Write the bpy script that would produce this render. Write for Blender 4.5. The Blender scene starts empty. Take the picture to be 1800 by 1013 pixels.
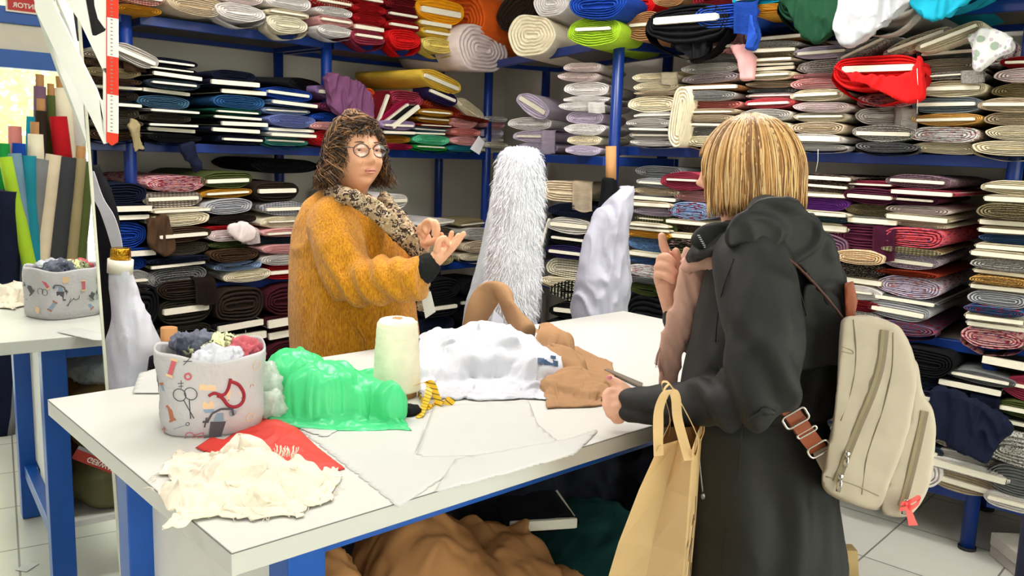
import bpy, bmesh, math, random
from mathutils import Vector, Matrix, noise
from mathutils.kdtree import KDTree
S = bpy.context.scene
COL = S.collection
R = math.radians

# ------------------------------------------------------------------ camera
F_PX, PITCH, ROLL, EYE = 1500.0, R(9.1), R(2.0), 1.5
CAM = Vector((0, 0, EYE))
FW = Vector((0, math.cos(PITCH), -math.sin(PITCH)))
DN = Vector((0, -math.sin(PITCH), -math.cos(PITCH)))
XR = Vector((1, 0, 0))
RIGHT = XR * math.cos(ROLL) - DN * math.sin(ROLL)
DOWN = XR * math.sin(ROLL) + DN * math.cos(ROLL)

def ray(px, py):
    return FW + RIGHT * ((px - 900) / F_PX) + DOWN * ((py - 506.5) / F_PX)
def onz(px, py, z):
    r = ray(px, py); return CAM + r * ((z - EYE) / r.z)
def ony(px, py, y):
    r = ray(px, py); return CAM + r * (y / r.y)
def onp(px, py, p, n):
    r = ray(px, py); return CAM + r * ((Vector(p) - CAM).dot(n) / r.dot(n))
def V(*a): return Vector(a)

cam = bpy.data.cameras.new('camera'); cam.lens = 30.0; cam.sensor_width = 36
cam.clip_start = 0.02
co = bpy.data.objects.new('camera', cam); COL.objects.link(co)
co.matrix_world = Matrix(((RIGHT.x, -DOWN.x, -FW.x, 0), (RIGHT.y, -DOWN.y, -FW.y, 0), (RIGHT.z, -DOWN.z, -FW.z, EYE), (0, 0, 0, 1)))
S.camera = co

# ------------------------------------------------------------------ materials
def lin(c):
    if isinstance(c, str):
        c = c.lstrip('#'); c = [int(c[i:i+2], 16) / 255 for i in (0, 2, 4)]
    return tuple((x / 12.92 if x <= 0.04045 else ((x + 0.055) / 1.055) ** 2.4) for x in c) + (1,)

class NT:
    def __init__(s, m): s.t = m.node_tree; s.n = s.t.nodes; s.l = s.t.links
    def new(s, typ, **k):
        n = s.n.new(typ)
        for a, v in k.items():
            if a.startswith('i_'):
                key = a[2:]
                key = int(key) if key.isdigit() else key.replace('_', ' ')
                n.inputs[key].default_value = v
            else: setattr(n, a, v)
        return n
    def link(s, a, ao, b, bi): s.l.new(a.outputs[ao], b.inputs[bi])

MATS = {}
def base_mat(name, color, rough=0.6, metal=0.0, spec=0.5, **k):
    if name in MATS: return MATS[name]
    m = bpy.data.materials.new(name); m.use_nodes = True
    t = NT(m); b = t.n['Principled BSDF']
    b.inputs['Base Color'].default_value = lin(color); b.inputs['Roughness'].default_value = rough
    b.inputs['Metallic'].default_value = metal; b.inputs['Specular IOR Level'].default_value = spec
    m.diffuse_color = lin(color)
    MATS[name] = m
    # faint procedural unevenness so nothing is perfectly flat
    amt = k.get('vary', 0.06); sc = k.get('scale', 14.0); bump = k.get('bump', 0.0)
    tc = t.new('ShaderNodeTexCoord')
    nz = t.new('ShaderNodeTexNoise', i_Scale=sc, i_Detail=5.0); t.link(tc, 'Object', nz, 'Vector')
    if amt > 0:
        hs = t.new('ShaderNodeHueSaturation'); hs.inputs['Color'].default_value = lin(color)
        mr = t.new('ShaderNodeMapRange', i_3=1 - amt, i_4=1 + amt, i_1=0.3, i_2=0.7)
        t.link(nz, 'Fac', mr, 0); t.link(mr, 0, hs, 'Value'); t.link(hs, 0, b, 'Base Color')
    if bump > 0:
        bp = t.new('ShaderNodeBump', i_Strength=bump, i_Distance=k.get('bdist', 0.005))
        nb = t.new('ShaderNodeTexNoise', i_Scale=k.get('bscale', 120.0), i_Detail=4.0); t.link(tc, 'Object', nb, 'Vector')
        t.link(nb, 'Fac', bp, 'Height'); t.link(bp, 'Normal', b, 'Normal')
    if k.get('trans', 0) > 0:
        tr = t.new('ShaderNodeBsdfTranslucent'); tr.inputs[0].default_value = lin(k.get('tcol', color))
        mx = t.new('ShaderNodeMixShader', i_0=k['trans']); t.link(b, 0, mx, 1); t.link(tr, 0, mx, 2)
        t.link(mx, 0, t.n['Material Output'], 'Surface')
    if k.get('alpha', 1) < 1: b.inputs['Alpha'].default_value = k['alpha']
    if k.get('sheen', 0) > 0:
        b.inputs['Sheen Weight'].default_value = k['sheen']; b.inputs['Sheen Roughness'].default_value = 0.5
    if k.get('coat', 0) > 0: b.inputs['Coat Weight'].default_value = k['coat']
    if k.get('sss', 0) > 0:
        b.inputs['Subsurface Weight'].default_value = k['sss']; b.inputs['Subsurface Radius'].default_value = (0.02, 0.008, 0.004)
        b.inputs['Subsurface Scale'].default_value = 0.5
    return m

def cloth_mat(name, c1, pattern='plain', c2=None, scale=1.0, rough=0.85, c3=None, coord='Object'):
    """woven cloth with an optional printed or yarn-dyed pattern"""
    if name in MATS: return MATS[name]
    m = bpy.data.materials.new(name); m.use_nodes = True
    t = NT(m); b = t.n['Principled BSDF']; b.inputs['Roughness'].default_value = rough
    b.inputs['Specular IOR Level'].default_value = 0.2
    m.diffuse_color = lin(c1)
    tc = t.new('ShaderNodeTexCoord')
    mp = t.new('ShaderNodeMapping'); t.link(tc, coord, mp, 'Vector')
    mp.inputs['Scale'].default_value = (scale,) * 3
    def rgb(c):
        n = t.new('ShaderNodeRGB'); n.outputs[0].default_value = lin(c); return n
    A = rgb(c1); cur = (A, 0)
    c2 = c2 or c1
    def mix(fac, a, bcol):
        n = t.new('ShaderNodeMix', data_type='RGBA')
        t.l.new(fac, n.inputs['Factor']); t.l.new(a[0].outputs[a[1]], n.inputs['A']); t.l.new(rgb(bcol).outputs[0], n.inputs['B'])
        return (n, 'Result')
    def ramp(src, lo, hi):
        n = t.new('ShaderNodeMapRange', i_1=lo, i_2=hi); n.clamp = True; t.l.new(src, n.inputs[0]); return n.outputs[0]
    if pattern == 'melange':
        n = t.new('ShaderNodeTexNoise', i_Scale=60.0, i_Detail=6.0, i_Roughness=0.8); t.link(mp, 0, n, 'Vector')
        cur = mix(ramp(n.outputs['Fac'], .42, .58), cur, c2)
    elif pattern == 'mottled':
        n = t.new('ShaderNodeTexVoronoi', i_Scale=34.0); t.link(mp, 0, n, 'Vector')
        cur = mix(ramp(n.outputs['Distance'], .45, .3), cur, c2)
        if c3:
            n = t.new('ShaderNodeTexNoise', i_Scale=22.0, i_Detail=2.0); t.link(mp, 0, n, 'Vector')
            cur = mix(ramp(n.outputs['Fac'], .55, .6), cur, c3)
    elif pattern == 'floral':
        n = t.new('ShaderNodeTexVoronoi', i_Scale=9.0); t.link(mp, 0, n, 'Vector')
        cur = mix(ramp(n.outputs['Distance'], .36, .33), cur, c2)
        n2 = t.new('ShaderNodeTexVoronoi', i_Scale=15.0); n2.inputs['Randomness'].default_value = 1
        mp2 = t.new('ShaderNodeMapping'); mp2.inputs['Location'].default_value = (3.1, 1.7, 5.2); t.link(mp, 0, mp2, 0); t.link(mp2, 0, n2, 'Vector')
        cur = mix(ramp(n2.outputs['Distance'], .27, .24), cur, c3 or c2)
    elif pattern == 'dots':
        n = t.new('ShaderNodeTexVoronoi', i_Scale=16.0); n.inputs['Randomness'].default_value = 0.0; t.link(mp, 0, n, 'Vector')
        cur = mix(ramp(n.outputs['Distance'], .3, .26), cur, c2)
    elif pattern in ('check', 'stripe'):
        for i, d in enumerate(('X', 'Y', 'Z') if pattern == 'check' else ('Z',)):
            n = t.new('ShaderNodeTexWave', i_Scale=5.0); n.bands_direction = d; t.link(mp, 0, n, 'Vector')
            f = t.new('ShaderNodeMath', operation='MULTIPLY'); f.inputs[1].default_value = 0.55
            t.l.new(ramp(n.outputs['Fac'], .5, .62), f.inputs[0]); cur = mix(f.outputs[0], cur, c2)
    elif pattern == 'leopard':
        n = t.new('ShaderNodeTexNoise', i_Scale=26.0, i_Detail=3.0, i_Distortion=1.2); t.link(mp, 0, n, 'Vector')
        cur = mix(ramp(n.outputs['Fac'], .49, .53), cur, c2)
        n = t.new('ShaderNodeTexNoise', i_Scale=38.0, i_Detail=2.0, i_Distortion=2.0); t.link(mp, 0, n, 'Vector')
        cur = mix(ramp(n.outputs['Fac'], .56, .6), cur, c3 or c2)
    # slow tone drift
    n = t.new('ShaderNodeTexNoise', i_Scale=5.0, i_Detail=3.0); t.link(mp, 0, n, 'Vector')
    mr = t.new('ShaderNodeMapRange', i_1=.3, i_2=.7, i_3=.9, i_4=1.1); t.link(n, 'Fac', mr, 0)
    hs = t.new('ShaderNodeHueSaturation'); t.l.new(cur[0].outputs[cur[1]], hs.inputs['Color']); t.link(mr, 0, hs, 'Value')
    t.link(hs, 0, b, 'Base Color')
    nb = t.new('ShaderNodeTexNoise', i_Scale=14.0, i_Detail=6.0, i_Roughness=.65); t.link(mp, 0, nb, 'Vector')
    bp = t.new('ShaderNodeBump', i_Strength=0.5, i_Distance=0.006); t.link(nb, 'Fac', bp, 'Height'); t.link(bp, 'Normal', b, 'Normal')
    MATS[name] = m
    return m

# ------------------------------------------------------------------ objects
def link(name, me, mat=None, parent=None):
    o = bpy.data.objects.new(name, me); COL.objects.link(o)
    if mat is not None and me is not None:
        mats = mat if isinstance(mat, (list, tuple)) else [mat]
        for mm in mats: me.materials.append(mm)
    if parent: o.parent = parent
    return o
def tag(o, label=None, cat=None, group=None, kind=None):
    if label: o['label'] = label
    if cat: o['category'] = cat
    if group: o['group'] = group
    if kind: o['kind'] = kind
    return o
def empty(name, loc=(0, 0, 0), label=None, cat=None, group=None, rz=0):
    o = bpy.data.objects.new(name, None); COL.objects.link(o); o.location = loc; o.rotation_euler = (0, 0, rz)
    o.empty_display_size = 0.05
    return tag(o, label, cat, group)
def adopt(parent, *objs):
    """parent world-space meshes to an Empty standing at its own base point"""
    parent_m = Matrix.LocRotScale(parent.location, parent.rotation_euler, parent.scale)
    for o in objs:
        o.parent = parent; o.matrix_parent_inverse = parent_m.inverted()
def shade(me, on=True):
    me.polygons.foreach_set('use_smooth', [on] * len(me.polygons)); me.update()
def bm_obj(name, bm, mat=None, parent=None, smooth=False):
    bmesh.ops.recalc_face_normals(bm, faces=bm.faces)
    me = bpy.data.meshes.new(name); bm.to_mesh(me); bm.free()
    if smooth: shade(me)
    return link(name, me, mat, parent)
def add_box(bm, c, size, M=None, bevel=0.0, mi=0):
    r = bmesh.ops.create_cube(bm, size=1.0)
    vs = r['verts']
    for v in vs: v.co = Vector((v.co.x * size[0], v.co.y * size[1], v.co.z * size[2]))
    if bevel > 0:
        es = list({e for v in vs for e in v.link_edges})
        g = bmesh.ops.bevel(bm, geom=es, offset=bevel, segments=2, affect='EDGES', profile=.5)
        vs = list({v for f in g['faces'] for v in f.verts} | {v for v in vs if v.is_valid})
    for v in vs:
        v.co += Vector(c)
        if M: v.co = M @ v.co
    for f in {f for v in vs for f in v.link_faces}: f.material_index = mi
    return vs
def add_beam(bm, a, b, w, h, bevel=0.0, up=Vector((0, 0, 1)), mi=0):
    a, b = Vector(a), Vector(b); d = b - a; L = d.length; d.normalize()
    s = d.cross(up)
    if s.length < 1e-4: s = d.cross(Vector((0, 1, 0)))
    s.normalize(); u = s.cross(d)
    M = Matrix(((s.x, d.x, u.x, 0), (s.y, d.y, u.y, 0), (s.z, d.z, u.z, 0), (0, 0, 0, 1)))
    M.translation = (a + b) / 2
    return add_box(bm, (0, 0, 0), (w, L, h), M, bevel, mi)
def add_tube(bm, pts, rad, seg=8, cap=True, mi=0, closed=False):
    pts = [Vector(p) for p in pts]; n = len(pts)
    rads = rad if isinstance(rad, (list, tuple)) else [rad] * n
    rings = []; prev = None
    for i, p in enumerate(pts):
        if closed: d = pts[(i + 1) % n] - pts[i - 1]
        else: d = pts[min(i + 1, n - 1)] - pts[max(i - 1, 0)]
        if d.length < 1e-9: d = Vector((0, 0, 1))
        d.normalize()
        if prev is None:
            a = d.cross(Vector((0, 0, 1)))
            if a.length < .1: a = d.cross(Vector((1, 0, 0)))
        else:
            a = prev - d * prev.dot(d)
            if a.length < 1e-6: a = d.cross(Vector((0, 0, 1)))
        a.normalize(); prev = a; b = d.cross(a)
        rr = rads[i]
        if not isinstance(rr, tuple): rr = (rr, rr)
        rings.append([bm.verts.new(p + a * (math.cos(2 * math.pi * k / seg) * rr[0]) + b * (math.sin(2 * math.pi * k / seg) * rr[1])) for k in range(seg)])
    rng = range(n if closed else n - 1)
    for i in rng:
        A, B = rings[i], rings[(i + 1) % n]
        for k in range(seg):
            f = bm.faces.new((A[k], A[(k + 1) % seg], B[(k + 1) % seg], B[k])); f.material_index = mi; f.smooth = True
    if cap and not closed:
        f = bm.faces.new(rings[0][::-1]); f.material_index = mi
        f = bm.faces.new(rings[-1]); f.material_index = mi
    return rings
def add_rings(bm, rings, cap=True, mi=0):
    """loft through lists of world points"""
    vr = [[bm.verts.new(p) for p in r] for r in rings]; n = len(vr[0])
    for A, B in zip(vr, vr[1:]):
        for k in range(n):
            f = bm.faces.new((A[k], A[(k + 1) % n], B[(k + 1) % n], B[k])); f.material_index = mi; f.smooth = True
    if cap:
        bm.faces.new(vr[0][::-1]).material_index = mi; bm.faces.new(vr[-1]).material_index = mi
    return vr
def add_ell(bm, c, r, M=None, seg=20, mi=0):
    g = bmesh.ops.create_uvsphere(bm, u_segments=seg, v_segments=max(8, seg // 2 + 2), radius=1)
    for v in g['verts']:
        p = Vector((v.co.x * r[0], v.co.y * r[1], v.co.z * r[2]))
        if M: p = M @ p
        v.co = p + Vector(c)
    for f in {f for v in g['verts'] for f in v.link_faces}: f.smooth = True; f.material_index = mi
def prism(bm, poly, n, depth, mi=0):
    """extrude a world polygon along vector n*depth"""
    a = [bm.verts.new(Vector(p)) for p in poly]; b = [bm.verts.new(Vector(p) + Vector(n) * depth) for p in poly]
    k = len(a)
    fs = [bm.faces.new(a[::-1]), bm.faces.new(b)]
    for i in range(k): fs.append(bm.faces.new((a[i], a[(i + 1) % k], b[(i + 1) % k], b[i])))
    for f in fs: f.material_index = mi
    return a, b
def catmull(pts, n=6, closed=False):
    pts = [Vector(p) for p in pts]; out = []; N = len(pts)
    for i in range(N if closed else N - 1):
        if closed: p0, p1, p2, p3 = pts[i - 1], pts[i], pts[(i + 1) % N], pts[(i + 2) % N]
        else: p0, p1, p2, p3 = pts[max(i - 1, 0)], pts[i], pts[i + 1], pts[min(i + 2, N - 1)]
        for k in range(n):
            t = k / n
            out.append(.5 * ((2 * p1) + (p2 - p0) * t + (2 * p0 - 5 * p1 + 4 * p2 - p3) * t * t + (3 * p1 - p0 - 3 * p2 + p3) * t ** 3))
    if not closed: out.append(pts[-1])
    return out
def remesh(bm, voxel, smooth=4, name='m'):
    """merge overlapping closed shapes into one continuous skin"""
    me = bpy.data.meshes.new(name + '_tmp'); bm.to_mesh(me); bm.free()
    o = bpy.data.objects.new('tmp', me); COL.objects.link(o)
    r = o.modifiers.new('r', 'REMESH'); r.mode = 'VOXEL'; r.voxel_size = voxel; r.use_smooth_shade = True
    if smooth:
        s = o.modifiers.new('s', 'SMOOTH'); s.factor = .5; s.iterations = smooth
    dg = bpy.context.evaluated_depsgraph_get()
    out = bpy.data.meshes.new_from_object(o.evaluated_get(dg), depsgraph=dg)
    bpy.data.objects.remove(o); bpy.data.meshes.remove(me); out.name = name; out.materials.clear()
    shade(out)
    return out
def fbm(p, o=4):
    return noise.fractal(p, .9, 2.0, o)
def ridged(p, sharp=2.0):
    """soft cloth-like creases"""
    q = p + Vector((noise.noise(p * 1.3), noise.noise(p * 1.3 + Vector((7, 3, 1))), noise.noise(p * 1.3 + Vector((2, 9, 4))))) * .8
    return 1 - min(1, abs(noise.noise(q)) * sharp)
def displace(me, f):
    me.update(); ns = [v.normal.copy() for v in me.vertices]
    for v, n in zip(me.vertices, ns): v.co += n * f(v.co, n)
    me.update()
def text_mesh(name, s, size, M, mat, parent=None, depth=0.0006, bold=False):
    c = bpy.data.curves.new(name, 'FONT'); c.body = s; c.size = size; c.extrude = depth; c.align_x = 'CENTER'; c.align_y = 'CENTER'
    if bold: c.offset = size * .02
    o = bpy.data.objects.new('t', c); COL.objects.link(o)
    dg = bpy.context.evaluated_depsgraph_get(); me = bpy.data.meshes.new_from_object(o.evaluated_get(dg), depsgraph=dg)
    bpy.data.objects.remove(o); me.transform(M); me.materials.clear()
    return link(name, me, mat, parent)
def frame(o, x, y, z=None):
    x = Vector(x).normalized(); y = Vector(y).normalized(); z = Vector(z) if z else x.cross(y)
    return Matrix(((x.x, y.x, z.x, o[0]), (x.y, y.y, z.y, o[1]), (x.z, y.z, z.z, o[2]), (0, 0, 0, 1)))
# ------------------------------------------------------------------ setting
Zc = 2.85
WD = Vector((.797, .605, 0)).normalized(); WP = Vector((.72, .35, 0)); WN = Vector((WD.y, -WD.x, 0))   # shop window line, outward normal
def wpt(s, z, out=0.0): return WP + WD * s + Vector((0, 0, z)) + WN * out
M_wall = base_mat('wall_paint', '#cfc9c0', .9, vary=.04, scale=3, bump=.1, bscale=60)
M_white = base_mat('white_paint', '#e4e2dc', .6, vary=.02)
M_blue = base_mat('blue_enamel', '#0a2f7c', .32, spec=.5, vary=.08, scale=8)
M_tblue = base_mat('blue_table_enamel', '#0b4ea6', .35, vary=.08, scale=8)
M_chip = base_mat('shelf_board_grey', '#77716a', .8, vary=.08)

def floor_mat():
    m = bpy.data.materials.new('floor_tiles'); m.use_nodes = True; t = NT(m); b = t.n['Principled BSDF']
    tc = t.new('ShaderNodeTexCoord'); mp = t.new('ShaderNodeMapping'); t.link(tc, 'Object', mp, 0)
    mp.inputs['Rotation'].default_value = (0, 0, R(-48)); mp.inputs['Location'].default_value = (.12, .22, 0)
    br = t.new('ShaderNodeTexBrick', offset=0.0, i_Scale=1.0); t.link(mp, 0, br, 0)
    br.inputs['Color1'].default_value = lin('#cfccc4'); br.inputs['Color2'].default_value = lin('#c6c3bb'); br.inputs['Mortar'].default_value = lin('#7d7a74')
    br.inputs['Mortar Size'].default_value = .004; br.inputs['Brick Width'].default_value = .42; br.inputs['Row Height'].default_value = .42
    br.inputs['Mortar Smooth'].default_value = .2
    n = t.new('ShaderNodeTexNoise', i_Scale=4.0, i_Detail=6.0); t.link(tc, 'Object', n, 0)
    mr = t.new('ShaderNodeMapRange', i_3=.93, i_4=1.05); t.link(n, 'Fac', mr, 0)
    hs = t.new('ShaderNodeHueSaturation'); t.link(br, 'Color', hs, 'Color'); t.link(mr, 0, hs, 'Value'); t.link(hs, 0, b, 'Base Color')
    b.inputs['Roughness'].default_value = .28
    bp = t.new('ShaderNodeBump', i_Strength=.25, i_Distance=.002, invert=True); t.link(br, 'Fac', bp, 'Height'); t.link(bp, 'Normal', b, 'Normal')
    return m
C_BL = V(-4.6, 1.98, 0); C_WL = wpt(-3.0, 0); C_WR = wpt(3.62, 0); C_A = V(-.1, 6.48, 0); C_B = V(.59, 5.05, 0)
def wall(name, a, b, z0=0, z1=Zc, t=.12, mat=None, out=None):
    bm = bmesh.new(); a = Vector(a); b = Vector(b); d = (b - a).normalized(); n = out or Vector((d.y, -d.x, 0))
    prism(bm, [a + V(0, 0, z0), b + V(0, 0, z0), b + V(0, 0, z1), a + V(0, 0, z1)], n, t)
    return tag(bm_obj(name, bm, mat or M_wall), kind='structure')
bm = bmesh.new()
prism(bm, [V(-6, -4, 0), V(6, -4, 0), V(6, 8, 0), V(-6, 8, 0)][::-1], V(0, 0, -1), .1)
tag(bm_obj('floor', bm, floor_mat()), kind='structure')
bm = bmesh.new()
poly = [C_BL, C_WL, C_WR, C_B, C_A]
prism(bm, [p + V(0, 0, Zc) for p in poly], V(0, 0, 1), .1)
tag(bm_obj('ceiling', bm, base_mat('ceiling_paint', '#e9e7e1', .9, vary=.02)), kind='structure')
wall('wall_left', C_BL, C_A, out=V(-.707, .707, 0)); wall('wall_back', C_A, C_B, out=V(.9, .43, 0)); wall('wall_right', C_B, C_WR, out=V(.64, .77, 0))
wall('wall_far_left', C_WL, C_BL, out=V(-.76, -.65, 0))
M_beige = base_mat('beige_panel', '#d9d2c2', .7, vary=.03)
# shop window wall: header panels, blue frame, glass
wall('wall_front', wpt(-3.0, 0), wpt(-2.2, 0), out=WN); wall('wall_front_end', wpt(2.6, 0), wpt(3.62, 0), out=WN)
wall('wall_front_header', wpt(-2.2, 0), wpt(2.6, 0), 1.92, 2.06, .06, M_beige, WN)
wall('wall_front_top', wpt(-2.2, 0), wpt(2.6, 0), 2.62, Zc, .06, M_beige, WN)
bm = bmesh.new()
def bars(z0, z1, s0=-2.2, s1=2.6, mi=0):
    zm = (z0 + z1) / 2; add_beam(bm, wpt(s0, zm, .03), wpt(s1, zm, .03), .09, z1 - z0, .004, mi=mi)
M_bluel = base_mat('blue_window_frame', '#2c5cab', .4, vary=.06)
for z0, z1 in ((1.835, 1.925), (2.055, 2.14), (2.56, 2.62), (.06, .12)): bars(z0, z1)
for s in (-2.2, -.9, 1.25, 2.6): add_beam(bm, wpt(s, .1, .03), wpt(s, 2.6, .03), .06, .09)
wf = tag(bm_obj('window_1', bm, M_bluel), kind='structure')
mg = bpy.data.materials.new('window_glass'); mg.use_nodes = True; t = NT(mg)
gl = t.new('ShaderNodeBsdfGlossy'); gl.inputs['Roughness'].default_value = .02; trn = t.new('ShaderNodeBsdfTransparent'); trn.inputs[0].default_value = (.93, .97, .95, 1)
fr = t.new('ShaderNodeFresnel', i_IOR=1.3); mx = t.new('ShaderNodeMixShader'); t.link(fr, 0, mx, 0); t.link(trn, 0, mx, 1); t.link(gl, 0, mx, 2); t.link(mx, 0, t.n['Material Output'], 'Surface')
bm = bmesh.new(); prism(bm, [wpt(-2.2, .1, .02), wpt(2.6, .1, .02), wpt(2.6, 2.6, .02), wpt(-2.2, 2.6, .02)], WN, .006)
bm_obj('glass', bm, mg, wf)
bm = bmesh.new(); add_beam(bm, wpt(-2.2, .03, .05), wpt(2.6, .03, .05), .14, .06, .005)
tag(bm_obj('trim_1', bm, base_mat('threshold_brown', '#6b3f24', .5)), kind='structure')
# outdoors beyond the window: pavement, low hedge and trees
bm = bmesh.new(); add_beam(bm, wpt(-4, -.06, 4.06), wpt(8, -.06, 4.06), 8, .1)
tag(bm_obj('pavement', bm, base_mat('pavement_stone', '#d8d2c0', .9, scale=4)), kind='structure')
M_leaf = base_mat('sunlit_leaves', '#e3dc9a', .6, vary=.35, scale=9, trans=.5)
M_bark = base_mat('bark', '#5d4630', .9)
def foliage(name, c, r, n, seed, label, cat, trunk=None):
    rnd = random.Random(seed); bm = bmesh.new()
    root = empty(name, (c[0], c[1], 0), label, cat)
    for i in range(n):
        while True:
            p = Vector([rnd.uniform(-1, 1) for _ in range(3)])
            if .3 < p.length < 1: break
        q = Vector((c[0] + p.x * r[0], c[1] + p.y * r[1], c[2] + p.z * r[2])); s = rnd.uniform(.04, .1)
        a = Vector([rnd.uniform(-1, 1) for _ in range(3)]).normalized(); b_ = a.orthogonal().normalized(); cc = a.cross(b_) * .2
        vs = [bm.verts.new(q + x) for x in (a * s, b_ * s * .45 + cc * s, -a * s, -b_ * s * .45 + cc * s)]
        bm.faces.new(vs)
    lf = bm_obj('foliage', bm, M_leaf)
    bm = bmesh.new(); add_tube(bm, [V(c[0], c[1], 0), V(c[0] + .03, c[1], c[2] * .5), V(c[0], c[1] + .04, c[2])], [trunk or .02, (trunk or .02) * .8, (trunk or .02) * .4], 8)
    tk = bm_obj('trunk', bm, M_bark); adopt(root, lf, tk)
p = wpt(.6, 2.3, 5.0); foliage('street_tree', p, (1.9, 1.4, 1.4), 3600, 11, 'leafy yellow-green tree outside the shop window, seen in the mirror', 'tree', .09)
p = wpt(-.45, .3, .9); foliage('potted_shrub', p, (.3, .3, .26), 500, 31, 'low green shrub outside the window, low at the mirror left edge', 'shrub', .015)

# ------------------------------------------------------------------ shelving racks
LD = V(.70711, .70711, 0); LN = V(-.70711, .70711, 0); L0 = V(-1.85, 3.85, 0)
AD_ = (V(.44, 4.21, 0) - V(-.17, 5.48, 0)).normalized(); AN = V(-AD_.y, AD_.x, 0); A0 = V(-.17, 5.48, 0)
BD = (V(1.85, 3.2, 0) - V(.50, 4.32, 0)).normalized(); BN = V(-BD.y, BD.x, 0); B0 = V(.50, 4.32, 0)
UN = {'L': (L0, LD, LN), 'A': (A0, AD_, AN), 'B': (B0, BD, BN)}
ZL = {'L': {'bot': .22, 'low': .80, 'mid': 1.485, 'top': 2.05}, 'A': {'bot': .22, 'low': .80, 'mid': 1.49, 'top': 2.05}, 'B': {'bot': .24, 'low': .83, 'mid': 1.545, 'top': 2.11}}
def upt(u, s, z, off=0): o, d, n = UN[u]; return o + d * s + n * off + V(0, 0, z)
def rack(u, s0, s1, posts, label, depth=.5):
    c = upt(u, (s0 + s1) / 2, 0, depth / 2); root = empty('shelving_rack', c, label, 'shelving')
    kids = []
    for z in ZL[u].values():
        bm = bmesh.new(); add_beam(bm, upt(u, s0 + .02, z - .012, depth / 2), upt(u, s1 - .02, z - .012, depth / 2), depth - .05, .016)
        kids.append(bm_obj('shelf_board', bm, M_chip))
        for off in (0, depth):
            bm = bmesh.new(); add_beam(bm, upt(u, s0, z - .0225, off), upt(u, s1, z - .0225, off), .03, .044, .003)
            kids.append(bm_obj('rail', bm, M_blue))
        for s in (s0, s1):
            bm = bmesh.new(); sg = .02 if s == s0 else -.02; add_beam(bm, upt(u, s + sg, z - .0225, 0), upt(u, s + sg, z - .0225, depth), .03, .044, .003)
            kids.append(bm_obj('rail', bm, M_blue))
    for s, off in posts:
        bm = bmesh.new(); add_tube(bm, [upt(u, s, 0, off), upt(u, s, 2.75, off)], .028, 14)
        kids.append(bm_obj('post', bm, M_blue))
        bm = bmesh.new(); add_tube(bm, [upt(u, s, 0, off), upt(u, s, .012, off)], .034, 14)
        kids.append(bm_obj('foot', bm, base_mat('black_rubber', '#151515', .7)))
    adopt(root, *kids)
def sL(px, py=100): p = onp(px, py, L0, LN); return (p - L0).dot(LD)
rack('L', -1.2, .12, [(.12, 0), (.12, .5), (-1.2, 0), (-1.2, .5)], 'blue metal shelving rack behind the mirror at the left')
rack('L', .18, 1.16, [(1.16, 0), (1.16, .5)], 'blue metal shelving rack right of the hanging ruler')
rack('L', 1.20, 2.33, [(2.345, .0), (2.37, .5)], 'blue metal shelving rack reaching the corner behind the mustard sweater')
rack('A', .08, 1.40, [(1.413, .035), (.0, .38)], 'short blue shelving rack set across the corner', .42)
rack('B', .02, 1.76, [(1.75, 0), (1.72, .5), (.05, .36)], 'long blue metal shelving rack along the right wall')
rack('B', 1.80, 2.9, [(2.88, 0), (2.88, .5)], 'blue metal shelving rack at the right edge of the picture')

# ------------------------------------------------------------------ light
W = bpy.data.worlds.new('world'); S.world = W; W.use_nodes = True; t = NT(W)
bg = t.n['Background']; bg.inputs[0].default_value = (1, .97, .90, 1); bg.inputs['Strength'].default_value = 5.0
sun = bpy.data.lights.new('sun', 'SUN'); sun.energy = 3.0; sun.angle = R(3); sun.color = (1, .95, .85)
so = bpy.data.objects.new('sun', sun); COL.objects.link(so); so.rotation_euler = (WD * .75 - WN * .12 + V(0, 0, .8)).to_track_quat('Z', 'Y').to_euler()
def lamp(x, y, rz, L=1.2, P=30, label=None):  # unseen panels, added to brighten the shelves and the table
    root = empty('added_ceiling_light', (x, y, Zc - .07), label, 'added ceiling light', rz=rz)
    bm = bmesh.new(); add_box(bm, (0, 0, .035), (L + .06, .3, .06), bevel=.006); bm_obj('housing', bm, M_white, root)
    bm = bmesh.new(); add_box(bm, (0, 0, -.002), (L, .25, .012), bevel=.003); dm = bpy.data.materials.get('added_lamp_diffuser')
    if not dm:
        dm = bpy.data.materials.new('added_lamp_diffuser'); dm.use_nodes = True; e = dm.node_tree.nodes['Principled BSDF']
        e.inputs['Emission Color'].default_value = (1, .97, .92, 1); e.inputs['Emission Strength'].default_value = 5.0
    bm_obj('diffuser', bm, dm, root)
    a = bpy.data.lights.new('tube', 'AREA'); a.shape = 'RECTANGLE'; a.size = L; a.size_y = .25; a.energy = P; a.color = (1, .965, .91)
    ao = bpy.data.objects.new('tube', a); COL.objects.link(ao); ao.parent = root; ao.location = (0, 0, -.012)
lamp(-.9, 2.9, R(45), P=30, label='added unseen ceiling light panel above the seller')
lamp(.6, 3.0, R(-42), P=30, label='added unseen ceiling light panel in front of the right wall racks')
lamp(-.3, 1.3, R(43), P=6, label='added unseen ceiling light panel above the cutting table')
lamp(-2.2, 1.6, R(45), P=12, label='added unseen ceiling light panel at the left of the room')
S.view_settings.view_transform = 'Standard'; S.view_settings.look = 'None'; S.view_settings.gamma = 1; S.view_settings.exposure = 0.14
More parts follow.
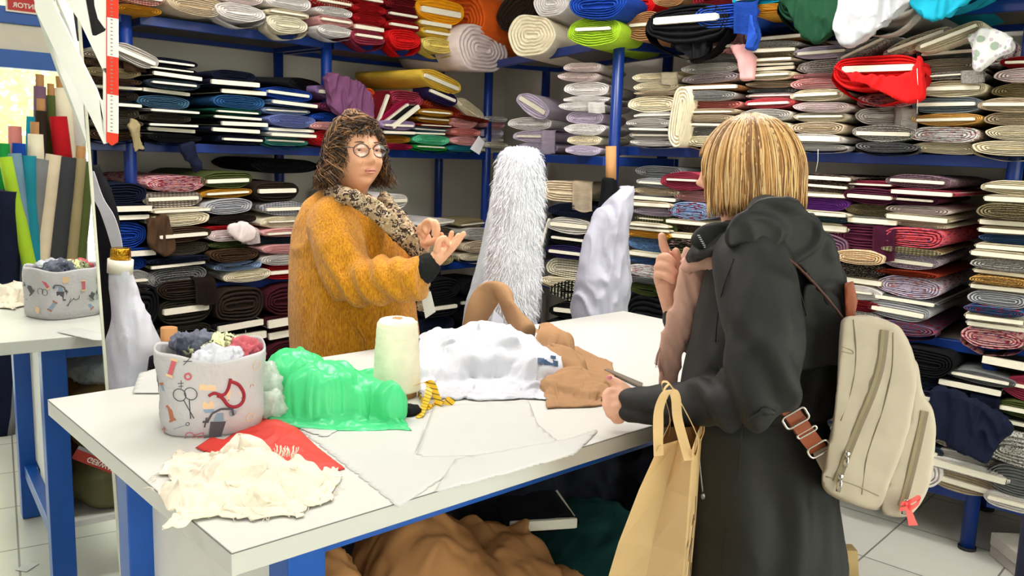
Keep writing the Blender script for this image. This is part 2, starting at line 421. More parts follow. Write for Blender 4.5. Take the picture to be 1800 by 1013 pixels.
# ------------------------------------------------------------------ fabric bolts
M_board = base_mat('bolt_card_white', '#ece5d3', .8, vary=.05)
def stadium(K, asp, sag, rnd, lens=0.0, rnd_=False):
    pts = []; hw = asp / 2 - .5; ph = rnd.uniform(0, 6); ph2 = rnd.uniform(0, 6)
    for k in range(K):
        a = 2 * math.pi * k / K; c, s = math.cos(a), math.sin(a)
        # superellipse-ish stadium evenly sampled
        e = 2 / (2.15 if rnd_ else 3.2)
        x = math.copysign(abs(c) ** e, c); z = math.copysign(abs(s) ** (2 / (2.05 if rnd_ else 2.3)), s)
        sx = x * .5; sz = z * .5 * ((1 - lens * abs(x) ** 2))
        sz += sag * (.25 - sx * sx) * (-1 if s < 0 else .4)
        sz += .035 * math.sin(2 * a + ph) + .025 * math.sin(5 * a + ph2)
        sx += .012 * math.sin(3 * a + ph)
        pts.append((sx, .5 + sz))
    zs = [p[1] for p in pts]; lo, hi = min(zs), max(zs)
    xs = [p[0] for p in pts]; xl, xh = min(xs), max(xs)
    return [((p[0] - xl) / (xh - xl) - .5, (p[1] - lo) / (hi - lo)) for p in pts]
def bolt_mesh(name, seed, layers=4, core=(.40, .10, .5), sag=.3, lens=.0, K=44, groove=.02, open_core=False):
    rnd = random.Random(seed); out = stadium(K, 3.4, sag, rnd, lens, name.startswith('roll')); bm = bmesh.new()
    cw, ch, cz = core
    def corep(k):
        a = 2 * math.pi * k / K; c, s = math.cos(a), math.sin(a)
        return (math.copysign(min(abs(c) * 1.35, 1), c) * cw, cz + math.copysign(min(abs(s) * 1.6, 1), s) * ch)
    def ring(t, y, j=0):
        r = []
        for k in range(K):
            o = out[k]; i = corep(k); wob = .03 * noise.noise(Vector((k * .35 + j * 3.7, seed, j))) * (0 if t < .02 else 1)
            r.append(bm.verts.new((o[0] * (1 - t) + i[0] * t, y, o[1] * (1 - t) + i[1] * t + wob)))
        return r
    def body(y, sc):
        nx = [noise.noise(Vector((math.cos(k / K * 6.283) * 2, math.sin(k / K * 6.283) * 2, y * 3 + seed))) for k in range(K)]
        return [bm.verts.new((out[k][0] * sc * (1 + .03 * nx[k]), y, .5 + (out[k][1] - .5) * sc * (1 + .06 * nx[k]) if out[k][1] > .5 else out[k][1] * 1.0 + (1 - sc) * .4)) for k in range(K)]
    rings = [body(1.0, .9), body(.8, .93), body(.55, .96), body(.3, .98), body(.1, 1.0), ring(0, .012)]
    for j in range(layers):
        t0 = j / layers; dt = 1 / layers
        rings += [ring(t0 + dt * .08 if j else .015, -.002 * (j % 2), j), ring(t0 + dt * .62, 0.002, j), ring(t0 + dt * .70, groove, j), ring(t0 + dt * .98, groove, j)]
    for A, B in zip(rings, rings[1:]):
        for k in range(K):
            f = bm.faces.new((A[k], A[(k + 1) % K], B[(k + 1) % K], B[k])); f.smooth = True
    bm.faces.new(rings[0][::-1]); bm.faces.new(rings[-1])
    bmesh.ops.recalc_face_normals(bm, faces=bm.faces)
    me = bpy.data.meshes.new(name); bm.to_mesh(me); bm.free(); return me
def board_mesh(name, cw, ch, cz, tilt=0):
    bm = bmesh.new(); add_box(bm, (0, .49, cz), (cw * 2, 1.02, ch * 2))
    for v in bm.verts: v.co.z += v.co.x * tilt
    es = [e for e in bm.edges if abs(e.verts[0].co.y - e.verts[1].co.y) > .5]
    bmesh.ops.bevel(bm, geom=es, offset=min(ch * .5, .02), segments=2, affect='EDGES')
    bmesh.ops.recalc_face_normals(bm, faces=bm.faces)
    me = bpy.data.meshes.new(name); bm.to_mesh(me); bm.free(); return me
def sheet_mesh(name, prof, y0, y1, th=.05, n=10, seed=0, ny=4):
    """cloth flap: profile polyline (x, z) swept along y"""
    P = catmull([V(x, 0, z) for x, z in prof], n); bm = bmesh.new(); rows = []
    for j in range(ny + 1):
        y = y0 + (y1 - y0) * j / ny
        rows.append([bm.verts.new((p.x + .012 * noise.noise(Vector((i * .3, j * .5, seed))), y + .01 * noise.noise(Vector((i * .5, seed, j))), p.z + .04 * noise.noise(Vector((i * .2, seed + 5, j * .4))))) for i, p in enumerate(P)])
    for a, b in zip(rows, rows[1:]):
        for k in range(len(a) - 1): f = bm.faces.new((a[k], a[k + 1], b[k + 1], b[k])); f.smooth = True
    g = bmesh.ops.solidify(bm, geom=list(bm.faces), thickness=th)
    bmesh.ops.recalc_face_normals(bm, faces=bm.faces)
    me = bpy.data.meshes.new(name); bm.to_mesh(me); bm.free(); return me
def front_flap(name, x0, x1, zb, seed, dx=0.06):
    bm = bmesh.new(); path = catmull([V(0, .45, 1.03), V(0, .12, 1.07), V(0, -.015, .98), V(0, -.035, .5), V(0, -.03, zb)], 5); rows = []
    for j, p in enumerate(path):
        t = j / (len(path) - 1)
        rows.append([bm.verts.new((x0 + (x1 - x0) * i / 8 + dx * t, p.y + .012 * math.sin(i * 1.3 + seed) * t, p.z + .05 * math.sin(i * .8 + seed) * t)) for i in range(9)])
    for a, b in zip(rows, rows[1:]):
        for k in range(8): f = bm.faces.new((a[k], a[k + 1], b[k + 1], b[k])); f.smooth = True
    bmesh.ops.solidify(bm, geom=list(bm.faces), thickness=.012)
    bmesh.ops.recalc_face_normals(bm, faces=bm.faces)
    me = bpy.data.meshes.new(name); bm.to_mesh(me); bm.free(); return me
BM = {}
for i in range(4): BM['b%d' % i] = (bolt_mesh('bolt_%d' % i, i + 1, 3, (.42, .115, .52 + .05 * (i % 3 - 1)), .2, .12 * (i % 2)), board_mesh('board_%d' % i, .41, .11, .52 + .05 * (i % 3 - 1)), None)
for i in range(2): BM['t%d' % i] = (bolt_mesh('thin_%d' % i, i + 9, 2, (.46, .25, .5), .1), board_mesh('thinboard_%d' % i, .455, .27, .5), None)
for i in range(4): BM['n%d' % i] = (bolt_mesh('fold_%d' % i, i + 20, 4 + i % 2, (.26, .03, .45), .45, .1 * (i % 2), groove=.025), None, None)
for i in range(2):
    BM['d%d' % i] = (bolt_mesh('droop_%d' % i, i + 30, 3, (.40, .10, .62), .3), board_mesh('droopboard_%d' % i, .39, .09, .62), sheet_mesh('sling_%d' % i, [(-.47, .75), (-.5, .3), (-.3, -.16), (.02 + .08 * i, -.42), (.34, -.2), (.5, .25), (.47, .75)], 0.0, .15, .07, 6, i))
    BM['g%d' % i] = (bolt_mesh('droopn_%d' % i, i + 40, 4, (.25, .03, .5), .5), None, sheet_mesh('slingn_%d' % i, [(-.47, .75), (-.5, .2), (-.32, -.14), (.0 - .1 * i, -.34), (.34, -.14), (.5, .25), (.47, .75)], 0.0, .15, .07, 6, i + 3))
BM['f0'] = (bolt_mesh('flapbolt_0', 51, 4, (.30, .04, .5), .4), None, front_flap('tail_0', .12, .5, -.35, 1))
BM['f1'] = (bolt_mesh('flapbolt_1', 52, 3, (.41, .10, .5), .3), board_mesh('flapboard', .38, .09, .5), front_flap('tail_1', .18, .52, -.9, 2, .02))
BM['r0'] = (bolt_mesh('roll_0', 61, 6, (.10, .015, .5), .1, K=56, groove=.02), None, None)
BM['r1'] = (bolt_mesh('roll_1', 62, 6, (.34, .055, .55), .1, K=56, groove=.02), board_mesh('rollboard', .33, .05, .55), None)
CN = dict(navy='#10162e', black='#0b0b10', slate='#33414f', steel='#456a86', grey='#77787a', taupe='#5c5348', steelblue='#2f5f94', green='#0d5a48', royal='#1f49a8', denim='#3f5f8c',
  lightblue='#9db3d6', periwinkle='#7380bb', turquoise='#4fa59a', lightgrey='#b9bac0', purple='#714468', plum='#5a1f3c', lavender='#8d6f9f', blue='#143f9c', pink='#e3a9a8', red='#b8151f', darkred='#7a0f1d',
  orange='#e0601a', magenta='#a81548', rose='#a83a52', lilac='#c4a6d6', mustard='#b9811c', yellow='#ecc64a', paleyellow='#efd97a', indigo='#22194a', rust='#8a2c15', bluegrey='#6f8c9f', teal='#1e7f90', mint='#5cc394', brightgreen='#1c9440',
  cream='#eee3c8', white='#efeae8', salmon='#df8a84', palelilac='#dccfe4', palepink='#eedcdb', beige='#d8c6ab', khaki='#9c8d68', olive='#4f5a2c', brown='#4a3423', darkbrown='#2c2019', amber='#f0a516', ivory='#f1ead6',
  gold='#c9912c', coral='#e2606a', tan='#b98a60', lime='#a5c932', greywhite='#cfcac4', purplebright='#7b3aa0', mauve='#7b5a70', burgundy='#3d0d18', scarlet='#e21a1c', kraft='#c08a56', darkgreen='#123c26', cyan='#17a0be', oliveblack='#26251a', darkgrey='#3a3c40', skyblue='#7aa6dc', apricot='#efbf6e')
NM = dict(steel='steel blue', steelblue='mid blue', royal='royal blue', lightblue='light blue', lightgrey='light grey', darkred='dark red', paleyellow='pale yellow', bluegrey='blue-grey', brightgreen='bright green', palelilac='pale lilac',
  palepink='pale pink', darkbrown='dark brown', greywhite='grey-white', purplebright='bright purple', darkgreen='dark green', oliveblack='olive black', darkgrey='dark grey', skyblue='sky blue', amber='orange-yellow')
PT = dict(check=('#f1e6da', None), dots=('#e8e3c0', None), floral=('#a8344a', '#5a6fae'), mottled=('#3f3a3c', None), melange=('#8f8a86', None), stripe=('#efe7d8', None))
def fab(spec):
    if ':' not in spec: return cloth_mat('cloth_' + spec, CN[spec]), NM.get(spec, spec) + ' '
    c, p = spec.split(':'); c2, c3 = PT[p.rstrip('2')]
    if p == 'mottled' and c in ('black', 'brown', 'darkbrown', 'mauve', 'indigo', 'purple', 'oliveblack'): c2 = '#b9aca4'
    if p == 'floral' and c in ('black', 'darkbrown'): c2, c3 = '#c9a2a0', '#7f8f6a'
    if p == 'floral' and c in ('white', 'cream', 'greywhite', 'palelilac'): c2, c3 = '#c98f92', '#8f9bb0'
    if p == 'melange': c2 = {'grey': '#c9c6c2', 'cream': '#c9bda2', 'beige': '#a8977f', 'pink': '#c99a92'}.get(c, '#d9d2cc' if c in ('darkgrey', 'black', 'mauve', 'greywhite') else '#8f8a86')
    if p == 'check' and c in ('cream', 'white', 'ivory'): c2 = '#a8a8a0'
    return cloth_mat('cloth_%s_%s' % (c, p), CN[c], p, c2, 1.0, c3=c3), NM.get(c, c) + ' ' + {'check': 'checked ', 'dots': 'spotted ', 'floral': 'flower-print ', 'mottled': 'patterned ', 'melange': 'flecked ', 'stripe': 'striped '}[p]
cnt = {'b': 0, 't': 0, 'n': 0, 'd': 0, 'g': 0, 'f': 0, 'r': 0}
def place_bolt(spec, kind, loc, ang, w, h, L, label, group, tilt=0, name=None, pitch=0):
    if len(kind) == 1:
        kk = [k for k in BM if k[0] == kind]; kind = kk[cnt[kind] % len(kk)]; cnt[kind[0]] += 1
    body, brd, flap = BM[kind]; m, _ = fab(spec)
    name = name or ('fabric_bolt' if brd and kind[0] != 'r' else 'fabric_roll' if kind[0] == 'r' else 'folded_cloth')
    cat = {'fabric_bolt': 'fabric bolt', 'fabric_roll': 'fabric roll', 'folded_cloth': 'folded cloth'}[name]
    if len(label.split()) > 16: label = label.replace('flower-print ', 'floral ').replace(' from top,', ' down,').replace('bolt with hanging end', 'hanging bolt').replace('bolt with sagging end', 'sagging bolt').replace('sagging folded bolt', 'sagging bolt')
    if len(label.split()) > 16: label = label.replace('of the ', 'in ')
    root = bpy.data.objects.new(name, None); COL.objects.link(root); root.empty_display_size = .05
    tag(root, label, cat, group)
    mir = -1 if random.random() < .5 else 1
    ti = R(tilt)
    # pivot so that the lowest point of the tilted end stays on its support
    root.location = Vector(loc) + V(0, 0, abs(math.sin(ti)) * w * .5); root.rotation_euler = (R(pitch), ti, ang)
    root.scale = (w, L, h)
    for nm, me, mm in (('fabric', body, m), ('board', brd, M_board), ('flap', flap, m)):
        if me is None: continue
        o = bpy.data.objects.new(nm, me); COL.objects.link(o); o.parent = root
        if not me.materials: me.materials.append(None)
        o.material_slots[0].link = 'OBJECT'; o.material_slots[0].material = mm
        if nm == 'flap': o.name = 'hanging_end'
    return root
ORD = ['topmost', 'second from top', 'third from top', 'fourth from top', 'fifth from top', 'sixth from top', 'seventh from top', 'eighth from top', 'ninth from top', 'tenth from top', 'eleventh from top', 'twelfth from top', 'thirteenth from top', 'fourteenth from top', 'fifteenth from top', 'sixteenth from top', 'seventeenth from top']
KW = {'b': 'bolt', 't': 'thin bolt', 'n': 'folded bolt', 'd': 'bolt with sagging end', 'g': 'sagging folded bolt', 'f': 'bolt with hanging end', 'r': 'rolled bolt'}
random.seed(5)
def uang(u, extra=0): n = UN[u][2]; return math.atan2(n.y, n.x) - math.pi / 2 + R(extra)
def front_pt(u, px, py, off=-.10):
    o, d, n = UN[u]; return onp(px, py, o + n * off, n)
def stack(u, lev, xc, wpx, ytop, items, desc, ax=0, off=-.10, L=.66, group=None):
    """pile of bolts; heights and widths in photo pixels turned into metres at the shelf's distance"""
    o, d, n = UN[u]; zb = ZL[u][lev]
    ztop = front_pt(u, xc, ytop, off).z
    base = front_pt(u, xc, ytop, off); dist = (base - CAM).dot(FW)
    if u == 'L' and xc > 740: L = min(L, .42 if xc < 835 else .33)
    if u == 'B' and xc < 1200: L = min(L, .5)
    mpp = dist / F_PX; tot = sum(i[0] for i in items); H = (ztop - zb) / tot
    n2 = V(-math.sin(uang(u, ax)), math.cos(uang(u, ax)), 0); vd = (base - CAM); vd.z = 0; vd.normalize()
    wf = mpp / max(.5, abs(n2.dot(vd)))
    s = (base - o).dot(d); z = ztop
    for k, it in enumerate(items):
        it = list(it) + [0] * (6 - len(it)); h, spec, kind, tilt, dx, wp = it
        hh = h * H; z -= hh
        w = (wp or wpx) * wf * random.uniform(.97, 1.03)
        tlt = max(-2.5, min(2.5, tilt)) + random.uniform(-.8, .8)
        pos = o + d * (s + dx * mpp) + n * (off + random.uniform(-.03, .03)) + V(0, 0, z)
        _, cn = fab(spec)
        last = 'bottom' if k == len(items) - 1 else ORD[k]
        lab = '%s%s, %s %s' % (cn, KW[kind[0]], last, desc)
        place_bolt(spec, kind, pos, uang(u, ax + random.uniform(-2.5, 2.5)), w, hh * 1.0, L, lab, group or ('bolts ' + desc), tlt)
def single(u, cx, cy, w, h, spec, kind, desc, tilt=0, ax=0, off=-.10, L=.66, group='bolts lying on the top shelf', z=None):
    L = min(L, .58 - off)
    if u == 'L' and cx > 740: L = min(L, .5)
    if u == 'B' and cx < 1200: L = min(L, .5)
    """one bolt whose front end is centred at a photo position"""
    o, d, n = UN[u]; c = front_pt(u, cx, cy, off); dist = (c - CAM).dot(FW); mpp = dist / F_PX
    n2 = V(-math.sin(uang(u, ax)), math.cos(uang(u, ax)), 0); vd = (c - CAM); vd.z = 0; vd.normalize()
    ww = w * mpp / max(.5, abs(n2.dot(vd))); hh = h * mpp
    if z is None: zz = c.z - hh / 2
    else: zz = z
    ti = R(tilt); _, cn = fab(spec)
    lx = V(math.cos(uang(u, ax)), math.sin(uang(u, ax)), 0)
    loc = V(c.x, c.y, zz + hh / 2) - (V(0, 0, 1) * math.cos(ti) + lx * math.sin(ti)) * hh / 2 - V(0, 0, abs(math.sin(ti)) * ww * .5)
    return place_bolt(spec, kind, loc, uang(u, ax), ww, hh, L, (cn + desc), group, tilt)

# ---- middle shelf, left wing
stack('L', 'mid', 196, 92, 92, [(17, 'khaki:melange', 'n'), (16, 'brown', 'f'), (22, 'khaki', 'n'), (14, 'brown', 'n'), (10, 'cream', 't', 0, 6), (26, 'darkbrown', 'n'), (12, 'darkgrey', 't'), (26, 'taupe', 'n'), (20, 'taupe', 'n'), (26, 'brown', 'g')], 'of the stack behind the ruler')
stack('L', 'mid', 300, 86, 103, [(20, 'navy', 'b', 2, 6), (14, 'black', 'b', 1, -4), (15, 'black', 't', 2, 6), (21, 'slate', 'b', 2), (14, 'slate', 't', 2, -6), (30, 'steel', 'n', 1, -12), (9, 'grey', 't'), (22, 'taupe', 'n', 0, -8), (9, 'black', 't'), (15, 'black', 't', 1, 2), (20, 'black', 'g', 0, 4)], 'of the stack right of the ruler')
stack('L', 'mid', 418, 84, 140, [(17, 'navy', 't', 0, -6), (15, 'black', 't', 0, 14), (28, 'steelblue', 'n', 0, 6), (15, 'green', 'b', 0, -4), (9, 'darkgreen', 't', 0, -2), (15, 'black', 't', 0, 10), (14, 'navy', 't', 0, -4), (22, 'navy', 'b', 1, 10)], 'of the dark blue-green stack')
stack('L', 'mid', 508, 84, 156, [(28, 'royal', 'b', 2), (13, 'denim', 't', 2, 8), (15, 'lightblue', 'b'), (27, 'periwinkle', 'n', 0, 4), (11, 'skyblue', 't', 0, 6), (12, 'lightgrey', 't', 0, 6), (18, 'turquoise', 'd', 0, -2, 78)], 'of the blue stack left of the seller')
stack('L', 'mid', 600, 86, 152, [(32, 'lavender', 'b', 2, 2), (20, 'plum', 'n'), (20, 'blue', 'n', 0, -6), (16, 'pink', 'n', 0, -14), (34, 'red', 'n', 0, -10)], 'of the purple stack above the seller')
stack('L', 'mid', 696, 60, 212, [(27, 'lilac', 'b'), (14, 'grey', 't', 0, 6), (23, 'mustard', 'n'), (18, 'magenta', 'n', 0, 2, 50)], 'of the lilac and mustard stack')
stack('L', 'mid', 762, 62, 192, [(18, 'gold', 'b', 0, 0), (18, 'mustard', 'b', 0, 6), (11, 'rust', 'b', 0, 2), (12, 'bluegrey', 'b', 0, -6), (8, 'teal', 't', 0, -8), (24, 'mint', 'n', 0, -4), (16, 'brightgreen', 'd', 0, -6)], 'of the mustard to green stack')
stack('L', 'mid', 820, 52, 208, [(22, 'pink', 'n'), (18, 'salmon', 'n', 0, 0), (20, 'pink', 'n'), (14, 'teal', 'g', 0, -4, 56)], 'of the pink stack near the corner post')
stack('L', 'mid', 869, 40, 205, [(13, 'white', 'n'), (16, 'pink', 'n'), (22, 'palelilac', 'n'), (10, 'white', 'n', 0, -2), (14, 'ivory', 'n'), (12, 'ivory', 'n')], 'of the pale stack at the corner', off=-.02, L=.5)
G2 = 'bolts leaning on the middle shelf above the seller'
single('L', 238, 98, 78, 30, 'greywhite', 'b0', 'bolt lying askew on top of the stack behind the ruler', tilt=-18 * -1, off=-.14, group=G2)
single('L', 412, 136, 74, 24, 'navy', 'n1', 'crumpled cloth lump on top of the dark blue-green stack', group=G2)
single('L', 540, 150, 92, 22, 'black', 'n2', 'folded cloth lying across the blue stack', ax=40, off=.02, L=.5, group=G2)
single('L', 648, 176, 24, 42, 'orange', 'b1', 'small bolt standing on edge behind the purple cloth', tilt=14, off=.05, group=G2)
single('L', 672, 196, 62, 24, 'darkred', 'b2', 'bolt leaning steeply beside the purple cloth', tilt=-66, off=-.04, group=G2)
single('L', 694, 200, 64, 20, 'magenta', 'b3', 'bolt leaning against the dark red one', tilt=-34, off=-.06, group=G2)
single('L', 712, 205, 60, 14, 'black', 't0', 'bolt with white card leaning below the magenta one', tilt=-34, off=-.12, group=G2)
single('L', 714, 174, 62, 28, 'rose', 'n0', 'folded bolt lying above the leaning magenta bolts', off=-.02, group=G2)
single('L', 776, 144, 72, 30, 'yellow', 'b0', 'bolt topmost of the leaning pile before the corner post', tilt=9, off=-.12, ax=14, group=G2)
single('L', 740, 172, 40, 38, 'khaki', 'n3', 'cloth draped behind the yellow bolt', off=.05, ax=14, group=G2)
single('L', 777, 170, 56, 24, 'indigo', 'b2', 'bolt with white card under the yellow one', tilt=14, group=G2)
single('L', 780, 192, 66, 22, 'rust', 'n2', 'folded cloth under the dark indigo bolt', tilt=12, off=-.05, group=G2)
single('L', 826, 193, 54, 24, 'cream', 'n1', 'bolt leaning to the right above the pink stack', tilt=24, off=-.04, group=G2)
single('L', 832, 209, 60, 8, 'rust', 'n3', 'thin cloth between the cream bolt and pink stack', tilt=5, off=-.10, group=G2)
# ---- middle shelf across the corner
stack('A', 'mid', 936, 76, 206, [(28, 'white', 'n', 0, -4), (26, 'palelilac', 'f', 0, 6), (24, 'palelilac', 'n', 0, 8)], 'of the white-lilac stack behind the white fur', ax=38, off=.0, L=.5)
single('A', 936, 186, 62, 34, 'palelilac', 'b1', 'bolt tilted on top of the white-lilac stack', tilt=28, ax=38, off=-.02, L=.5, group=G2)
stack('A', 'mid', 1028, 80, 112, [(15, 'palepink', 'n', -1, 8, 64), (16, 'palepink', 'n', 0, -6, 70), (25, 'white', 'n'), (12, 'white', 'n', 0, 6), (14, 'white', 'f', 0, 8), (22, 'palelilac', 'n', 0, -2, 66), (20, 'white', 'n', 0, 6, 74), (18, 'cream', 'n', 0, 2, 62), (18, 'palelilac', 'n', 0, 4, 62)], 'of the white stack left of the blue post', ax=38, off=-.06, L=.42)
# ---- middle shelf, right wing
stack('B', 'mid', 1148, 80, 128, [(20, 'cream', 'f0', 0, 0), (18, 'cream', 'n', 0, 2), (10, 'beige', 'n', 0, 6), (36, 'cream', 'n', 0, -4, 86), (14, 'white', 'b', 0, 8), (20, 'greywhite', 'n'), (8, 'greywhite', 't', 0, 8), (18, 'greywhite', 'b', 0, 2), (14, 'white', 'g', 0, 4)], 'of the cream stack right of the blue post')
stack('B', 'mid', 1256, 100, 56, [(28, 'pink:melange', 'f', -1), (22, 'pink', 'b', -2), (18, 'grey:melange', 'n', -1, 2), (24, 'greywhite:melange', 'n', -1, -4), (22, 'mauve:melange', 'n', -2, -2), (14, 'kraft', 't', 0, 4), (22, 'grey:melange', 'n', 0, -2), (18, 'salmon', 'n', -1, 2), (14, 'beige', 'b', -1, 2), (16, 'beige', 'n', 0, 0), (10, 'white', 't'), (20, 'grey:melange', 'n', 0, 6), (26, 'cream', 'g', 0, 8)], 'of the pink-grey stack above the blond head')
stack('B', 'mid', 1360, 86, 62, [(12, 'kraft', 't', -1, 6), (14, 'greywhite:mottled', 'n'), (12, 'cream', 't', -1), (10, 'khaki:mottled', 'n'), (9, 'beige', 't'), (8, 'brown', 't'), (12, 'brown', 't', -1), (18, 'cream', 'b', -1), (14, 'beige', 'n'), (12, 'grey', 'n'), (12, 'palepink', 'b'), (22, 'coral', 'b', -1, 4), (26, 'greywhite', 'n'), (30, 'cream', 'n'), (30, 'beige', 'n')], 'of the stack with kraft board on top')
stack('B', 'mid', 1448, 92, 82, [(24, 'palelilac', 'b', -2, -2), (28, 'greywhite:mottled', 'n', -1, 2), (10, 'pink', 'n', 0, -2), (20, 'pink', 'n', -1, 0), (24, 'cream', 'b', -1, -2), (20, 'palepink', 'n', 0, 6), (18, 'ivory', 'b', 0, 4), (24, 'beige', 'n', 0, 4), (18, 'white', 't', 0, 2), (14, 'white', 'g', 0, 4, 100)], 'of the cream stack left of the red bolt')
stack('B', 'mid', 1556, 104, 165, [(26, 'pink:floral', 'g', 0, 6), (34, 'greywhite', 'f', 0, 0), (34, 'greywhite:mottled', 'b', 0, 4), (20, 'grey:mottled', 'g', 0, 12)], 'under the draped red bolt')
stack('B', 'mid', 1676, 112, 80, [(28, 'grey', 'b', -2, -6), (28, 'khaki:melange', 'n', -1, -6), (14, 'greywhite:mottled', 'f', -2), (34, 'cream', 'b', -1, 4), (32, 'bluegrey:melange', 'b', -1, 0), (26, 'apricot', 'b', -1, 2), (32, 'white:floral', 'n', 0, 0), (24, 'cream', 'n', 0, 2)], 'of the tall stack right of the red bolt')
stack('B', 'mid', 1796, 104, 100, [(22, 'red', 'b', 0, 20), (28, 'palepink', 'n', 0, 14), (30, 'khaki', 'n', 0, 10), (28, 'beige', 'b', 0, -6), (26, 'beige', 'n', 0, 4), (30, 'cream', 'n', 0, 10), (30, 'cream', 'g', 0, 0, 120)], 'of the stack at the right edge')
single('B', 1193, 206, 92, 36, 'cream', 'n0', 'bolt standing upright on its side in the cream stack', tilt=-84, off=-.16, group=G2)
single('B', 1518, 84, 92, 18, 'greywhite:mottled', 'b3', 'bolt leaning up to the right above the red one', tilt=-24, off=-.12, group=G2)
single('B', 1543, 128, 150, 60, 'scarlet', 'd0', 'bolt with white card and pointed drape, brightest of the right wall', tilt=0, off=-.20, group=G2)
single('B', 1610, 74, 110, 24, 'cream:floral', 'b1', 'bolt tilted over the red bolt, left one', tilt=-19, off=-.13, group=G2)
single('B', 1668, 66, 110, 26, 'cream:melange', 'b2', 'bolt tilted above the grey bolt, right one', tilt=-20, off=-.16, group=G2)
single('B', 1735, 86, 74, 56, 'white:floral', 'n2', 'cloth heaped at the top of the tall stack', tilt=10, off=-.05, group=G2)
# ---- lower shelf, left wing
stack('L', 'low', 214, 84, 322, [(30, 'navy', 'n'), (14, 'navy', 't', 0, 6), (12, 'navy', 't', 0, 4), (40, 'blue', 'n'), (14, 'blue', 't', 0, 14), (18, 'blue', 'n'), (34, 'grey:melange', 'r1', 0, 10)], 'of the blue stack behind the white roll')
stack('L', 'low', 308, 100, 312, [(26, 'pink:floral', 'n', -2, 6), (26, 'brown:check', 'b', -2), (8, 'cream', 't', -2, 8), (24, 'cream', 'n', -2, 4), (26, 'brown', 'b', -2, 8), (24, 'taupe', 'n', -2, 8), (10, 'navy', 'n', -2), (9, 'olive', 't', -2), (36, 'grey:mottled', 'n', -2, 0, 104)], 'of the stack with pink lace on top')
stack('L', 'low', 402, 84, 304, [(32, 'olive', 'b', -2), (18, 'gold', 'b', -2, 0), (30, 'lightgrey', 'n', -2, -2), (20, 'darkbrown', 'n', -1, 6), (8, 'red', 'n'), (22, 'palepink', 'f', -1), (14, 'olive', 'n', 0, 6), (26, 'brown', 'g', 0, 4), (18, 'lightblue', 'n', -1, 14), (26, 'cream', 'n', -2, 34, 82)], 'of the stack with the olive bolt on top')
stack('L', 'low', 494, 72, 322, [(32, 'darkbrown', 'b', -1, -8), (24, 'denim:check', 'b', -1, 6), (22, 'cream', 'r1', 0, 2), (14, 'pink', 'b'), (14, 'slate', 'n'), (16, 'pink', 'n'), (20, 'greywhite', 'n'), (26, 'red', 'b', 0, 4)], 'of the stack just left of the mustard sweater')
stack('L', 'low', 688, 58, 342, [(18, 'white', 'b'), (26, 'oliveblack', 'n', 0, 8), (18, 'cream:check', 'n', 0, 6), (30, 'bluegrey', 'n', 0, 8)], 'behind the leopard scarf')
stack('L', 'low', 768, 66, 388, [(14, 'white', 'b', -2), (26, 'taupe', 'n'), (26, 'beige', 'n', 0, 6), (22, 'khaki', 'n', 0, 2)], 'behind the pinching hands')
stack('L', 'low', 840, 60, 390, [(14, 'khaki', 'b', -2), (28, 'greywhite', 'n', 0, -4), (28, 'beige', 'n'), (20, 'cream', 'g', 0, -2)], 'of the beige stack left of the white fur', off=-.03)
single('L', 505, 292, 118, 26, 'black', 'r0', 'shaggy rolled fleece right under the middle shelf', off=.08, L=.5, group='bolts on the lower shelf')
# ---- lower shelf across the corner
stack('A', 'low', 1000, 92, 320, [(34, 'beige', 'f0', 0, -8), (24, 'navy', 'n', 0, 10), (28, 'greywhite', 'b', 2, 4, 76), (18, 'black', 'b', 2, 6, 76), (22, 'indigo', 'b', 2, 6, 76), (32, 'cream:check', 'n', 1, -2, 78), (16, 'cream', 'g', 0, -2, 80)], 'right of the white fur roll', ax=38, off=-.05, L=.42)
single('A', 956, 420, 78, 18, 'darkgrey', 'b2', 'bolt leaning upright beside the fur roll', tilt=-72, ax=30, off=-.12, L=.4, group='bolts on the lower shelf')
# ---- lower shelf, right wing
stack('B', 'low', 1150, 80, 292, [(24, 'grey', 'n', 0, 2), (18, 'lightgrey', 'b', 0, 8), (16, 'beige', 'n', 0, 0), (12, 'grey', 't', 0, 4), (12, 'beige', 't', 0, -2), (16, 'palelilac', 'n', 0, 4), (14, 'olive:dots', 'f', 0, 6), (8, 'cream', 't'), (8, 'cream', 't'), (14, 'gold', 'n'), (28, 'skyblue:mottled', 'n', 0, -4), (12, 'cream', 't'), (14, 'denim', 'n'), (26, 'white:floral', 'n', 0, -2), (12, 'grey', 'n'), (26, 'olive', 'n', 0, -6, 62)], 'of the stack behind the raised finger')
stack('B', 'low', 1214, 76, 302, [(34, 'rose', 'r1', 0, -10), (20, 'pink', 'n', 0, 6), (32, 'lightblue:floral', 'n', 0, 4), (10, 'beige', 't'), (14, 'brown:mottled', 'n'), (12, 'cream', 't'), (16, 'darkbrown:floral', 'n'), (26, 'olive', 'n'), (22, 'cream', 'n'), (50, 'grey', 'n')], 'of the stack with the rose roll on top')
stack('B', 'low', 1452, 92, 308, [(12, 'darkbrown:floral', 't'), (20, 'brown:mottled', 'b', 1), (10, 'cream', 't'), (24, 'purplebright', 'n', 0, -6), (10, 'cream', 't'), (12, 'bluegrey:mottled', 'n'), (18, 'cream', 't'), (60, 'mauve', 'n'), (60, 'brown', 'b'), (50, 'grey', 'n')], 'behind the black hood')
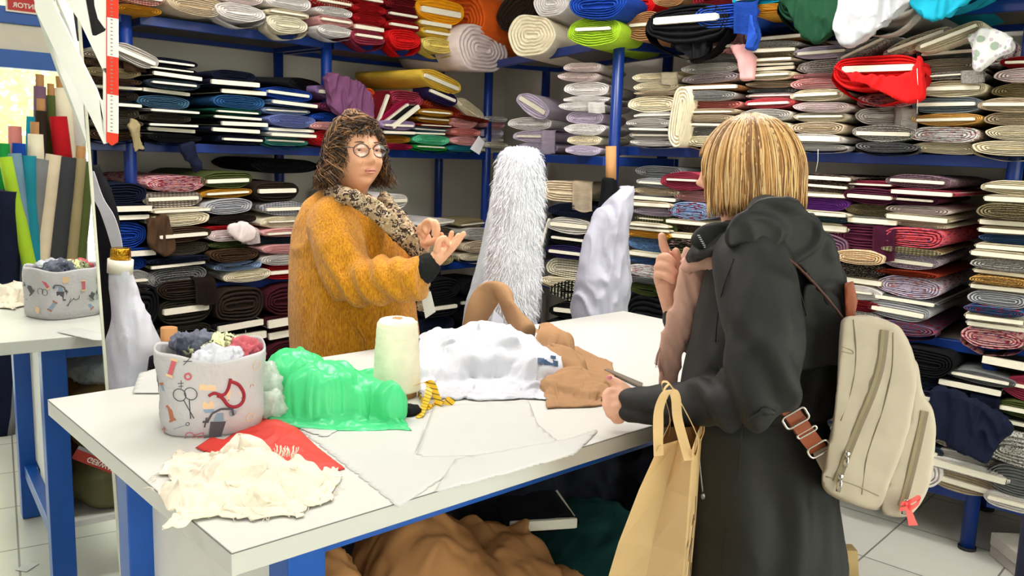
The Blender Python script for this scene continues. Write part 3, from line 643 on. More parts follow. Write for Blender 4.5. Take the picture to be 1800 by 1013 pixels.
stack('B', 'low', 1528, 86, 318, [(12, 'rose', 'b'), (26, 'plum', 'b', 0, 6), (20, 'khaki:mottled', 'n', 0, 4), (14, 'greywhite', 't', 0, 10), (40, 'plum', 'f0', 0, -2, 100), (24, 'apricot:check', 'n', 0, -2), (22, 'darkbrown:mottled', 'n', 0, -6), (14, 'beige', 't', 0, -4), (24, 'white', 'r1', 0, -6), (18, 'darkred', 'n', 0, -6), (30, 'greywhite:mottled', 'n', 0, -6)], 'of the stack right of the black hood')
stack('B', 'low', 1612, 104, 308, [(24, 'mauve:mottled', 'b', 1, 0), (12, 'rose', 't', 1, 14), (16, 'plum', 'b', 1, -12), (16, 'palepink', 'n', 1, 4), (14, 'cream', 't', 1, 6), (10, 'ivory', 'n', 1, 4), (34, 'coral:floral', 'n', -1, 4), (12, 'khaki:dots', 'n', 1, 4), (28, 'palelilac:mottled', 'b', 1, -4), (10, 'rust', 'n'), (40, 'palelilac:floral', 'n', 1, 2), (10, 'grey:mottled', 't', 1), (32, 'lightgrey', 'b', 2, -10), (24, 'mauve:floral', 'g', 1, 4)], 'of the colourful stack above the backpack')
stack('B', 'low', 1782, 100, 318, [(24, 'cream', 'b'), (14, 'cream', 't', 0, 6), (26, 'khaki:mottled', 'n'), (14, 'beige', 't'), (12, 'beige', 't'), (16, 'denim', 'n', 0, 4), (11, 'cream', 't'), (13, 'cream', 't', 0, -4), (20, 'greywhite:mottled', 'n'), (10, 'cream', 't'), (14, 'apricot:mottled', 'n'), (12, 'beige', 't'), (26, 'lightgrey', 'n', 0, -2), (14, 'denim:floral', 'n', 0, -4), (13, 'cream', 't', 0, -2), (13, 'white', 't'), (34, 'pink:floral', 'g', 0, -4)], 'of the tall stack at the lower right edge')
# ---- bottom shelf
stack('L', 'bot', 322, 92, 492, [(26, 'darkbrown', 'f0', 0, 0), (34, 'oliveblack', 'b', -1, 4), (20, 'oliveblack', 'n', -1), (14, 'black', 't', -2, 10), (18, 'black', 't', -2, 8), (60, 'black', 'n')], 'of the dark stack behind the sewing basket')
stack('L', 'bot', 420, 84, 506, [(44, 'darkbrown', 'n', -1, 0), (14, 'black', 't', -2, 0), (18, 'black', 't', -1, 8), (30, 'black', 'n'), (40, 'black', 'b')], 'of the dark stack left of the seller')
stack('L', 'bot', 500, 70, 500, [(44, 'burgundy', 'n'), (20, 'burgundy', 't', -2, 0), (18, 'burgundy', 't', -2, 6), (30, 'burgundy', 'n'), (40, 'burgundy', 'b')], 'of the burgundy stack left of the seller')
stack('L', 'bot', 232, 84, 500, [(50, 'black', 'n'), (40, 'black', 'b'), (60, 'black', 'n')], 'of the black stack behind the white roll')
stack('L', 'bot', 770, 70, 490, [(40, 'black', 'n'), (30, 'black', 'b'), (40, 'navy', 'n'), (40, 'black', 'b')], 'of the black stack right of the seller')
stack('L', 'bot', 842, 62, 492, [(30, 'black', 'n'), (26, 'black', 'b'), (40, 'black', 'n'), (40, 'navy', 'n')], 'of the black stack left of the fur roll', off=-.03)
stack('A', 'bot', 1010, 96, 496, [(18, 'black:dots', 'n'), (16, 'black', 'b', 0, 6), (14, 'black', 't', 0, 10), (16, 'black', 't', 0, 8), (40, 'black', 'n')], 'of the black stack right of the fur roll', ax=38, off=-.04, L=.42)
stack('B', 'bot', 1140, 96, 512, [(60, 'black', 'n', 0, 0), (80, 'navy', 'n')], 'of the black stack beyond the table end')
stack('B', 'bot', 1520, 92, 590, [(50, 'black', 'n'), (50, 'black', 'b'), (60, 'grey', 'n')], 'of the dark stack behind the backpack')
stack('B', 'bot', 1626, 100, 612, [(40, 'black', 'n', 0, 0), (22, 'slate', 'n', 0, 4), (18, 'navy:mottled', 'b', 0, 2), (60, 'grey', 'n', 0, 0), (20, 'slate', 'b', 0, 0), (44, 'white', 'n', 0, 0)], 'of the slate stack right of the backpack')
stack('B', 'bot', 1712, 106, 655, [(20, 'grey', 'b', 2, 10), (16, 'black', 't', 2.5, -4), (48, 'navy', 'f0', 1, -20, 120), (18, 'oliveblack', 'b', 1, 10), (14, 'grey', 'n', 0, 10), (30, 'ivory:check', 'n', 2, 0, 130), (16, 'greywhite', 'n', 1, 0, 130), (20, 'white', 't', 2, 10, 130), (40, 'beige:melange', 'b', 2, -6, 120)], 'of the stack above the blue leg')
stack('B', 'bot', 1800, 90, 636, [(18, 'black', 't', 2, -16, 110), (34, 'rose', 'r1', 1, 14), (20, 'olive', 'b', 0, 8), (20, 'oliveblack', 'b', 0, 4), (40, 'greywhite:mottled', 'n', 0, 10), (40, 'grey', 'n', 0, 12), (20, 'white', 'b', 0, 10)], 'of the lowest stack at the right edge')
# ---- top shelf
T = lambda *a, **k: single(*a, **k)
T('L', 244, 17, 76, 14, 'mustard', 'n0', 'flat bolt at the top left beside the ruler', off=-.12)
T('L', 250, -6, 76, 28, 'red:check', 'b0', 'bolt on the flat mustard bolt at top left', off=-.12)
T('L', 346, 10, 96, 34, 'beige', 'n1', 'wide flat bolt on the top shelf, left', off=-.13, ax=4)
T('L', 300, -4, 80, 34, 'grey', 'n2', 'bolt behind the wide beige one on top', off=.0)  # grey colour stands in for shade on the beige bolt's body
T('L', 424, 22, 84, 30, 'white', 'g0', 'sagging bolt on the top shelf left of the striped ones', off=-.13)
T('L', 420, -8, 84, 30, 'palepink', 'n3', 'bolt on top of the white sagging bolt', off=-.13)
T('L', 506, 44, 70, 30, 'ivory', 'g1', 'bolt with a pointed sagging end, top shelf', off=-.13)
T('L', 506, 24, 74, 14, 'cream', 'b1', 'bolt with red edge above the pointed one', off=-.13)
T('L', 508, 4, 78, 24, 'white', 'n0', 'bolt stacked above the ivory pointed bolt', off=-.13)
T('L', 590, 55, 62, 20, 'white', 'g0', 'folded bolt with a rounded hanging loop, top shelf', off=-.14)
T('L', 590, 38, 62, 18, 'pink', 'b2', 'bolt with cream card above the white loop', off=-.13)
T('L', 588, 21, 64, 17, 'white', 'n2', 'bolt between the pink and the red spotted bolts', off=-.13)
T('L', 588, 4, 66, 18, 'red:dots', 'b3', 'bolt above the white one on the top shelf', off=-.13)
T('L', 648, 67, 58, 24, 'rose', 'd0', 'bolt with a pointed loop hanging over the shelf edge', off=-.15)
T('L', 648, 50, 54, 12, 'salmon', 't0', 'thin bolt above the rose looped one', off=-.13)
T('L', 650, 34, 58, 20, 'red', 'n1', 'folded bolt in the red group, left pile', off=-.12)
T('L', 650, 16, 58, 18, 'red', 'n3', 'folded bolt, second from top of left red pile', off=-.13)
T('L', 648, -1, 56, 18, 'red', 'b0', 'bolt with white card topping the left red pile', off=-.13)
T('L', 712, 70, 56, 34, 'scarlet', 'g1', 'folded bolt with loop hanging over the top shelf edge', off=-.15)
T('L', 709, 46, 58, 20, 'red', 'b1', 'bolt with card above the scarlet looped one', off=-.13)
T('L', 708, 28, 58, 18, 'darkred', 'b2', 'bolt with card in the right red pile', off=-.13)
T('L', 712, 8, 68, 22, 'darkred', 'n0', 'folded bolt topping the right red pile', off=-.13)
T('L', 772, 80, 58, 26, 'paleyellow', 'g0', 'folded bolt, lowest of the yellow group', off=-.15)
T('L', 770, 58, 56, 20, 'yellow', 'b3', 'bolt with card in the yellow group', off=-.13)
T('L', 766, 43, 58, 12, 'yellow', 't1', 'thin bolt in the yellow group', off=-.13)
T('L', 775, 20, 84, 44, 'amber', 'b0', 'bolt topping the yellow group', off=-.14)
T('L', 851, 87, 88, 78, 'palepink', 'r0', 'large round roll hanging over the corner of the top shelf', off=-.16, ax=12)
T('A', 934, 62, 84, 72, 'cream', 'r0', 'large round roll on the corner of the top shelf', ax=40, off=-.16, L=.6)
T('A', 968, 6, 62, 44, 'white', 'r0', 'round roll above the cream one at the corner', ax=40, off=-.10, L=.6)
T('A', 1043, 54, 92, 54, 'lime', 'r1', 'green rolled bolt with card on the top shelf', ax=34, off=-.14, L=.6)
T('A', 1050, 8, 100, 50, 'blue', 'n1', 'big folded bolt on the lime-green roll', ax=34, off=-.16, L=.6)
T('B', 1132, 46, 74, 50, 'tan', 'r1', 'rolled bolt on the top shelf right of the lime one', off=-.12)
T('B', 1122, 4, 60, 44, 'scarlet', 'n0', 'folded cloth above the tan roll', off=-.04)
T('B', 1176, -4, 60, 30, 'tan', 'n1', 'folded cloth right of the scarlet one at the top', off=-.12)
T('B', 1205, 42, 140, 66, 'black', 'd1', 'big bolt with a long sagging end on the top shelf', off=-.22)
T('B', 1274, 28, 108, 40, 'royal', 'f0', 'bright bolt with an end hanging down, top shelf', off=-.22)
T('B', 1262, -2, 90, 20, 'darkred', 'n2', 'folded cloth above the bright blue bolt', off=-.18)
T('B', 1348, 18, 86, 22, 'gold', 'n3', 'bolt between the blue and dark green ones on top', off=-.2)
T('B', 1336, -4, 96, 22, 'cyan', 'b1', 'bolt above the golden one on the top shelf', off=-.2)
T('B', 1428, 6, 116, 60, 'darkgreen', 'd0', 'big bolt sagging over the top shelf edge', off=-.24)
T('B', 1540, 2, 140, 64, 'greywhite', 'd1', 'big draped bolt sagging over the shelf right of green', off=-.26)
T('B', 1655, -18, 130, 46, 'cyan', 'g0', 'turquoise draped bolt at the top right', off=-.26)
T('B', 1760, -30, 120, 40, 'black', 'n1', 'bolt at the top right corner', off=-.1)
r = place_bolt('orange', 'r0', upt('L', 1.70, 2.20, .02), R(-45), .42, .34, .60, 'large burnt-orange bolt lying behind the yellow group on the top shelf', 'bolts lying on the top shelf')
r.location = upt('L', 2.12, 2.10, .02); 
T('A', 905, 20, 70, 60, 'darkbrown', 'n2', 'dark cloth slumped between orange and white rolls', ax=40, off=.0, L=.5, tilt=-38)
# ------------------------------------------------------------------ draped cloth (settled with the cloth solver)
def settle(name, size, n, fn, frames=28, stiff=6.0, thick=.0015, self_col=True, ground=None, extra=(), mass=.25, damp=3.0, sub=1, z_table=0.90, table_quad=None):
    """a square sheet, placed by fn(u, v) -> world point, is left to fall on the table and settle"""
    bm = bmesh.new(); nx, ny = n
    vs = [[bm.verts.new(fn(i / nx, j / ny)) for j in range(ny + 1)] for i in range(nx + 1)]
    for i in range(nx):
        for j in range(ny): bm.faces.new((vs[i][j], vs[i + 1][j], vs[i + 1][j + 1], vs[i][j + 1]))
    me = bpy.data.meshes.new(name + '_in'); bm.to_mesh(me); bm.free()
    o = bpy.data.objects.new('sim', me); COL.objects.link(o)
    # collision ground
    gb = bmesh.new(); q = table_quad or [V(-3, -1, z_table), V(3, -1, z_table), V(3, 5, z_table), V(-3, 5, z_table)]
    prism(gb, [V(p[0], p[1], z_table) for p in q], V(0, 0, -1), .1); bmesh.ops.recalc_face_normals(gb, faces=gb.faces)
    gm = bpy.data.meshes.new('g'); gb.to_mesh(gm); gb.free(); go = bpy.data.objects.new('g', gm); COL.objects.link(go)
    cols = [go] + list(extra)
    for c_ in cols:
        c_.modifiers.new('c', 'COLLISION'); c_.collision.thickness_outer = .002; c_.collision.cloth_friction = 18
    m = o.modifiers.new('cloth', 'CLOTH'); s = m.settings; s.quality = 4; s.mass = mass; s.tension_stiffness = stiff; s.compression_stiffness = stiff; s.shear_stiffness = stiff * .6
    s.bending_stiffness = .25; s.air_damping = damp; s.tension_damping = 8; s.compression_damping = 8
    m.collision_settings.distance_min = .002; m.collision_settings.collision_quality = 1
    m.collision_settings.use_self_collision = self_col; m.collision_settings.self_distance_min = .0025
    m.point_cache.frame_start = 1; m.point_cache.frame_end = frames + 2
    f0 = S.frame_current
    for f in range(1, frames + 1): S.frame_set(f)
    dg = bpy.context.evaluated_depsgraph_get(); out = bpy.data.meshes.new_from_object(o.evaluated_get(dg), depsgraph=dg)
    bpy.data.objects.remove(o); bpy.data.objects.remove(go)
    for c_ in extra: c_.modifiers.clear()
    S.frame_set(1)
    # one level of smoothing and a little thickness
    t = bpy.data.objects.new('t', out); COL.objects.link(t); sm = t.modifiers.new('m', 'SMOOTH'); sm.factor = .5; sm.iterations = 2; ss = t.modifiers.new('s', 'SUBSURF'); ss.levels = 1; sd = t.modifiers.new('d', 'SOLIDIFY'); sd.thickness = thick; sd.offset = 0
    dg = bpy.context.evaluated_depsgraph_get(); fin = bpy.data.meshes.new_from_object(t.evaluated_get(dg), depsgraph=dg); bpy.data.objects.remove(t)
    fin.name = name; fin.materials.clear(); shade(fin)
    return fin

def drape(name, blobs, corners, n=(64, 64), over=1.5, wave=.05, wf=7, seed=1, frames=16, thick=.0014, stiff=5.0, self_col=False, amp=.010, freq=12, zt=0.90, lift=.02):
    """cloth sheet laid over a hidden heap; corners = four world points of its footprint"""
    hm = lump(blobs, .008, amp, freq, 3, seed=seed, fine=0, name='heap', zmin=zt + .001); ho = bpy.data.objects.new('heap', hm); COL.objects.link(ho)
    from mathutils.bvhtree import BVHTree
    bv = BVHTree.FromPolygons([v.co for v in hm.vertices], [p.vertices for p in hm.polygons]); A, B, C, D = [Vector(c) for c in corners]
    def fn(u, v):
        p = (A * (1 - u) + B * u) * (1 - v) + (D * (1 - u) + C * u) * v
        q = Vector((p.x * wf, p.y * wf, seed * 2.7)); e = min(u, v, 1 - u, 1 - v)
        p = p + Vector((noise.noise(q + Vector((5, 0, 0))), noise.noise(q + Vector((0, 5, 0))), 0)) * wave * .55
        h = bv.ray_cast(Vector((p.x, p.y, 3)), Vector((0, 0, -1)))[0]; z = max(h.z if h else zt, zt) + .004
        w = wave * (abs(noise.noise(q * 1.3)) * 1.5 + .7 * abs(noise.noise(q * 2.9)))
        return V(p.x, p.y, z + lift * .3 + w)
    me = settle(name, 1, n, fn, frames, stiff, thick, self_col, extra=[ho], z_table=zt)
    bpy.data.objects.remove(ho)
    for v in me.vertices:
        if v.co.z < zt + .0006: v.co.z = zt + .0006
    return me
# ------------------------------------------------------------------ mirror
MN = V(-.637, .770, 0).normalized(); MD = V(.770, .637, 0).normalized(); MC = 2.467
MP = MN * MC
def refl(p): p = Vector(p); return p + MN * 2 * (MC - MN.dot(p))
e0 = onp(139, 33, MP, MN); e1 = onp(213, 1013, MP, MN)
def edge(z): return e0 + (e1 - e0) * ((z - e0.z) / (e1.z - e0.z))
mroot = empty('mirror', edge(0.02) - MD * .5, 'tall leaning wall mirror with a thin pale edge at the left, reflecting the shop window', 'mirror')
m_mir = bpy.data.materials.new('silvered_glass'); m_mir.use_nodes = True; bs = m_mir.node_tree.nodes['Principled BSDF']
bs.inputs['Base Color'].default_value = (.9, .93, .91, 1); bs.inputs['Metallic'].default_value = 1; bs.inputs['Roughness'].default_value = .01
bm = bmesh.new(); zt, zb_ = 2.02, .12
q = [edge(zb_) - MD * .95, edge(zb_), edge(zt), edge(zt) - MD * .95]
prism(bm, q, MN, .008); g1 = bm_obj('glass', bm, m_mir)
bm = bmesh.new(); prism(bm, [p + MN * .009 for p in q], MN, .012); g2 = bm_obj('backing', bm, base_mat('mirror_backing', '#4a3c30', .8))
bm = bmesh.new(); add_beam(bm, edge(zb_) + MN * .008, edge(zt) + MN * .008, .007, .024, .001, up=MN); add_beam(bm, q[3] + V(0, 0, .006), q[2] + V(0, 0, .006), .02, .014)
add_beam(bm, q[0] - V(0, 0, .006), q[1] - V(0, 0, .006), .02, .014)
g3 = bm_obj('frame', bm, base_mat('pale_frame', '#d9d6c4', .5))
bm = bmesh.new(); add_box(bm, edge(.07) - MD * .8 + MN * .02 - V(0, 0, .0), (.08, .08, .11)); add_box(bm, edge(.07) - MD * .12 + MN * .02, (.08, .08, .11)); g4 = bm_obj('foot', bm, base_mat('mirror_backing', '#4a3c30'))
adopt(mroot, g1, g2, g3, g4)
# red extinguisher sign above the window beam (read through the mirror)
def wlocal(s, z, out=-.03): return frame(wpt(s, z, out), -WD * 1, V(0, 0, 1), WN * -1)
def s_of(px, py):   # photo pixel seen in the mirror -> position along the window wall
    r = ray(px, py); o = refl(CAM); d = refl(CAM + r) - o
    tt = (WP - o).dot(WN) / d.dot(WN); p = o + d * tt; return (p - WP).dot(WD), p.z
sg, zg = s_of(12, 19)
dir_s = 1 if s_of(60, 19)[0] > sg else -1
scx = sg + dir_s * .105
sr = empty('extinguisher_sign', wpt(scx, zg + .07, -.022), 'small red sign with white lettering above the window, mirrored', 'sign')
M = wlocal(scx, zg + .075, -.024)
bm = bmesh.new(); add_box(bm, (0, 0, 0), (.23, .16, .003), M); a = bm_obj('border', bm, base_mat('sign_white', '#efe9dc', .5))
bm = bmesh.new(); add_box(bm, (0, 0, .002), (.212, .142, .003), M); b = bm_obj('panel', bm, base_mat('sign_red', '#c5281d', .45))
c = text_mesh('lettering', 'EXTINTOR', .034, M @ Matrix.Translation((0, -.045, .0045)), base_mat('sign_white', '#efe9dc'), bold=True)
bm = bmesh.new(); add_box(bm, (-.03, .02, .0042), (.03, .07, .001), M); add_box(bm, (-.03, .06, .0042), (.014, .014, .001), M); d = bm_obj('pictogram', bm, base_mat('sign_white', '#efe9dc'))
adopt(sr, a, b, c, d)

# ------------------------------------------------------------------ rolls of cloth standing by the window (seen in the mirror)
M_kraft = base_mat('kraft_card', '#b98552', .8, vary=.1)
def std_roll(a, b, r, spec, label, core=.1, group=None, wob=.0, name='fabric_roll', tip=True):
    """standing roll from base a to top b with a cardboard core showing"""
    m, _ = fab(spec) if isinstance(spec, str) else (spec, '')
    a, b = Vector(a), Vector(b); d = (b - a).normalized(); root = empty(name, a, label, 'fabric roll', group)
    bm = bmesh.new(); N = 14; pts = [a + (b - a) * (i / N) for i in range(N + 1)]
    rad = [r * (1 + .08 * noise.noise(Vector((i * .6, a.x * 9, a.y * 5)))) for i in range(N + 1)]; rad[-1] *= .92
    add_tube(bm, pts, rad, 18); me_o = bm_obj('fabric', bm, m); kids = [me_o]
    if tip:
        bm = bmesh.new(); add_tube(bm, [b - d * .05, b + d * core], [r * .55 + .004, r * .55 + .004], 14); kids.append(bm_obj('card_tube', bm, M_kraft))
    adopt(root, *kids)
rolls = [  # top px,py, lower px,py, width px, depth, colour, note
 (70, 152, 72, 270, 20, 4.40, 'mauve', 'mauve roll with kraft tip, tallest by the window'),
 (72, 195, 74, 300, 19, 4.30, 'darkbrown', 'dark brown roll in front of the mauve one'),
 (89, 168, 90, 300, 15, 4.40, 'olive', 'pale green roll right of the mauve one'),
 (109, 155, 124, 330, 28, 4.38, 'cream', 'tall cream roll with kraft tip'),
 (136, 150, 140, 330, 24, 4.40, 'greywhite', 'grey-white roll farthest right in the mirror'),
 (102, 205, 120, 330, 30, 4.26, 'red', 'bright red roll in the mirror'),
 (55, 205, 54, 330, 16, 4.36, 'cyan', 'bright cyan roll in the mirror'),
 (64, 236, 66, 330, 29, 4.24, 'cream', 'ivory roll with fringed edge in the mirror'),
 (26, 222, 30, 330, 22, 4.38, 'salmon', 'salmon roll at the left of the mirror'),
 (33, 252, 34, 330, 22, 4.28, 'blue', 'small blue-topped roll in the mirror'),
 (6, 252, 10, 360, 20, 4.25, 'brightgreen', 'bright green roll at the mirror left edge'),
 (10, 276, 46, 420, 24, 4.12, 'lime', 'lime roll leaning right in the mirror'),
 (26, 270, 44, 400, 22, 4.18, 'bluegrey', 'grey-green roll next to the lime one'),
 (51, 274, 58, 400, 24, 4.14, 'teal', 'teal roll in the front row of the mirror'),
 (73, 280, 52, 440, 28, 4.10, 'grey', 'mid grey roll in the front row'),
 (95, 272, 72, 450, 27, 4.06, 'beige', 'cream folded roll in the front row'),
 (118, 276, 96, 460, 32, 4.04, 'darkgrey', 'dark grey roll in the front row'),
 (141, 278, 122, 460, 22, 4.06, 'khaki', 'khaki roll in the front row'),
 (157, 284, 138, 470, 18, 4.06, 'olive', 'olive striped roll at the mirror right edge'),
 (14, 335, 14, 480, 40, 4.02, 'navy', 'navy roll low at the mirror left edge')]
for x1, y1, x2, y2, w, dep, c, note in rolls:
    xx = (max(x1, 0) - 900) / F_PX; kk = (2.67 + xx * 4.45) / (.21 - xx * .19); dep = 4.45 + .19 * kk - (.34 if dep < 4.2 else (.22 if dep < 4.33 else .12))
    t1 = ony(x1, y1, dep); t2 = ony(x2, y2, dep - .02); dd = (t1 - t2).normalized(); base = t1 - dd * ((t1.z - .0) / dd.z)
    # keep the foot from drifting: lean stays moderate
    off = base - t1; off.z = 0
    ow = max(-.3, min(.3, off.dot(MD))); on_ = off.dot(MN); base = t1 + MD * ow + MN * on_ * .2; base.z = 0
    ra, rb_ = refl(base), refl(t1); rw = w * .5 * dep / F_PX
    for _ in range(40):
        if (ra.x - rw - .02) > .70 * ra.y: break
        ra = ra + WN * .01 if (ra - WP).dot(WN) < -.06 - rw else ra + WD * .01
    std_roll(ra, rb_, w * .5 * dep / F_PX, c, note + ', standing by the window', .06, 'rolls standing by the window', tip=(y1 < 200 or c in ('cream', 'khaki')))

# ------------------------------------------------------------------ hanging tailor's square and ruler
D_SQ = 2.2
def sq(px, py, dy=0): return ony(px, py, D_SQ + dy)
bm = bmesh.new(); yv = V(0, 1, 0)
def flat(pts, dy=0, th=.008, mi=0): prism(bm, [sq(x, y, dy) for x, y in pts], yv, th, mi)
flat([(-20, -150), (18, -150), (150, 120), (169, 157), (175, 174), (187, 240), (187, 252), (182, 253), (152, 191), (112, 120)])
flat([(175, 174), (181, 178), (181, 120), (187, 120), (187, 252), (180, 235)])
flat([(34, -150), (187, -150), (187, -20), (150, -20), (150, 0), (160, 55), (162, 62), (168, 63), (184, 55), (187, 50), (187, 130), (181, 124), (140, 38), (115, 0)])
flat([(164, -21), (187, -21), (187, 50.5), (184, 50), (172, 33), (166, 10)])
a = bm_obj('square_plate', bm, base_mat('white_plastic', '#efefe9', .35, vary=.02))
bm = bmesh.new(); flat([(150, -22), (165, -22), (165, 0), (167, 10), (173, 33), (185, 50), (184, 56), (168, 63), (161, 62), (158, 50), (149, 0)], .003, .004)
b = bm_obj('dark_insert', bm, base_mat('black_plastic', '#0d0d14', .4))
bm = bmesh.new(); ys = [-150, -105, -37, 30, 98, 165, 232, 250]
for i, (y0, y1) in enumerate(zip(ys, ys[1:])):
    c_ = .6 if y1 < 250 else 0
    pts = [(188, y0), (206, y0 + 3), (206 - (0), y1 + 3), (188, y1)] if i < 6 else [(188, y0), (206, y0 + 3), (205, 250), (196, 256), (188, 249)]
    flat(pts, -.003, .008, 1 if i % 2 == 0 else 0)
flat([(186.6, -150), (188.2, -150), (188.2, 250), (186.6, 250)], -.0035, .002, 1)
for i, (y0, y1) in enumerate(zip(ys[:-1], ys[1:])):
    for k in range(10):
        y = y0 + (y1 - y0) * (k + .5) / 10
        if y1 < 250: flat([(194, y), (198, y + .6), (198, y + 2.2), (194, y + 1.6)], -.0042, .001, 2)
c = bm_obj('ruler', bm, [base_mat('ruler_white', '#f1f0ec', .35, vary=.02), base_mat('ruler_red', '#e8412c', .35, vary=.02), base_mat('ruler_ink', '#8f8f92', .5)])
bm = bmesh.new(); top = sq(100, -148); add_tube(bm, [sq(100, -145, .004), V(top.x, top.y + .004, Zc)], .0025, 6); add_tube(bm, [sq(150, -145, .004), V(top.x + .03, top.y + .004, Zc)], .0025, 6)
d = bm_obj('cord', bm, base_mat('white_cord', '#e0ddd4', .8))
rt = empty('tailors_square', sq(150, 250), "white tailor's set square with red and white ruler edge hanging at the left", 'set square'); adopt(rt, a, b, c, d)

# ------------------------------------------------------------------ cutting table
TA = R(42.8); TL = V(math.cos(TA), math.sin(TA), 0); TW = V(-math.sin(TA), math.cos(TA), 0); TB = V(-.40, 1.18, 0); TLEN, TWID, TZ = 2.04, .97, .90
def tb(u, v, z=TZ): return TB + TL * u + TW * v + V(0, 0, z)
def tuv(p): q = Vector(p) - TB; return q.dot(TL), q.dot(TW)
def tp(px, py, z=TZ): return onz(px, py, z)
troot = empty('cutting_table', tb(1.02, .48, 0), 'large white-topped cutting table with blue metal legs in the foreground', 'table')
M_lam = base_mat('white_laminate', '#cbc9c4', .38, vary=.02, scale=3)
M_edge = base_mat('table_edge_white', '#cbc9c4', .5, vary=.02)
k = []
bm = bmesh.new(); prism(bm, [tb(0, 0, TZ - .0385), tb(TLEN, 0, TZ - .0385), tb(TLEN, TWID, TZ - .0385), tb(0, TWID, TZ - .0385)], V(0, 0, 1), .0385)
bmesh.ops.bevel(bm, geom=list(bm.edges), offset=.0015, segments=1, affect='EDGES'); k.append(bm_obj('table_top', bm, M_lam))
M_line = base_mat('edge_seam', '#6b6a66', .7)
bm = bmesh.new()
for a, b in (((0, 0), (TLEN, 0)), ((0, 0), (0, TWID))): add_beam(bm, tb(a[0], a[1], TZ - .0012) - (TW if a[1] == b[1] else TL) * .0004, tb(b[0], b[1], TZ - .0012) - (TW if a[1] == b[1] else TL) * .0004, .0015, .0014)
k.append(bm_obj('edge_banding', bm, M_line))
US, VS = (.155, 1.87), (.09, .86)
for u in US:
    for v in VS:
        bm = bmesh.new(); add_beam(bm, tb(u, v, .005), tb(u, v, TZ - .039), .07, .07, .003, up=TW); k.append(bm_obj('leg', bm, M_tblue))
bm = bmesh.new()
for v in VS:
    add_beam(bm, tb(US[0] + .03, v, TZ - .063), tb(US[1] - .03, v, TZ - .063), .04, .048, .002)
for u in US:
    for z in (TZ - .063, .2): add_beam(bm, tb(u, VS[0] + .03, z), tb(u, VS[1] - .03, z), .04, .048, .002)
k.append(bm_obj('frame', bm, M_tblue))
bm = bmesh.new(); add_beam(bm, tb(US[0] + .045, .47, .235), tb(US[1] - .045, .47, .235), .70, .02); k.append(bm_obj('lower_shelf', bm, M_white))
bm = bmesh.new(); add_beam(bm, tb(US[0] + .028, VS[0] + .035, .53), tb(US[0] + .028, VS[1] - .035, .53), .014, .58); k.append(bm_obj('side_panel', bm, M_white))
adopt(troot, *k)

# ------------------------------------------------------------------ soft heaps
def lump(blobs, voxel=.006, amp=.012, freq=14, smooth=3, zmin=TZ + .0008, seed=0, fine=.003, ffreq=60, sharp=2.2, name='lump'):
    bm = bmesh.new()
    for b in blobs:
        c, r = b[0], b[1]; M = Matrix.Rotation(R(b[2]) if len(b) > 2 else 0, 3, 'Z')
        add_ell(bm, c, r, M, 28)
    me = remesh(bm, voxel, smooth, name); so_ = Vector((seed * 3.1, seed * 1.7, seed))
    def f(co, n):
        p = co * freq + so_
        return amp * (ridged(p, sharp) - .55) + amp * .5 * (ridged(p * 2.3, sharp) - .5) + fine * noise.noise(co * ffreq)
    displace(me, f)
    if zmin is not None:
        for v in me.vertices:
            if v.co.z < zmin: v.co.z = zmin
    return me
def sheet(outline, H=.0, res=.008, seed=0, freq=12, edge=.03, z0=None, sharp=2.2, name='sheet', noise_amp=.004, th=.0015, drop=None):
    """cloth or paper lying on a surface: world xy outline, rises to H with creases"""
    P = [(p[0], p[1]) for p in outline]; n = len(P)
    z0 = TZ + .001 if z0 is None else z0
    def inside(x, y):
        c = False
        for i in range(n):
            x1, y1 = P[i]; x2, y2 = P[(i + 1) % n]
            if (y1 > y) != (y2 > y) and x < (x2 - x1) * (y - y1) / (y2 - y1) + x1: c = not c
        return c
    def near(x, y):
        best = (1e9, 0, 0)
        for i in range(n):
            x1, y1 = P[i]; x2, y2 = P[(i + 1) % n]; dx, dy = x2 - x1, y2 - y1; L2 = dx * dx + dy * dy
            t_ = 0 if L2 == 0 else max(0, min(1, ((x - x1) * dx + (y - y1) * dy) / L2)); qx, qy = x1 + dx * t_, y1 + dy * t_
            d = math.hypot(x - qx, y - qy)
            if d < best[0]: best = (d, qx, qy)
        return best
    xs = [p[0] for p in P]; ys = [p[1] for p in P]; x0, y0 = min(xs) - res, min(ys) - res; nx = int((max(xs) - x0) / res) + 2; ny = int((max(ys) - y0) / res) + 2
    ins = [[inside(x0 + i * res, y0 + j * res) for j in range(ny + 1)] for i in range(nx + 1)]; bm = bmesh.new(); vs = {}
    def vert(i, j):
        if (i, j) in vs: return vs[(i, j)]
        x, y = x0 + i * res, y0 + j * res; d, qx, qy = near(x, y)
        if not ins[i][j]: x, y, d = qx, qy, 0
        e = 1 - math.exp(-d / edge); p = Vector((x * freq + seed * 3.3, y * freq + seed, seed * .7))
        z = z0 + H * e * (.45 + .55 * ridged(p, sharp)) + abs(noise_amp * e * noise.noise(p * .7)) * 1.5 + noise_amp * .6 * abs(noise.noise(p * 2.1)) * e
        if drop: z = drop(x, y, z)
        vs[(i, j)] = bm.verts.new((x, y, z)); return vs[(i, j)]
    for i in range(nx):
        for j in range(ny):
            if ins[i][j] + ins[i + 1][j] + ins[i + 1][j + 1] + ins[i][j + 1] >= 2:
                f = [vert(i, j), vert(i + 1, j), vert(i + 1, j + 1), vert(i, j + 1)]
                try: bm.faces.new(f).smooth = True
                except ValueError: pass
    bmesh.ops.remove_doubles(bm, verts=bm.verts, dist=.0004)
    bmesh.ops.solidify(bm, geom=list(bm.faces), thickness=-th)
    bmesh.ops.recalc_face_normals(bm, faces=bm.faces)
    me = bpy.data.meshes.new(name); bm.to_mesh(me); bm.free(); shade(me); return me
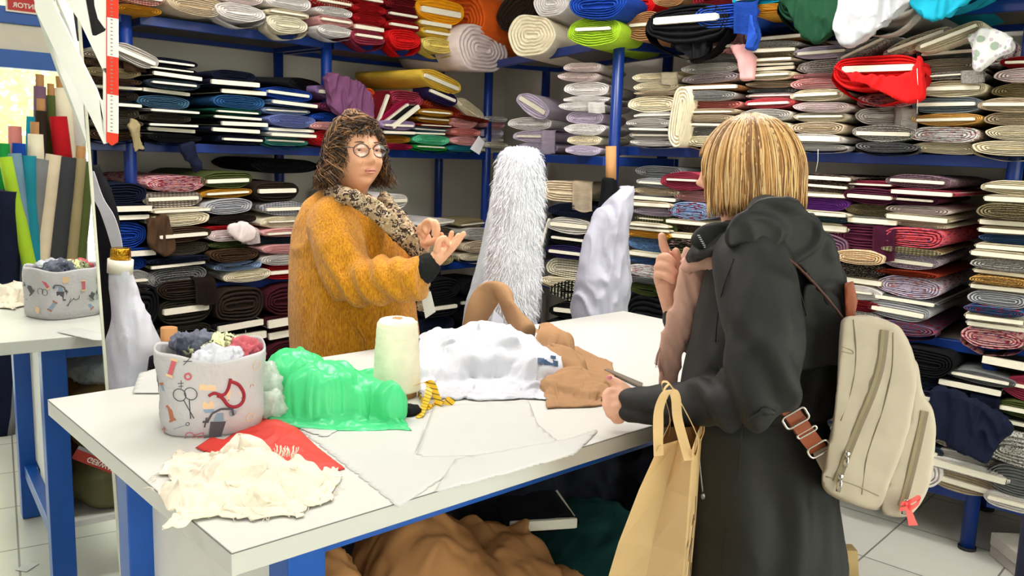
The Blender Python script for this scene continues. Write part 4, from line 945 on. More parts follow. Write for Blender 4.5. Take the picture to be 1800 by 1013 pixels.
def ribbon(bm, pts, w, side=None, th=.0008, n=5, mi=0):
    P = catmull(pts, n); rows = []
    for i, p in enumerate(P):
        d = (P[min(i + 1, len(P) - 1)] - P[max(i - 1, 0)]).normalized(); s = side(i / (len(P) - 1), p, d) if callable(side) else (Vector(side) if side else d.cross(V(0, 0, 1)))
        s = Vector(s).normalized(); nn = s.cross(d).normalized() * th / 2; ww = w(i / (len(P) - 1)) if callable(w) else w
        rows.append([bm.verts.new(p + s * ww / 2 + nn), bm.verts.new(p - s * ww / 2 + nn), bm.verts.new(p - s * ww / 2 - nn), bm.verts.new(p + s * ww / 2 - nn)])
    for a, b in zip(rows, rows[1:]):
        for k_ in range(4): f = bm.faces.new((a[k_], a[(k_ + 1) % 4], b[(k_ + 1) % 4], b[k_])); f.smooth = False; f.material_index = mi
    bm.faces.new(rows[0][::-1]).material_index = mi; bm.faces.new(rows[-1]).material_index = mi

M_white_cl = cloth_mat('white_shirt_cotton', '#c3c3cc', scale=1.5)
M_brown_cl = cloth_mat('brown_suit_cloth', '#a07a58', scale=1.5)
M_green_pl = base_mat('green_plastic_film', '#5fe3a2', .3, vary=.04, trans=.5, tcol='#b5ffd8', spec=.6)
M_muslin = cloth_mat('cream_muslin', '#ddd2c0', scale=1.5)
M_red_cl = base_mat('red_tissue', '#e23a30', .55, vary=.05, trans=.2)
M_paper = base_mat('white_pattern_paper', '#d9d8d5', .45, vary=.02, trans=.25)
def crease(p, seed):
    """flat facets meeting in sharp folds"""
    q = p + Vector((noise.noise(p * .6), noise.noise(p * .6 + Vector((4, 1, 7))), noise.noise(p * .6 + Vector((8, 2, 3))))) * .9; h = 0
    for i in range(4):
        d = CR[(seed * 4 + i) % len(CR)]; t_ = (q.dot(d) + i * .37) % 1.0; h += abs(t_ - .5) * 2 * (1 - .18 * i)
    return h / 2.92
rr_ = random.Random(99); CR = [Vector([rr_.uniform(-1, 1) for _ in range(3)]).normalized() * rr_.uniform(.7, 1.3) for _ in range(60)]
# green plastic bag, stuffed with cloth
def L3(px, py, z): return onz(px, py, z)
me = drape('green_plastic_bag', [(L3(520, 668, .945), (.07, .09, .07), 40), (L3(575, 684, .95), (.09, .07, .058), 30), (L3(635, 702, .93), (.07, .05, .045), 20), (L3(684, 712, .93), (.035, .045, .05), 40)],
 [L3(476, 752, .9), L3(722, 764, .9), L3(722, 662, .9), L3(455, 640, .9)], (78, 60), wave=.034, wf=8, seed=5, stiff=6, frames=22)
displace(me, lambda c_, n_: .007 * (crease(c_ * 9, 3) - .5) + .003 * (crease(c_ * 24, 5) - .5))
for v in me.vertices: v.co.z = max(v.co.z, TZ + .0012)
tag(link('plastic_bag', me, M_green_pl), 'crumpled bright green plastic bag beside the sewing basket', 'plastic bag')
me = lump([(L3(476, 690, .94), (.025, .04, .07), 30), (L3(492, 718, .915), (.05, .035, .02), 20), (L3(480, 712, .93), (.03, .03, .035), 0)], .005, .012, 20, 2, seed=5, sharp=2.6)
tag(link('plastic_bag', me, base_mat('clear_white_film', '#e6ebe4', .2, trans=.55, vary=.03)), 'small clear-white plastic bag between basket and green bag', 'plastic bag')
me = lump([(L3(713, 722, .908), (.035, .03, .014), 0), (L3(697, 715, .91), (.03, .03, .016), 0)], .004, .004, 25, 2, seed=8)
tag(link('cloth_scrap', me, cloth_mat('cloth_black', CN['black'])), 'small black cloth scrap poking out from under the green bag', 'cloth')
# crumpled white shirt
me = drape('white_shirt', [(L3(800, 625, .93), (.12, .15, .062), 43), (L3(870, 625, .93), (.13, .14, .066), 20), (L3(925, 640, .925), (.10, .11, .045), 30), (L3(765, 650, .915), (.07, .10, .03), 40), (L3(850, 605, .935), (.11, .07, .06), 30)],
 [L3(724, 702, .9), L3(988, 708, .9), L3(985, 580, .9), L3(735, 585, .9)], (86, 76), wave=.06, wf=6.5, seed=3, frames=20)
displace(me, lambda c_, n_: .007 * (crease(c_ * 6, 11) - .5) + .002 * (crease(c_ * 18, 12) - .5))
for v in me.vertices: v.co.z = max(v.co.z, TZ + .0006)
sh = tag(link('white_shirt', me, M_white_cl), 'crumpled white shirt with a navy neck label in the middle of the table', 'shirt')
def on_top(px, py, me):
    """first hit of the view ray with a mesh"""
    from mathutils.bvhtree import BVHTree
    t_ = BVHTree.FromPolygons([v.co for v in me.vertices], [p.vertices for p in me.polygons]); h = t_.ray_cast(CAM, ray(px, py).normalized()); return h[0], h[1]
bm = bmesh.new()
for x0, y0, x1, y1 in ((945, 629, 957, 639), (957, 632, 974, 642), (968, 625, 977, 630), (974, 634, 981, 644)):
    vs = []
    for x, y in ((x0, y0), (x1, y0 + 1), (x1, y1 + 1), (x0, y1)):
        h, n = on_top(x, y, me); h = h or L3(x, y, .93); vs.append(h + (CAM - h).normalized() * .004)
    prism(bm, vs, -(CAM - vs[0]).normalized(), .001)
lb = bm_obj('neck_label', bm, base_mat('navy_label', '#27415e', .7, vary=.15)); lb.parent = sh
# brown trousers / jacket heap
me = drape('brown_trousers', [(L3(960, 605, .925), (.05, .10, .055), 43), (L3(985, 640, .92), (.05, .09, .045), 30), (L3(1010, 675, .91), (.10, .08, .022), 40), (L3(1040, 690, .91), (.05, .06, .02), 0)],
 [L3(955, 722, .9), L3(1072, 716, .9), L3(1082, 640, .9), L3(922, 572, .9)], (66, 66), wave=.030, wf=7, seed=9, frames=20, thick=.003)
tag(link('brown_garment', me, M_brown_cl), 'folded brown garment held by the customer, right of the white shirt', 'garment')
bm = bmesh.new()
p = [ony(826, 592, 2.72), ony(842, 545, 2.73), ony(862, 516, 2.74), ony(884, 516, 2.72), ony(896, 545, 2.68), ony(912, 572, 2.62), ony(930, 588, 2.56)]
add_tube(bm, catmull(p, 5), [(.02 + .007 * math.sin(i * .5), .042 - .008 * math.cos(i * .4)) for i in range(31)], 14)
me2 = remesh(bm, .006, 2, 'sleeve'); displace(me2, lambda c_, n_: .006 * (crease(c_ * 8, 4) - .5))
tag(link('brown_garment', me2, M_brown_cl), 'arched tan-brown sleeve standing up behind the white shirt', 'garment')
bm = bmesh.new(); prism(bm, [ony(868, 545, 2.70), ony(886, 562, 2.69), ony(882, 575, 2.69), ony(864, 566, 2.70)], V(.1, -1, 0), .002)
tag(bm_obj('care_label', bm, base_mat('white_label', '#dfe3f0', .7)), 'small white care label on the arched brown sleeve', 'label')
bm = bmesh.new(); prism(bm, [L3(1062, 652, .904), L3(1068, 650, .904), L3(1130, 676, .904), L3(1126, 682, .904)], V(0, 0, 1), .004)
tag(bm_obj('wooden_ruler', bm, base_mat('dark_ruler', '#6b5f52', .5)), 'narrow dark ruler lying beyond the customer hand', 'ruler')
# muslin and red tissue
red = [(343, 790), (372, 770), (392, 776), (455, 737), (500, 742), (520, 752), (560, 790), (607, 826), (560, 836), (500, 830), (430, 820)]
tag(link('red_tissue', sheet([tp(*q_) for q_ in red], .012, .006, 3, 16, .02), M_red_cl), 'sheet of bright red tissue under the cream muslin', 'cloth')
me = drape('muslin', [(L3(430, 835, .918), (.07, .06, .040), 40), (L3(475, 850, .912), (.09, .06, .028), 20), (L3(375, 870, .905), (.09, .06, .02), 0), (L3(430, 800, .92), (.04, .04, .035), 0)],
 [L3(262, 930, .9), L3(560, 912, .9), L3(622, 826, .9), L3(300, 792, .9)], (84, 66), wave=.045, wf=17, seed=7, frames=22)
mu = tag(link('muslin_heap', me, M_muslin), 'heap of frayed cream muslin at the near left corner of the table', 'cloth')
bm = bmesh.new(); rnd = random.Random(4)
for i in range(26):
    px = 482 + i * 1.5 + rnd.uniform(-1, 1); py = 802 + rnd.uniform(-3, 3); a = L3(px, py, .945); b = L3(px + rnd.uniform(-4, 6), py - rnd.uniform(9, 20), .955)
    add_tube(bm, [a, (a + b) / 2 + V(.002, 0, .002), b], .0008, 4)
for i in range(60):
    th = rnd.uniform(0, 6.28); px = 430 + 160 * math.cos(th); py = 855 + 62 * math.sin(th); a = L3(px, py, .903); b = a + V(math.cos(th + 1), math.sin(th), 0) * rnd.uniform(.01, .04) ; b.z = TZ + .002
    add_tube(bm, [a, (a + b) / 2 + V(rnd.uniform(-.006, .006), .003, .002), b], .0006, 4)
fr_ = bm_obj('frayed_threads', bm, M_muslin); fr_.parent = mu; tag(fr_, kind='stuff')
# pattern papers
ppr = [([(527, 757), (572, 738), (700, 735), (765, 722), (728, 800), (850, 795), (700, 893)], 'white pattern paper whose corner reaches the front edge'),
       ([(762, 712), (930, 705), (945, 745), (1000, 790), (900, 800), (730, 803)], 'white pattern paper lying in the middle right of the table'),
       ([(800, 806), (1002, 770), (1060, 748), (1010, 800), (880, 836), (760, 868)], 'thin white paper along the front edge of the table'),
       ([(500, 742), (500, 705), (560, 745), (600, 752), (570, 770)], 'small piece of white paper under the green bag'),
       ([(232, 690), (245, 655), (300, 640), (290, 690)], 'cream paper left of the sewing basket')]
for i, (o_, lb_) in enumerate(ppr):
    tag(link('pattern_paper', sheet([tp(*q_, TZ + .001 * (i + 1)) for q_ in o_], .0012, .012, 20 + i, 6, .05, z0=TZ + .0007 * (i + 1), noise_amp=.0012, th=.0002), M_paper), lb_, 'paper', 'pattern papers on the table')
# thread cone
c0 = L3(697, 694, TZ); R0 = .058
rt = empty('thread_cone', c0, 'large cone of cream yarn standing behind the green bag', 'thread cone')
bm = bmesh.new(); prof = [(.046, .012), (R0, .016), (R0 + .001, .03), (.0565, .06), (.0545, .10), (.052, .14), (.0495, .175), (.045, .185), (.034, .190), (.014, .191)]
rings = []
P = catmull([V(r_, 0, z_) for r_, z_ in prof], 5)
for j, p in enumerate(P): rings.append([c0 + V(math.cos(a_) * (p.x + .0005 * math.sin(j * 2.2 + 3 * a_)), math.sin(a_) * (p.x + .0005 * math.sin(j * 2.2)), p.z + .0012 * math.sin(3 * a_ + j)) for a_ in [2 * math.pi * i / 40 for i in range(40)]])
add_rings(bm, rings); y = bm_obj('yarn', bm, cloth_mat('cream_yarn', '#ece6cf', scale=3)); bm = bmesh.new(); add_tube(bm, [c0 + V(0, 0, .0005), c0 + V(0, 0, .03), c0 + V(0, 0, .193)], [.05, .046, .012], 24)
tu = bm_obj('paper_cone', bm, M_kraft); adopt(rt, y, tu)
# tape measure
M_tape = bpy.data.materials.new('yellow_tape'); M_tape.use_nodes = True; t = NT(M_tape); b_ = t.n['Principled BSDF']; b_.inputs['Roughness'].default_value = .4
tc = t.new('ShaderNodeTexCoord'); wv = t.new('ShaderNodeTexWave', i_Scale=32.0); wv.bands_direction = 'DIAGONAL'; t.link(tc, 'Object', wv, 0); mr = t.new('ShaderNodeMapRange', i_1=.86, i_2=.95); t.link(wv, 'Fac', mr, 0)
mx = t.new('ShaderNodeMix', data_type='RGBA'); mx.inputs['A'].default_value = lin('#e8b714'); mx.inputs['B'].default_value = lin('#5a4a10'); t.link(mr, 0, mx, 'Factor'); t.link(mx, 'Result', b_, 'Base Color')
bm = bmesh.new()
ribbon(bm, [L3(712, 684, .93), L3(735, 676, .935), L3(755, 672, .935), L3(751, 700, .915), L3(744, 718, .908), L3(737, 735, .903)], .021, lambda t_, p, d: V(.85, .5, .25))
ribbon(bm, [L3(753, 674, .934), L3(762, 682, .930), L3(768, 700, .915), L3(775, 712, .906), L3(783, 704, .912), L3(797, 711, .904)], .021, lambda t_, p, d: V(.5, .3, .8))
ribbon(bm, [L3(770, 705, .903), L3(755, 716, .905), L3(742, 706, .903), L3(735, 694, .903)], .019, lambda t_, p, d: V(0, .2, 1) if t_ > .5 else V(.2, .9, .4))
tag(bm_obj('tape_measure', bm, M_tape), 'loosely coiled yellow tape measure beside the thread cone', 'tape measure')
bm = bmesh.new(); prism(bm, [L3(737, 672, .905), L3(757, 655, .925), L3(766, 668, .92), L3(744, 688, .905)], V(0, 0, 1), .0008)
tag(bm_obj('price_tag', bm, base_mat('tag_card', '#edeaf0', .6)), 'white swing tag lying against the white shirt by the tape', 'tag')
# sewing basket
bc = L3(374, 742, TZ); brot = R(20); BH = .165
rt = empty('sewing_basket', bc, 'round grey fabric basket printed with sewing motifs, red cord loop', 'basket', rz=0)
def bas(th, z, off=0.0):
    t_ = z / BH; e = .62 + .3 * t_; c_, s_ = math.cos(th), math.sin(th)
    r_ = (.100 + .010 * t_ + off) * (1.0 + .012 * math.sin(3 * th + 5 * t_) * t_)
    x = math.copysign(abs(c_) ** e, c_) * r_; y = math.copysign(abs(s_) ** e, s_) * r_; x += .004 * math.sin(9 * t_ + th); y += .003 * math.sin(7 * t_ + 2 * th)
    rim = .005 * math.sin(2 * th + 1.0) + .003 * math.sin(5 * th)
    p = Vector((x * math.cos(brot) - y * math.sin(brot), x * math.sin(brot) + y * math.cos(brot), z + rim * t_ ** 2))
    return bc + p
bm = bmesh.new(); NB = 64
rings = [[bas(2 * math.pi * i / NB, z, o_) for i in range(NB)] for z, o_ in ((0, -.006), (.006, 0), (.03, .001), (.06, .002), (.1, .0015), (.14, 0), (.162, .001), (.168, -.001), (.162, -.004), (.12, -.005), (.05, -.005), (.01, -.006))]
add_rings(bm, rings)
mo = [base_mat('basket_cloth', '#b9b5b8', .85, vary=.04, bump=.3), base_mat('print_brown', '#a8664a', .8), base_mat('print_dark', '#4c4a50', .8), base_mat('print_rose', '#bf5a64', .8), base_mat('print_blue', '#7f93a8', .8), base_mat('print_tan', '#d8b894', .8)]
def ang_of(px, py):   # direction on the basket wall seen at a photo pixel
    best = None
    for i in range(240):
        th = 2 * math.pi * i / 240
        for j in range(30):
            z = BH * j / 29; p = bas(th, z); 
            if (p - bc).dot(CAM - bc) <= 0: continue
            d = (p - CAM); uv = V(d.dot(RIGHT), d.dot(DOWN), 0) / d.dot(FW) * F_PX + V(900, 506.5, 0); e = (uv.x - px) ** 2 + (uv.y - py) ** 2
            if best is None or e < best[0]: best = (e, th, z)
    return best[1], best[2]
def motif(px, py, shapes, rot=0, s=1.0):
    s *= 1.22
    th0, z0 = ang_of(px, py); eps = .02; tx = (bas(th0 + eps, z0) - bas(th0 - eps, z0)).normalized(); tz = (bas(th0, z0 + .004) - bas(th0, z0 - .004)).normalized(); nn = tx.cross(tz).normalized()
    if nn.dot(CAM - bc) < 0: nn = -nn
    if tx.dot(RIGHT) < 0: tx = -tx
    c_ = bas(th0, z0) + nn * .0016; cr, sr_ = math.cos(R(rot)), math.sin(R(rot))
    for mi, pts in shapes:
        w = [c_ + tx * ((x * cr - y_ * sr_) * s) + tz * ((x * sr_ + y_ * cr) * s) for x, y_ in pts]
        if len(pts) > 2 and mi >= 0: prism(bm, w, nn, .0006, mi)
        else: pass
def line(pts, w, mi):
    out = []
    for (x0, y0), (x1, y1) in zip(pts, pts[1:]):
        dx, dy = x1 - x0, y1 - y0; l_ = math.hypot(dx, dy) or 1; nx_, ny_ = -dy / l_ * w / 2, dx / l_ * w / 2
        out.append((mi, [(x0 + nx_, y0 + ny_), (x1 + nx_, y1 + ny_), (x1 - nx_, y1 - ny_), (x0 - nx_, y0 - ny_)]))
    return out
def circ(cx, cy, r_, n=14): return [(cx + r_ * math.cos(2 * math.pi * i / n), cy + r_ * math.sin(2 * math.pi * i / n)) for i in range(n + 1)]
spool = lambda a_, b2: [(a_, [(-.007, .012), (.007, .012), (.007, .016), (-.007, .016)]), (a_, [(-.007, -.012), (.007, -.012), (.007, -.016), (-.007, -.016)]), (b2, [(-.0045, -.012), (.0045, -.012), (.0045, .012), (-.0045, .012)])]
sciss = line(circ(-.008, .014, .009), .0012, 2) + line(circ(.008, .014, .009), .0012, 2) + line([(-.004, .006), (.004, -.022)], .0014, 2) + line([(.004, .006), (-.001, -.022)], .0014, 2)
mach = [(2, [(-.014, -.022), (.016, -.022), (.016, -.018), (-.014, -.018)]), (2, [(-.008, -.018), (.008, -.018), (.01, .004), (-.01, .004)]), (4, [(-.007, .004), (.007, .004), (.004, .016), (-.004, .016)])] + line([(-.014, .004), (-.01, .016), (0, .022), (.014, .022), (.018, .012)], .003, 2) + line([(-.02, .004), (-.012, .004)], .003, 2) + line([(-.016, -.004), (-.016, .010)], .002, 2) + line(circ(.016, .016, .004), .0015, 4)
motif(289, 690, spool(1, 4), 12); motif(301, 728, spool(1, 1), 28); motif(303, 645, spool(5, 3), -8, 1.0); motif(330, 708, sciss, 10, 1.15); motif(384, 748, mach, -3, 1.25)
motif(368, 712, [(5, [(-.010, .002), (-.006, .010), (0, .004), (.005, .011), (.010, .003), (.008, -.004), (-.008, -.004)]), (4, [(-.009, -.005), (.009, -.005), (.006, -.011), (-.006, -.011)])], 0, 1.0)
motif(410, 695, [(5, circ(0, 0, .010)), (1, [(-.01, -.004), (.01, -.004), (.01, -.006), (-.01, -.006)])], 0, 1.2); motif(330, 661, line(circ(0, 0, .005), .003, 3)); motif(367, 681, [(5, [(-.014, -.004), (.014, -.004), (.012, .006), (-.012, .006)])], -6)
motif(340, 765, line(circ(-.006, 0, .007), .0014, 3) + line([(0, 0), (.016, .004), (.016, -.004), (.006, -.004)], .0014, 3), 6); motif(442, 684, line([(-.009, -.008), (0, .012), (.01, -.006), (-.009, -.008)], .0014, 1)); motif(438, 732, line(circ(0, 0, .007), .0016, 5)); motif(290, 755, line([(-.006, 0), (.006, .003)], .002, 1) + line([(0, -.006), (.002, .006)], .0015, 1)); motif(318, 676, line([(-.005, 0), (.005, .002)], .001, 2) + line([(-.004, -.005), (.004, -.003)], .001, 2) + line([(0, -.008), (.001, .006)], .001, 2)); motif(330, 638, line([(-.006, 0), (.008, .004)], .0012, 2) + line([(-.004, -.006), (.003, .008)], .0012, 2))
motif(318, 752, line([(-.012, -.003), (.008, .006)], .001, 4) + line(circ(.010, .008, .003), .001, 2)); motif(281, 664, line([(-.003, -.008), (.003, .006), (-.002, .002)], .0012, 2)); motif(279, 690, line([(-.002, -.004), (.002, .004)], .002, 1)); motif(450, 640, line(circ(0, 0, .009), .001, 5), 0, 1)
def motif_at(th0, z0, shapes, rot, sc):
    eps = .02; tx = (bas(th0 + eps, z0) - bas(th0 - eps, z0)).normalized(); tz = V(0, 0, 1); nn = tx.cross(tz).normalized()
    if nn.dot(bas(th0, z0) - bc) < 0: nn = -nn
    c_ = bas(th0, z0) + nn * .0016; cr, sr_ = math.cos(R(rot)), math.sin(R(rot))
    for mi, pts in shapes: prism(bm, [c_ + tx * ((x * cr - y_ * sr_) * sc) + tz * ((x * sr_ + y_ * cr) * sc) for x, y_ in pts], nn, .0006, mi)
for i in range(16):
    motif_at(R(20 + 11.5 * i), .03 + .115 * ((i * .618) % 1), [spool(1, 4), spool(5, 3), sciss, [(5, circ(0, 0, .010))], mach][i % 5], 40 * math.sin(i * 2.1), 1.15)
body = bm_obj('fabric_wall', bm, mo)
bm = bmesh.new(); cp = [(403, 665), (397, 690), (388, 693), (372, 695), (364, 692)]
def bpt(px, py, off=.004):
    th_, z_ = ang_of(px, py); p = bas(th_, z_); n_ = (p - bc); n_.z = 0; return p + n_.normalized() * off
loop = [bpt(*q_) for q_ in ((403, 665), (399, 682), (391, 694), (376, 693), (366, 696))]
add_tube(bm, catmull(loop, 5), .0032, 8)
loop = [bpt(*q_) for q_ in ((403, 668), (418, 675), (426, 692), (424, 708), (412, 716), (400, 710), (391, 697), (383, 693))]
add_tube(bm, catmull(loop, 5), .0035, 8)
kn = bm_obj('cord_loop', bm, base_mat('dark_red_cord', '#96182a', .7, bump=.5, bscale=400)); h0, z0_ = 0, 0
adopt(rt, body, kn)
def inb(dx, dy, z): return bc + V(dx, dy, z)
for i, (c_, r_, m_, lb_) in enumerate((
    (inb(-.045, .03, .160), (.052, .042, .034), cloth_mat('cloth_scrap_navy_check', '#3f4350', 'check', '#6e7080'), 'dark blue-grey checked scrap in the sewing basket'),
    (inb(.0, .03, .155), (.07, .045, .03), cloth_mat('cloth_scrap_lime', '#8f9170', 'leopard', '#d9dba8', c3='#3c3f2c'), 'yellow-green patterned scrap in the sewing basket'),
    (inb(.06, .02, .155), (.042, .04, .026), cloth_mat('cloth_rose_pink', '#c0606a'), 'rose pink scrap at the right inside the basket'),
    (inb(.03, -.055, .160), (.052, .04, .02), M_white_cl, 'white cloth spilling over the front rim of the basket'),
    (inb(-.02, -.03, .12), (.07, .06, .03), cloth_mat('cloth_oliveblack', CN['oliveblack']), 'dark olive scrap low inside the basket'))):
    me = lump([(c_, r_, 20 * i), (c_ + V(.012, .006, -.012), (r_[0] * .8, r_[1], r_[2]), 0)], .0035, .014, 22, 1, zmin=None, seed=30 + i, fine=.001)
    tag(link('cloth_scrap', me, m_), lb_, 'cloth', 'cloth scraps in the sewing basket')

# ------------------------------------------------------------------ tall rolls behind the table
def px_loft(rows, depth, flat=1.0, seg=36, name='m', zshift=0, dfn=None, power=1.0):
    """rows of (y, left x, right x) in the photo -> horizontal oval rings at a real depth"""
    bm = bmesh.new(); rings = []
    rr = catmull([V(r_[0], r_[1], r_[2]) for r_ in rows], 4)
    for r_ in rr:
        dd = depth if not dfn else dfn(r_.x)
        a = ony(r_.y, r_.x, dd); b = ony(r_.z, r_.x, dd); c_ = (a + b) / 2; hw = (b - a).length / 2; c_.z += 0
        ring = []
        for i in range(seg):
            t_ = 2 * math.pi * i / seg; cs, sn = math.cos(t_), math.sin(t_)
            ring.append(V(c_.x + math.copysign(abs(cs) ** power, cs) * hw, c_.y + math.copysign(abs(sn) ** power, sn) * hw * flat, c_.z))
        rings.append(ring)
    add_rings(bm, rings); return bm
def fold_disp(amp, kx=26, kz=5, seed=0, fine=.0):
    def f(co, n):
        if abs(n.z) > .8: return 0
        a = co.x * kx + co.y * kx * .6; p = Vector((a, co.z * kz, seed))
        return amp * (ridged(p, 1.8) - .5) + fine * noise.noise(co * 60)
    return f
def lower(rows, dep, y_extra=None):
    """extend the last row straight to the floor"""
    y, a, b = rows[-1]; mid = (a + b) / 2; zf = ony(mid, y, dep).z
    return rows
def draped_roll(name, rows, dep, mat, label, foot, amp=.006, seed=0, flat=.9, kids_fn=None, kx=26):
    """foot: (px left,px right at y_end) projected down to the floor"""
    yb = None
    for yy in range(int(rows[-1][0]), 2600, 4):
        if ony((foot[0] + foot[1]) / 2, yy, dep).z < .004: yb = yy - 4; break
    rws = rows + [(rows[-1][0] + (yb - rows[-1][0]) * .5, (rows[-1][1] + foot[0]) / 2, (rows[-1][2] + foot[1]) / 2), (yb, foot[0], foot[1])]
    bm = px_loft(rws, dep, flat); me = remesh(bm, .008, 2, name); displace(me, fold_disp(amp, seed=seed, kx=kx))
    for v in me.vertices: v.co.z = max(v.co.z, .002)
    base = ony((foot[0] + foot[1]) / 2, yb, dep); base.z = 0
    root = empty(name, base, label, 'fabric roll'); b_ = link('fabric', me, mat); ks = [b_]
    if kids_fn: ks += kids_fn()
    adopt(root, *ks); return root
M_wroll = cloth_mat('white_lining', '#c4c3ce', scale=1.2)
def gold():
    bm = bmesh.new(); a = ony(211, 480, 2.5); b = ony(212, 456, 2.5); add_tube(bm, [a, b], .036, 20); w = bm_obj('card_tube', bm, base_mat('cream_card', '#e6dfd0', .7))
    bm = bmesh.new(); c_ = ony(212, 436, 2.5); add_tube(bm, [b, b + (c_ - b) * .9, c_], [.029, .028, .026], 24); me = bm_obj('gold_foil_cap', bm, base_mat('gold_foil', '#c8962a', .22, metal=1.0, bump=1.0, bscale=60, bdist=.01)); return [w, me]
draped_roll('fabric_roll', [(468, 196, 229), (480, 194, 234), (520, 196, 242), (560, 198, 262), (600, 190, 278), (650, 186, 284), (690, 184, 292)], 2.5, M_wroll, 'white cloth roll with a gold-capped end beside the mirror', (190, 300), .009, 3, kids_fn=gold)
draped_roll('fabric_roll', [(290, 150, 172), (350, 162, 200), (430, 172, 212), (520, 174, 216), (680, 182, 230)], 2.78, cloth_mat('cloth_black', CN['black']), 'black cloth roll standing right against the mirror edge', (200, 250), .006, 5)
bm = bmesh.new(); ribbon(bm, [ony(160, 300, 2.62), ony(172, 345, 2.62), ony(188, 375, 2.62), ony(200, 410, 2.63), ony(208, 446, 2.64)], lambda t_: .018 + .026 * math.sin(t_ * 2.6), V(1, 0, -.25), .003)
tag(bm_obj('cloth_strip', bm, M_wroll), 'white cloth strip hanging down the black roll by the mirror', 'cloth')
def kraft2(px, y0, y1, dep, r_):
    def f():
        bm = bmesh.new(); add_tube(bm, [ony(px, y0, dep), ony(px, y1, dep)], r_, 20); return [bm_obj('card_tube', bm, M_kraft)]
    return f
draped_roll('fabric_roll', [(650, 283, 322), (690, 280, 325)], 2.62, cloth_mat('cloth_darkgrey', CN['darkgrey']), 'roll with a kraft card tube behind the sewing basket', (286, 330), .003, 7, kids_fn=kraft2(297, 660, 576, 2.62, .025))
draped_roll('fabric_roll', [(624, 264, 300), (640, 262, 306), (690, 258, 318)], 2.42, cloth_mat('cloth_black', CN['black']), 'short black roll with kraft core left of the sewing basket', (275, 320), .003, 8, kids_fn=kraft2(285, 640, 611, 2.42, .024))
# white fur roll
rows = [(258, 893, 935), (266, 884, 946), (300, 874, 955), (350, 868, 956), (400, 864, 952), (450, 858, 950), (500, 854, 948), (560, 838, 942)]
bm = px_loft(rows + [(900, 840, 930), (1030, 842, 928)], 3.12, .9); me = remesh(bm, .012, 3, 'fur'); displace(me, lambda c_, n_: .008 * noise.noise(c_ * 16))
for v in me.vertices: v.co.z = max(v.co.z, .002)
fb = ony(885, 900, 3.12); fb.z = 0
rt = empty('fur_roll', fb, 'tall roll of long-haired white faux fur behind the table', 'fabric roll'); core = link('backing', me, base_mat('fur_white', '#e9e9f0', .9, vary=.05))
bm = bmesh.new(); rnd = random.Random(77); me.update(); polys = [p for p in me.polygons if p.center.z > .75 and p.normal.dot(CAM - p.center) > -.2]
for i in range(12000):
    p = rnd.choice(polys); n_ = p.normal; L_ = rnd.uniform(.018, .036); d_ = (n_ * rnd.uniform(.15, .5) + V(rnd.uniform(-.4, .4), rnd.uniform(-.3, .3), -.8)).normalized() * L_
    c_ = p.center + Vector([rnd.uniform(-.006, .006) for _ in range(3)]); s_ = d_.cross(n_).normalized() * rnd.uniform(.0006, .0013)
    m1 = c_ + d_ * .5 + n_ * .004
    a, b, c2_, d2, e_ = bm.verts.new(c_ - s_), bm.verts.new(c_ + s_), bm.verts.new(m1 + s_), bm.verts.new(m1 - s_), bm.verts.new(c_ + d_)
    bm.faces.new((a, b, c2_, d2)); bm.faces.new((d2, c2_, e_))
me3 = bpy.data.meshes.new('fur'); bm.to_mesh(me3); bm.free(); fo = link('pile', me3, base_mat('fur_white', '#e9e9f0')); adopt(rt, core, fo)
draped_roll('fabric_roll', [(300, 872, 896), (400, 852, 884), (480, 834, 874), (570, 812, 858)], 3.30, cloth_mat('cloth_palegrey', '#b9bcc2'), 'pale grey roll leaning left of the white fur roll', (800, 850), .003, 9)
draped_roll('fabric_roll', [(327, 1088, 1112), (350, 1075, 1113), (372, 1050, 1112), (400, 1034, 1106), (440, 1024, 1103), (500, 1014, 1108), (556, 1004, 1100)], 3.55, cloth_mat('pale_lilac_lining', '#b4b3c3', scale=1.2), 'tall roll draped in pale lilac-white cloth at the table end', (1004, 1090), .020, 12, kx=17)
draped_roll('fabric_roll', [(312, 1058, 1084), (340, 1056, 1085), (400, 1048, 1078)], 3.85, cloth_mat('cloth_black', CN['black']), 'black roll with a bare kraft tube before the blue post', (1044, 1074), .004, 13, kids_fn=kraft2(1074, 330, 257, 3.85, .024))

# ------------------------------------------------------------------ goods under the table
def under(blobs, mat, name, label, cat='fabric bolt', seed=0, amp=.02, freq=6, zmin=.248):
    me = lump([(tb(u, v, z), r_, 42.8 + ro) for u, v, z, r_, ro in blobs], .012, amp, freq, 4, zmin=zmin, seed=seed, fine=.001, sharp=2.0)
    return tag(link(name, me, mat), label, cat)
M_camel = cloth_mat('camel_cloth', '#a9784c', scale=.8)
under([(.30, .33, .50, (.10, .22, .26), 0), (.32, .30, .40, (.11, .22, .18), 0)], M_camel, 'cloth_bundle', 'narrow camel-brown bundle under the table next to the leg', 'cloth', 3)
me = drape('cloth_bundle', [(tb(.62, .36, .42), (.16, .22, .24), 42.8), (tb(.85, .36, .36), (.16, .20, .20), 42.8), (tb(1.05, .36, .30), (.16, .20, .10), 42.8)],
 [tb(.38, .06, .25), tb(1.30, .10, .25), tb(1.25, .60, .25), tb(.42, .60, .25)], (70, 60), wave=.07, wf=6, seed=21, frames=20, thick=.004, zt=.248, amp=.02, freq=6)
tag(link('cloth_bundle', me, M_camel), 'large camel-brown cloth bundle sloping down under the table', 'cloth')
under([(1.25, .40, .36, (.22, .26, .14), 0), (1.2, .40, .30, (.26, .22, .08), 0)], cloth_mat('cloth_darkteal', '#0f3a38'), 'cloth_bundle', 'dark teal cloth under the black bolt below the table', 'cloth', 8, .012)
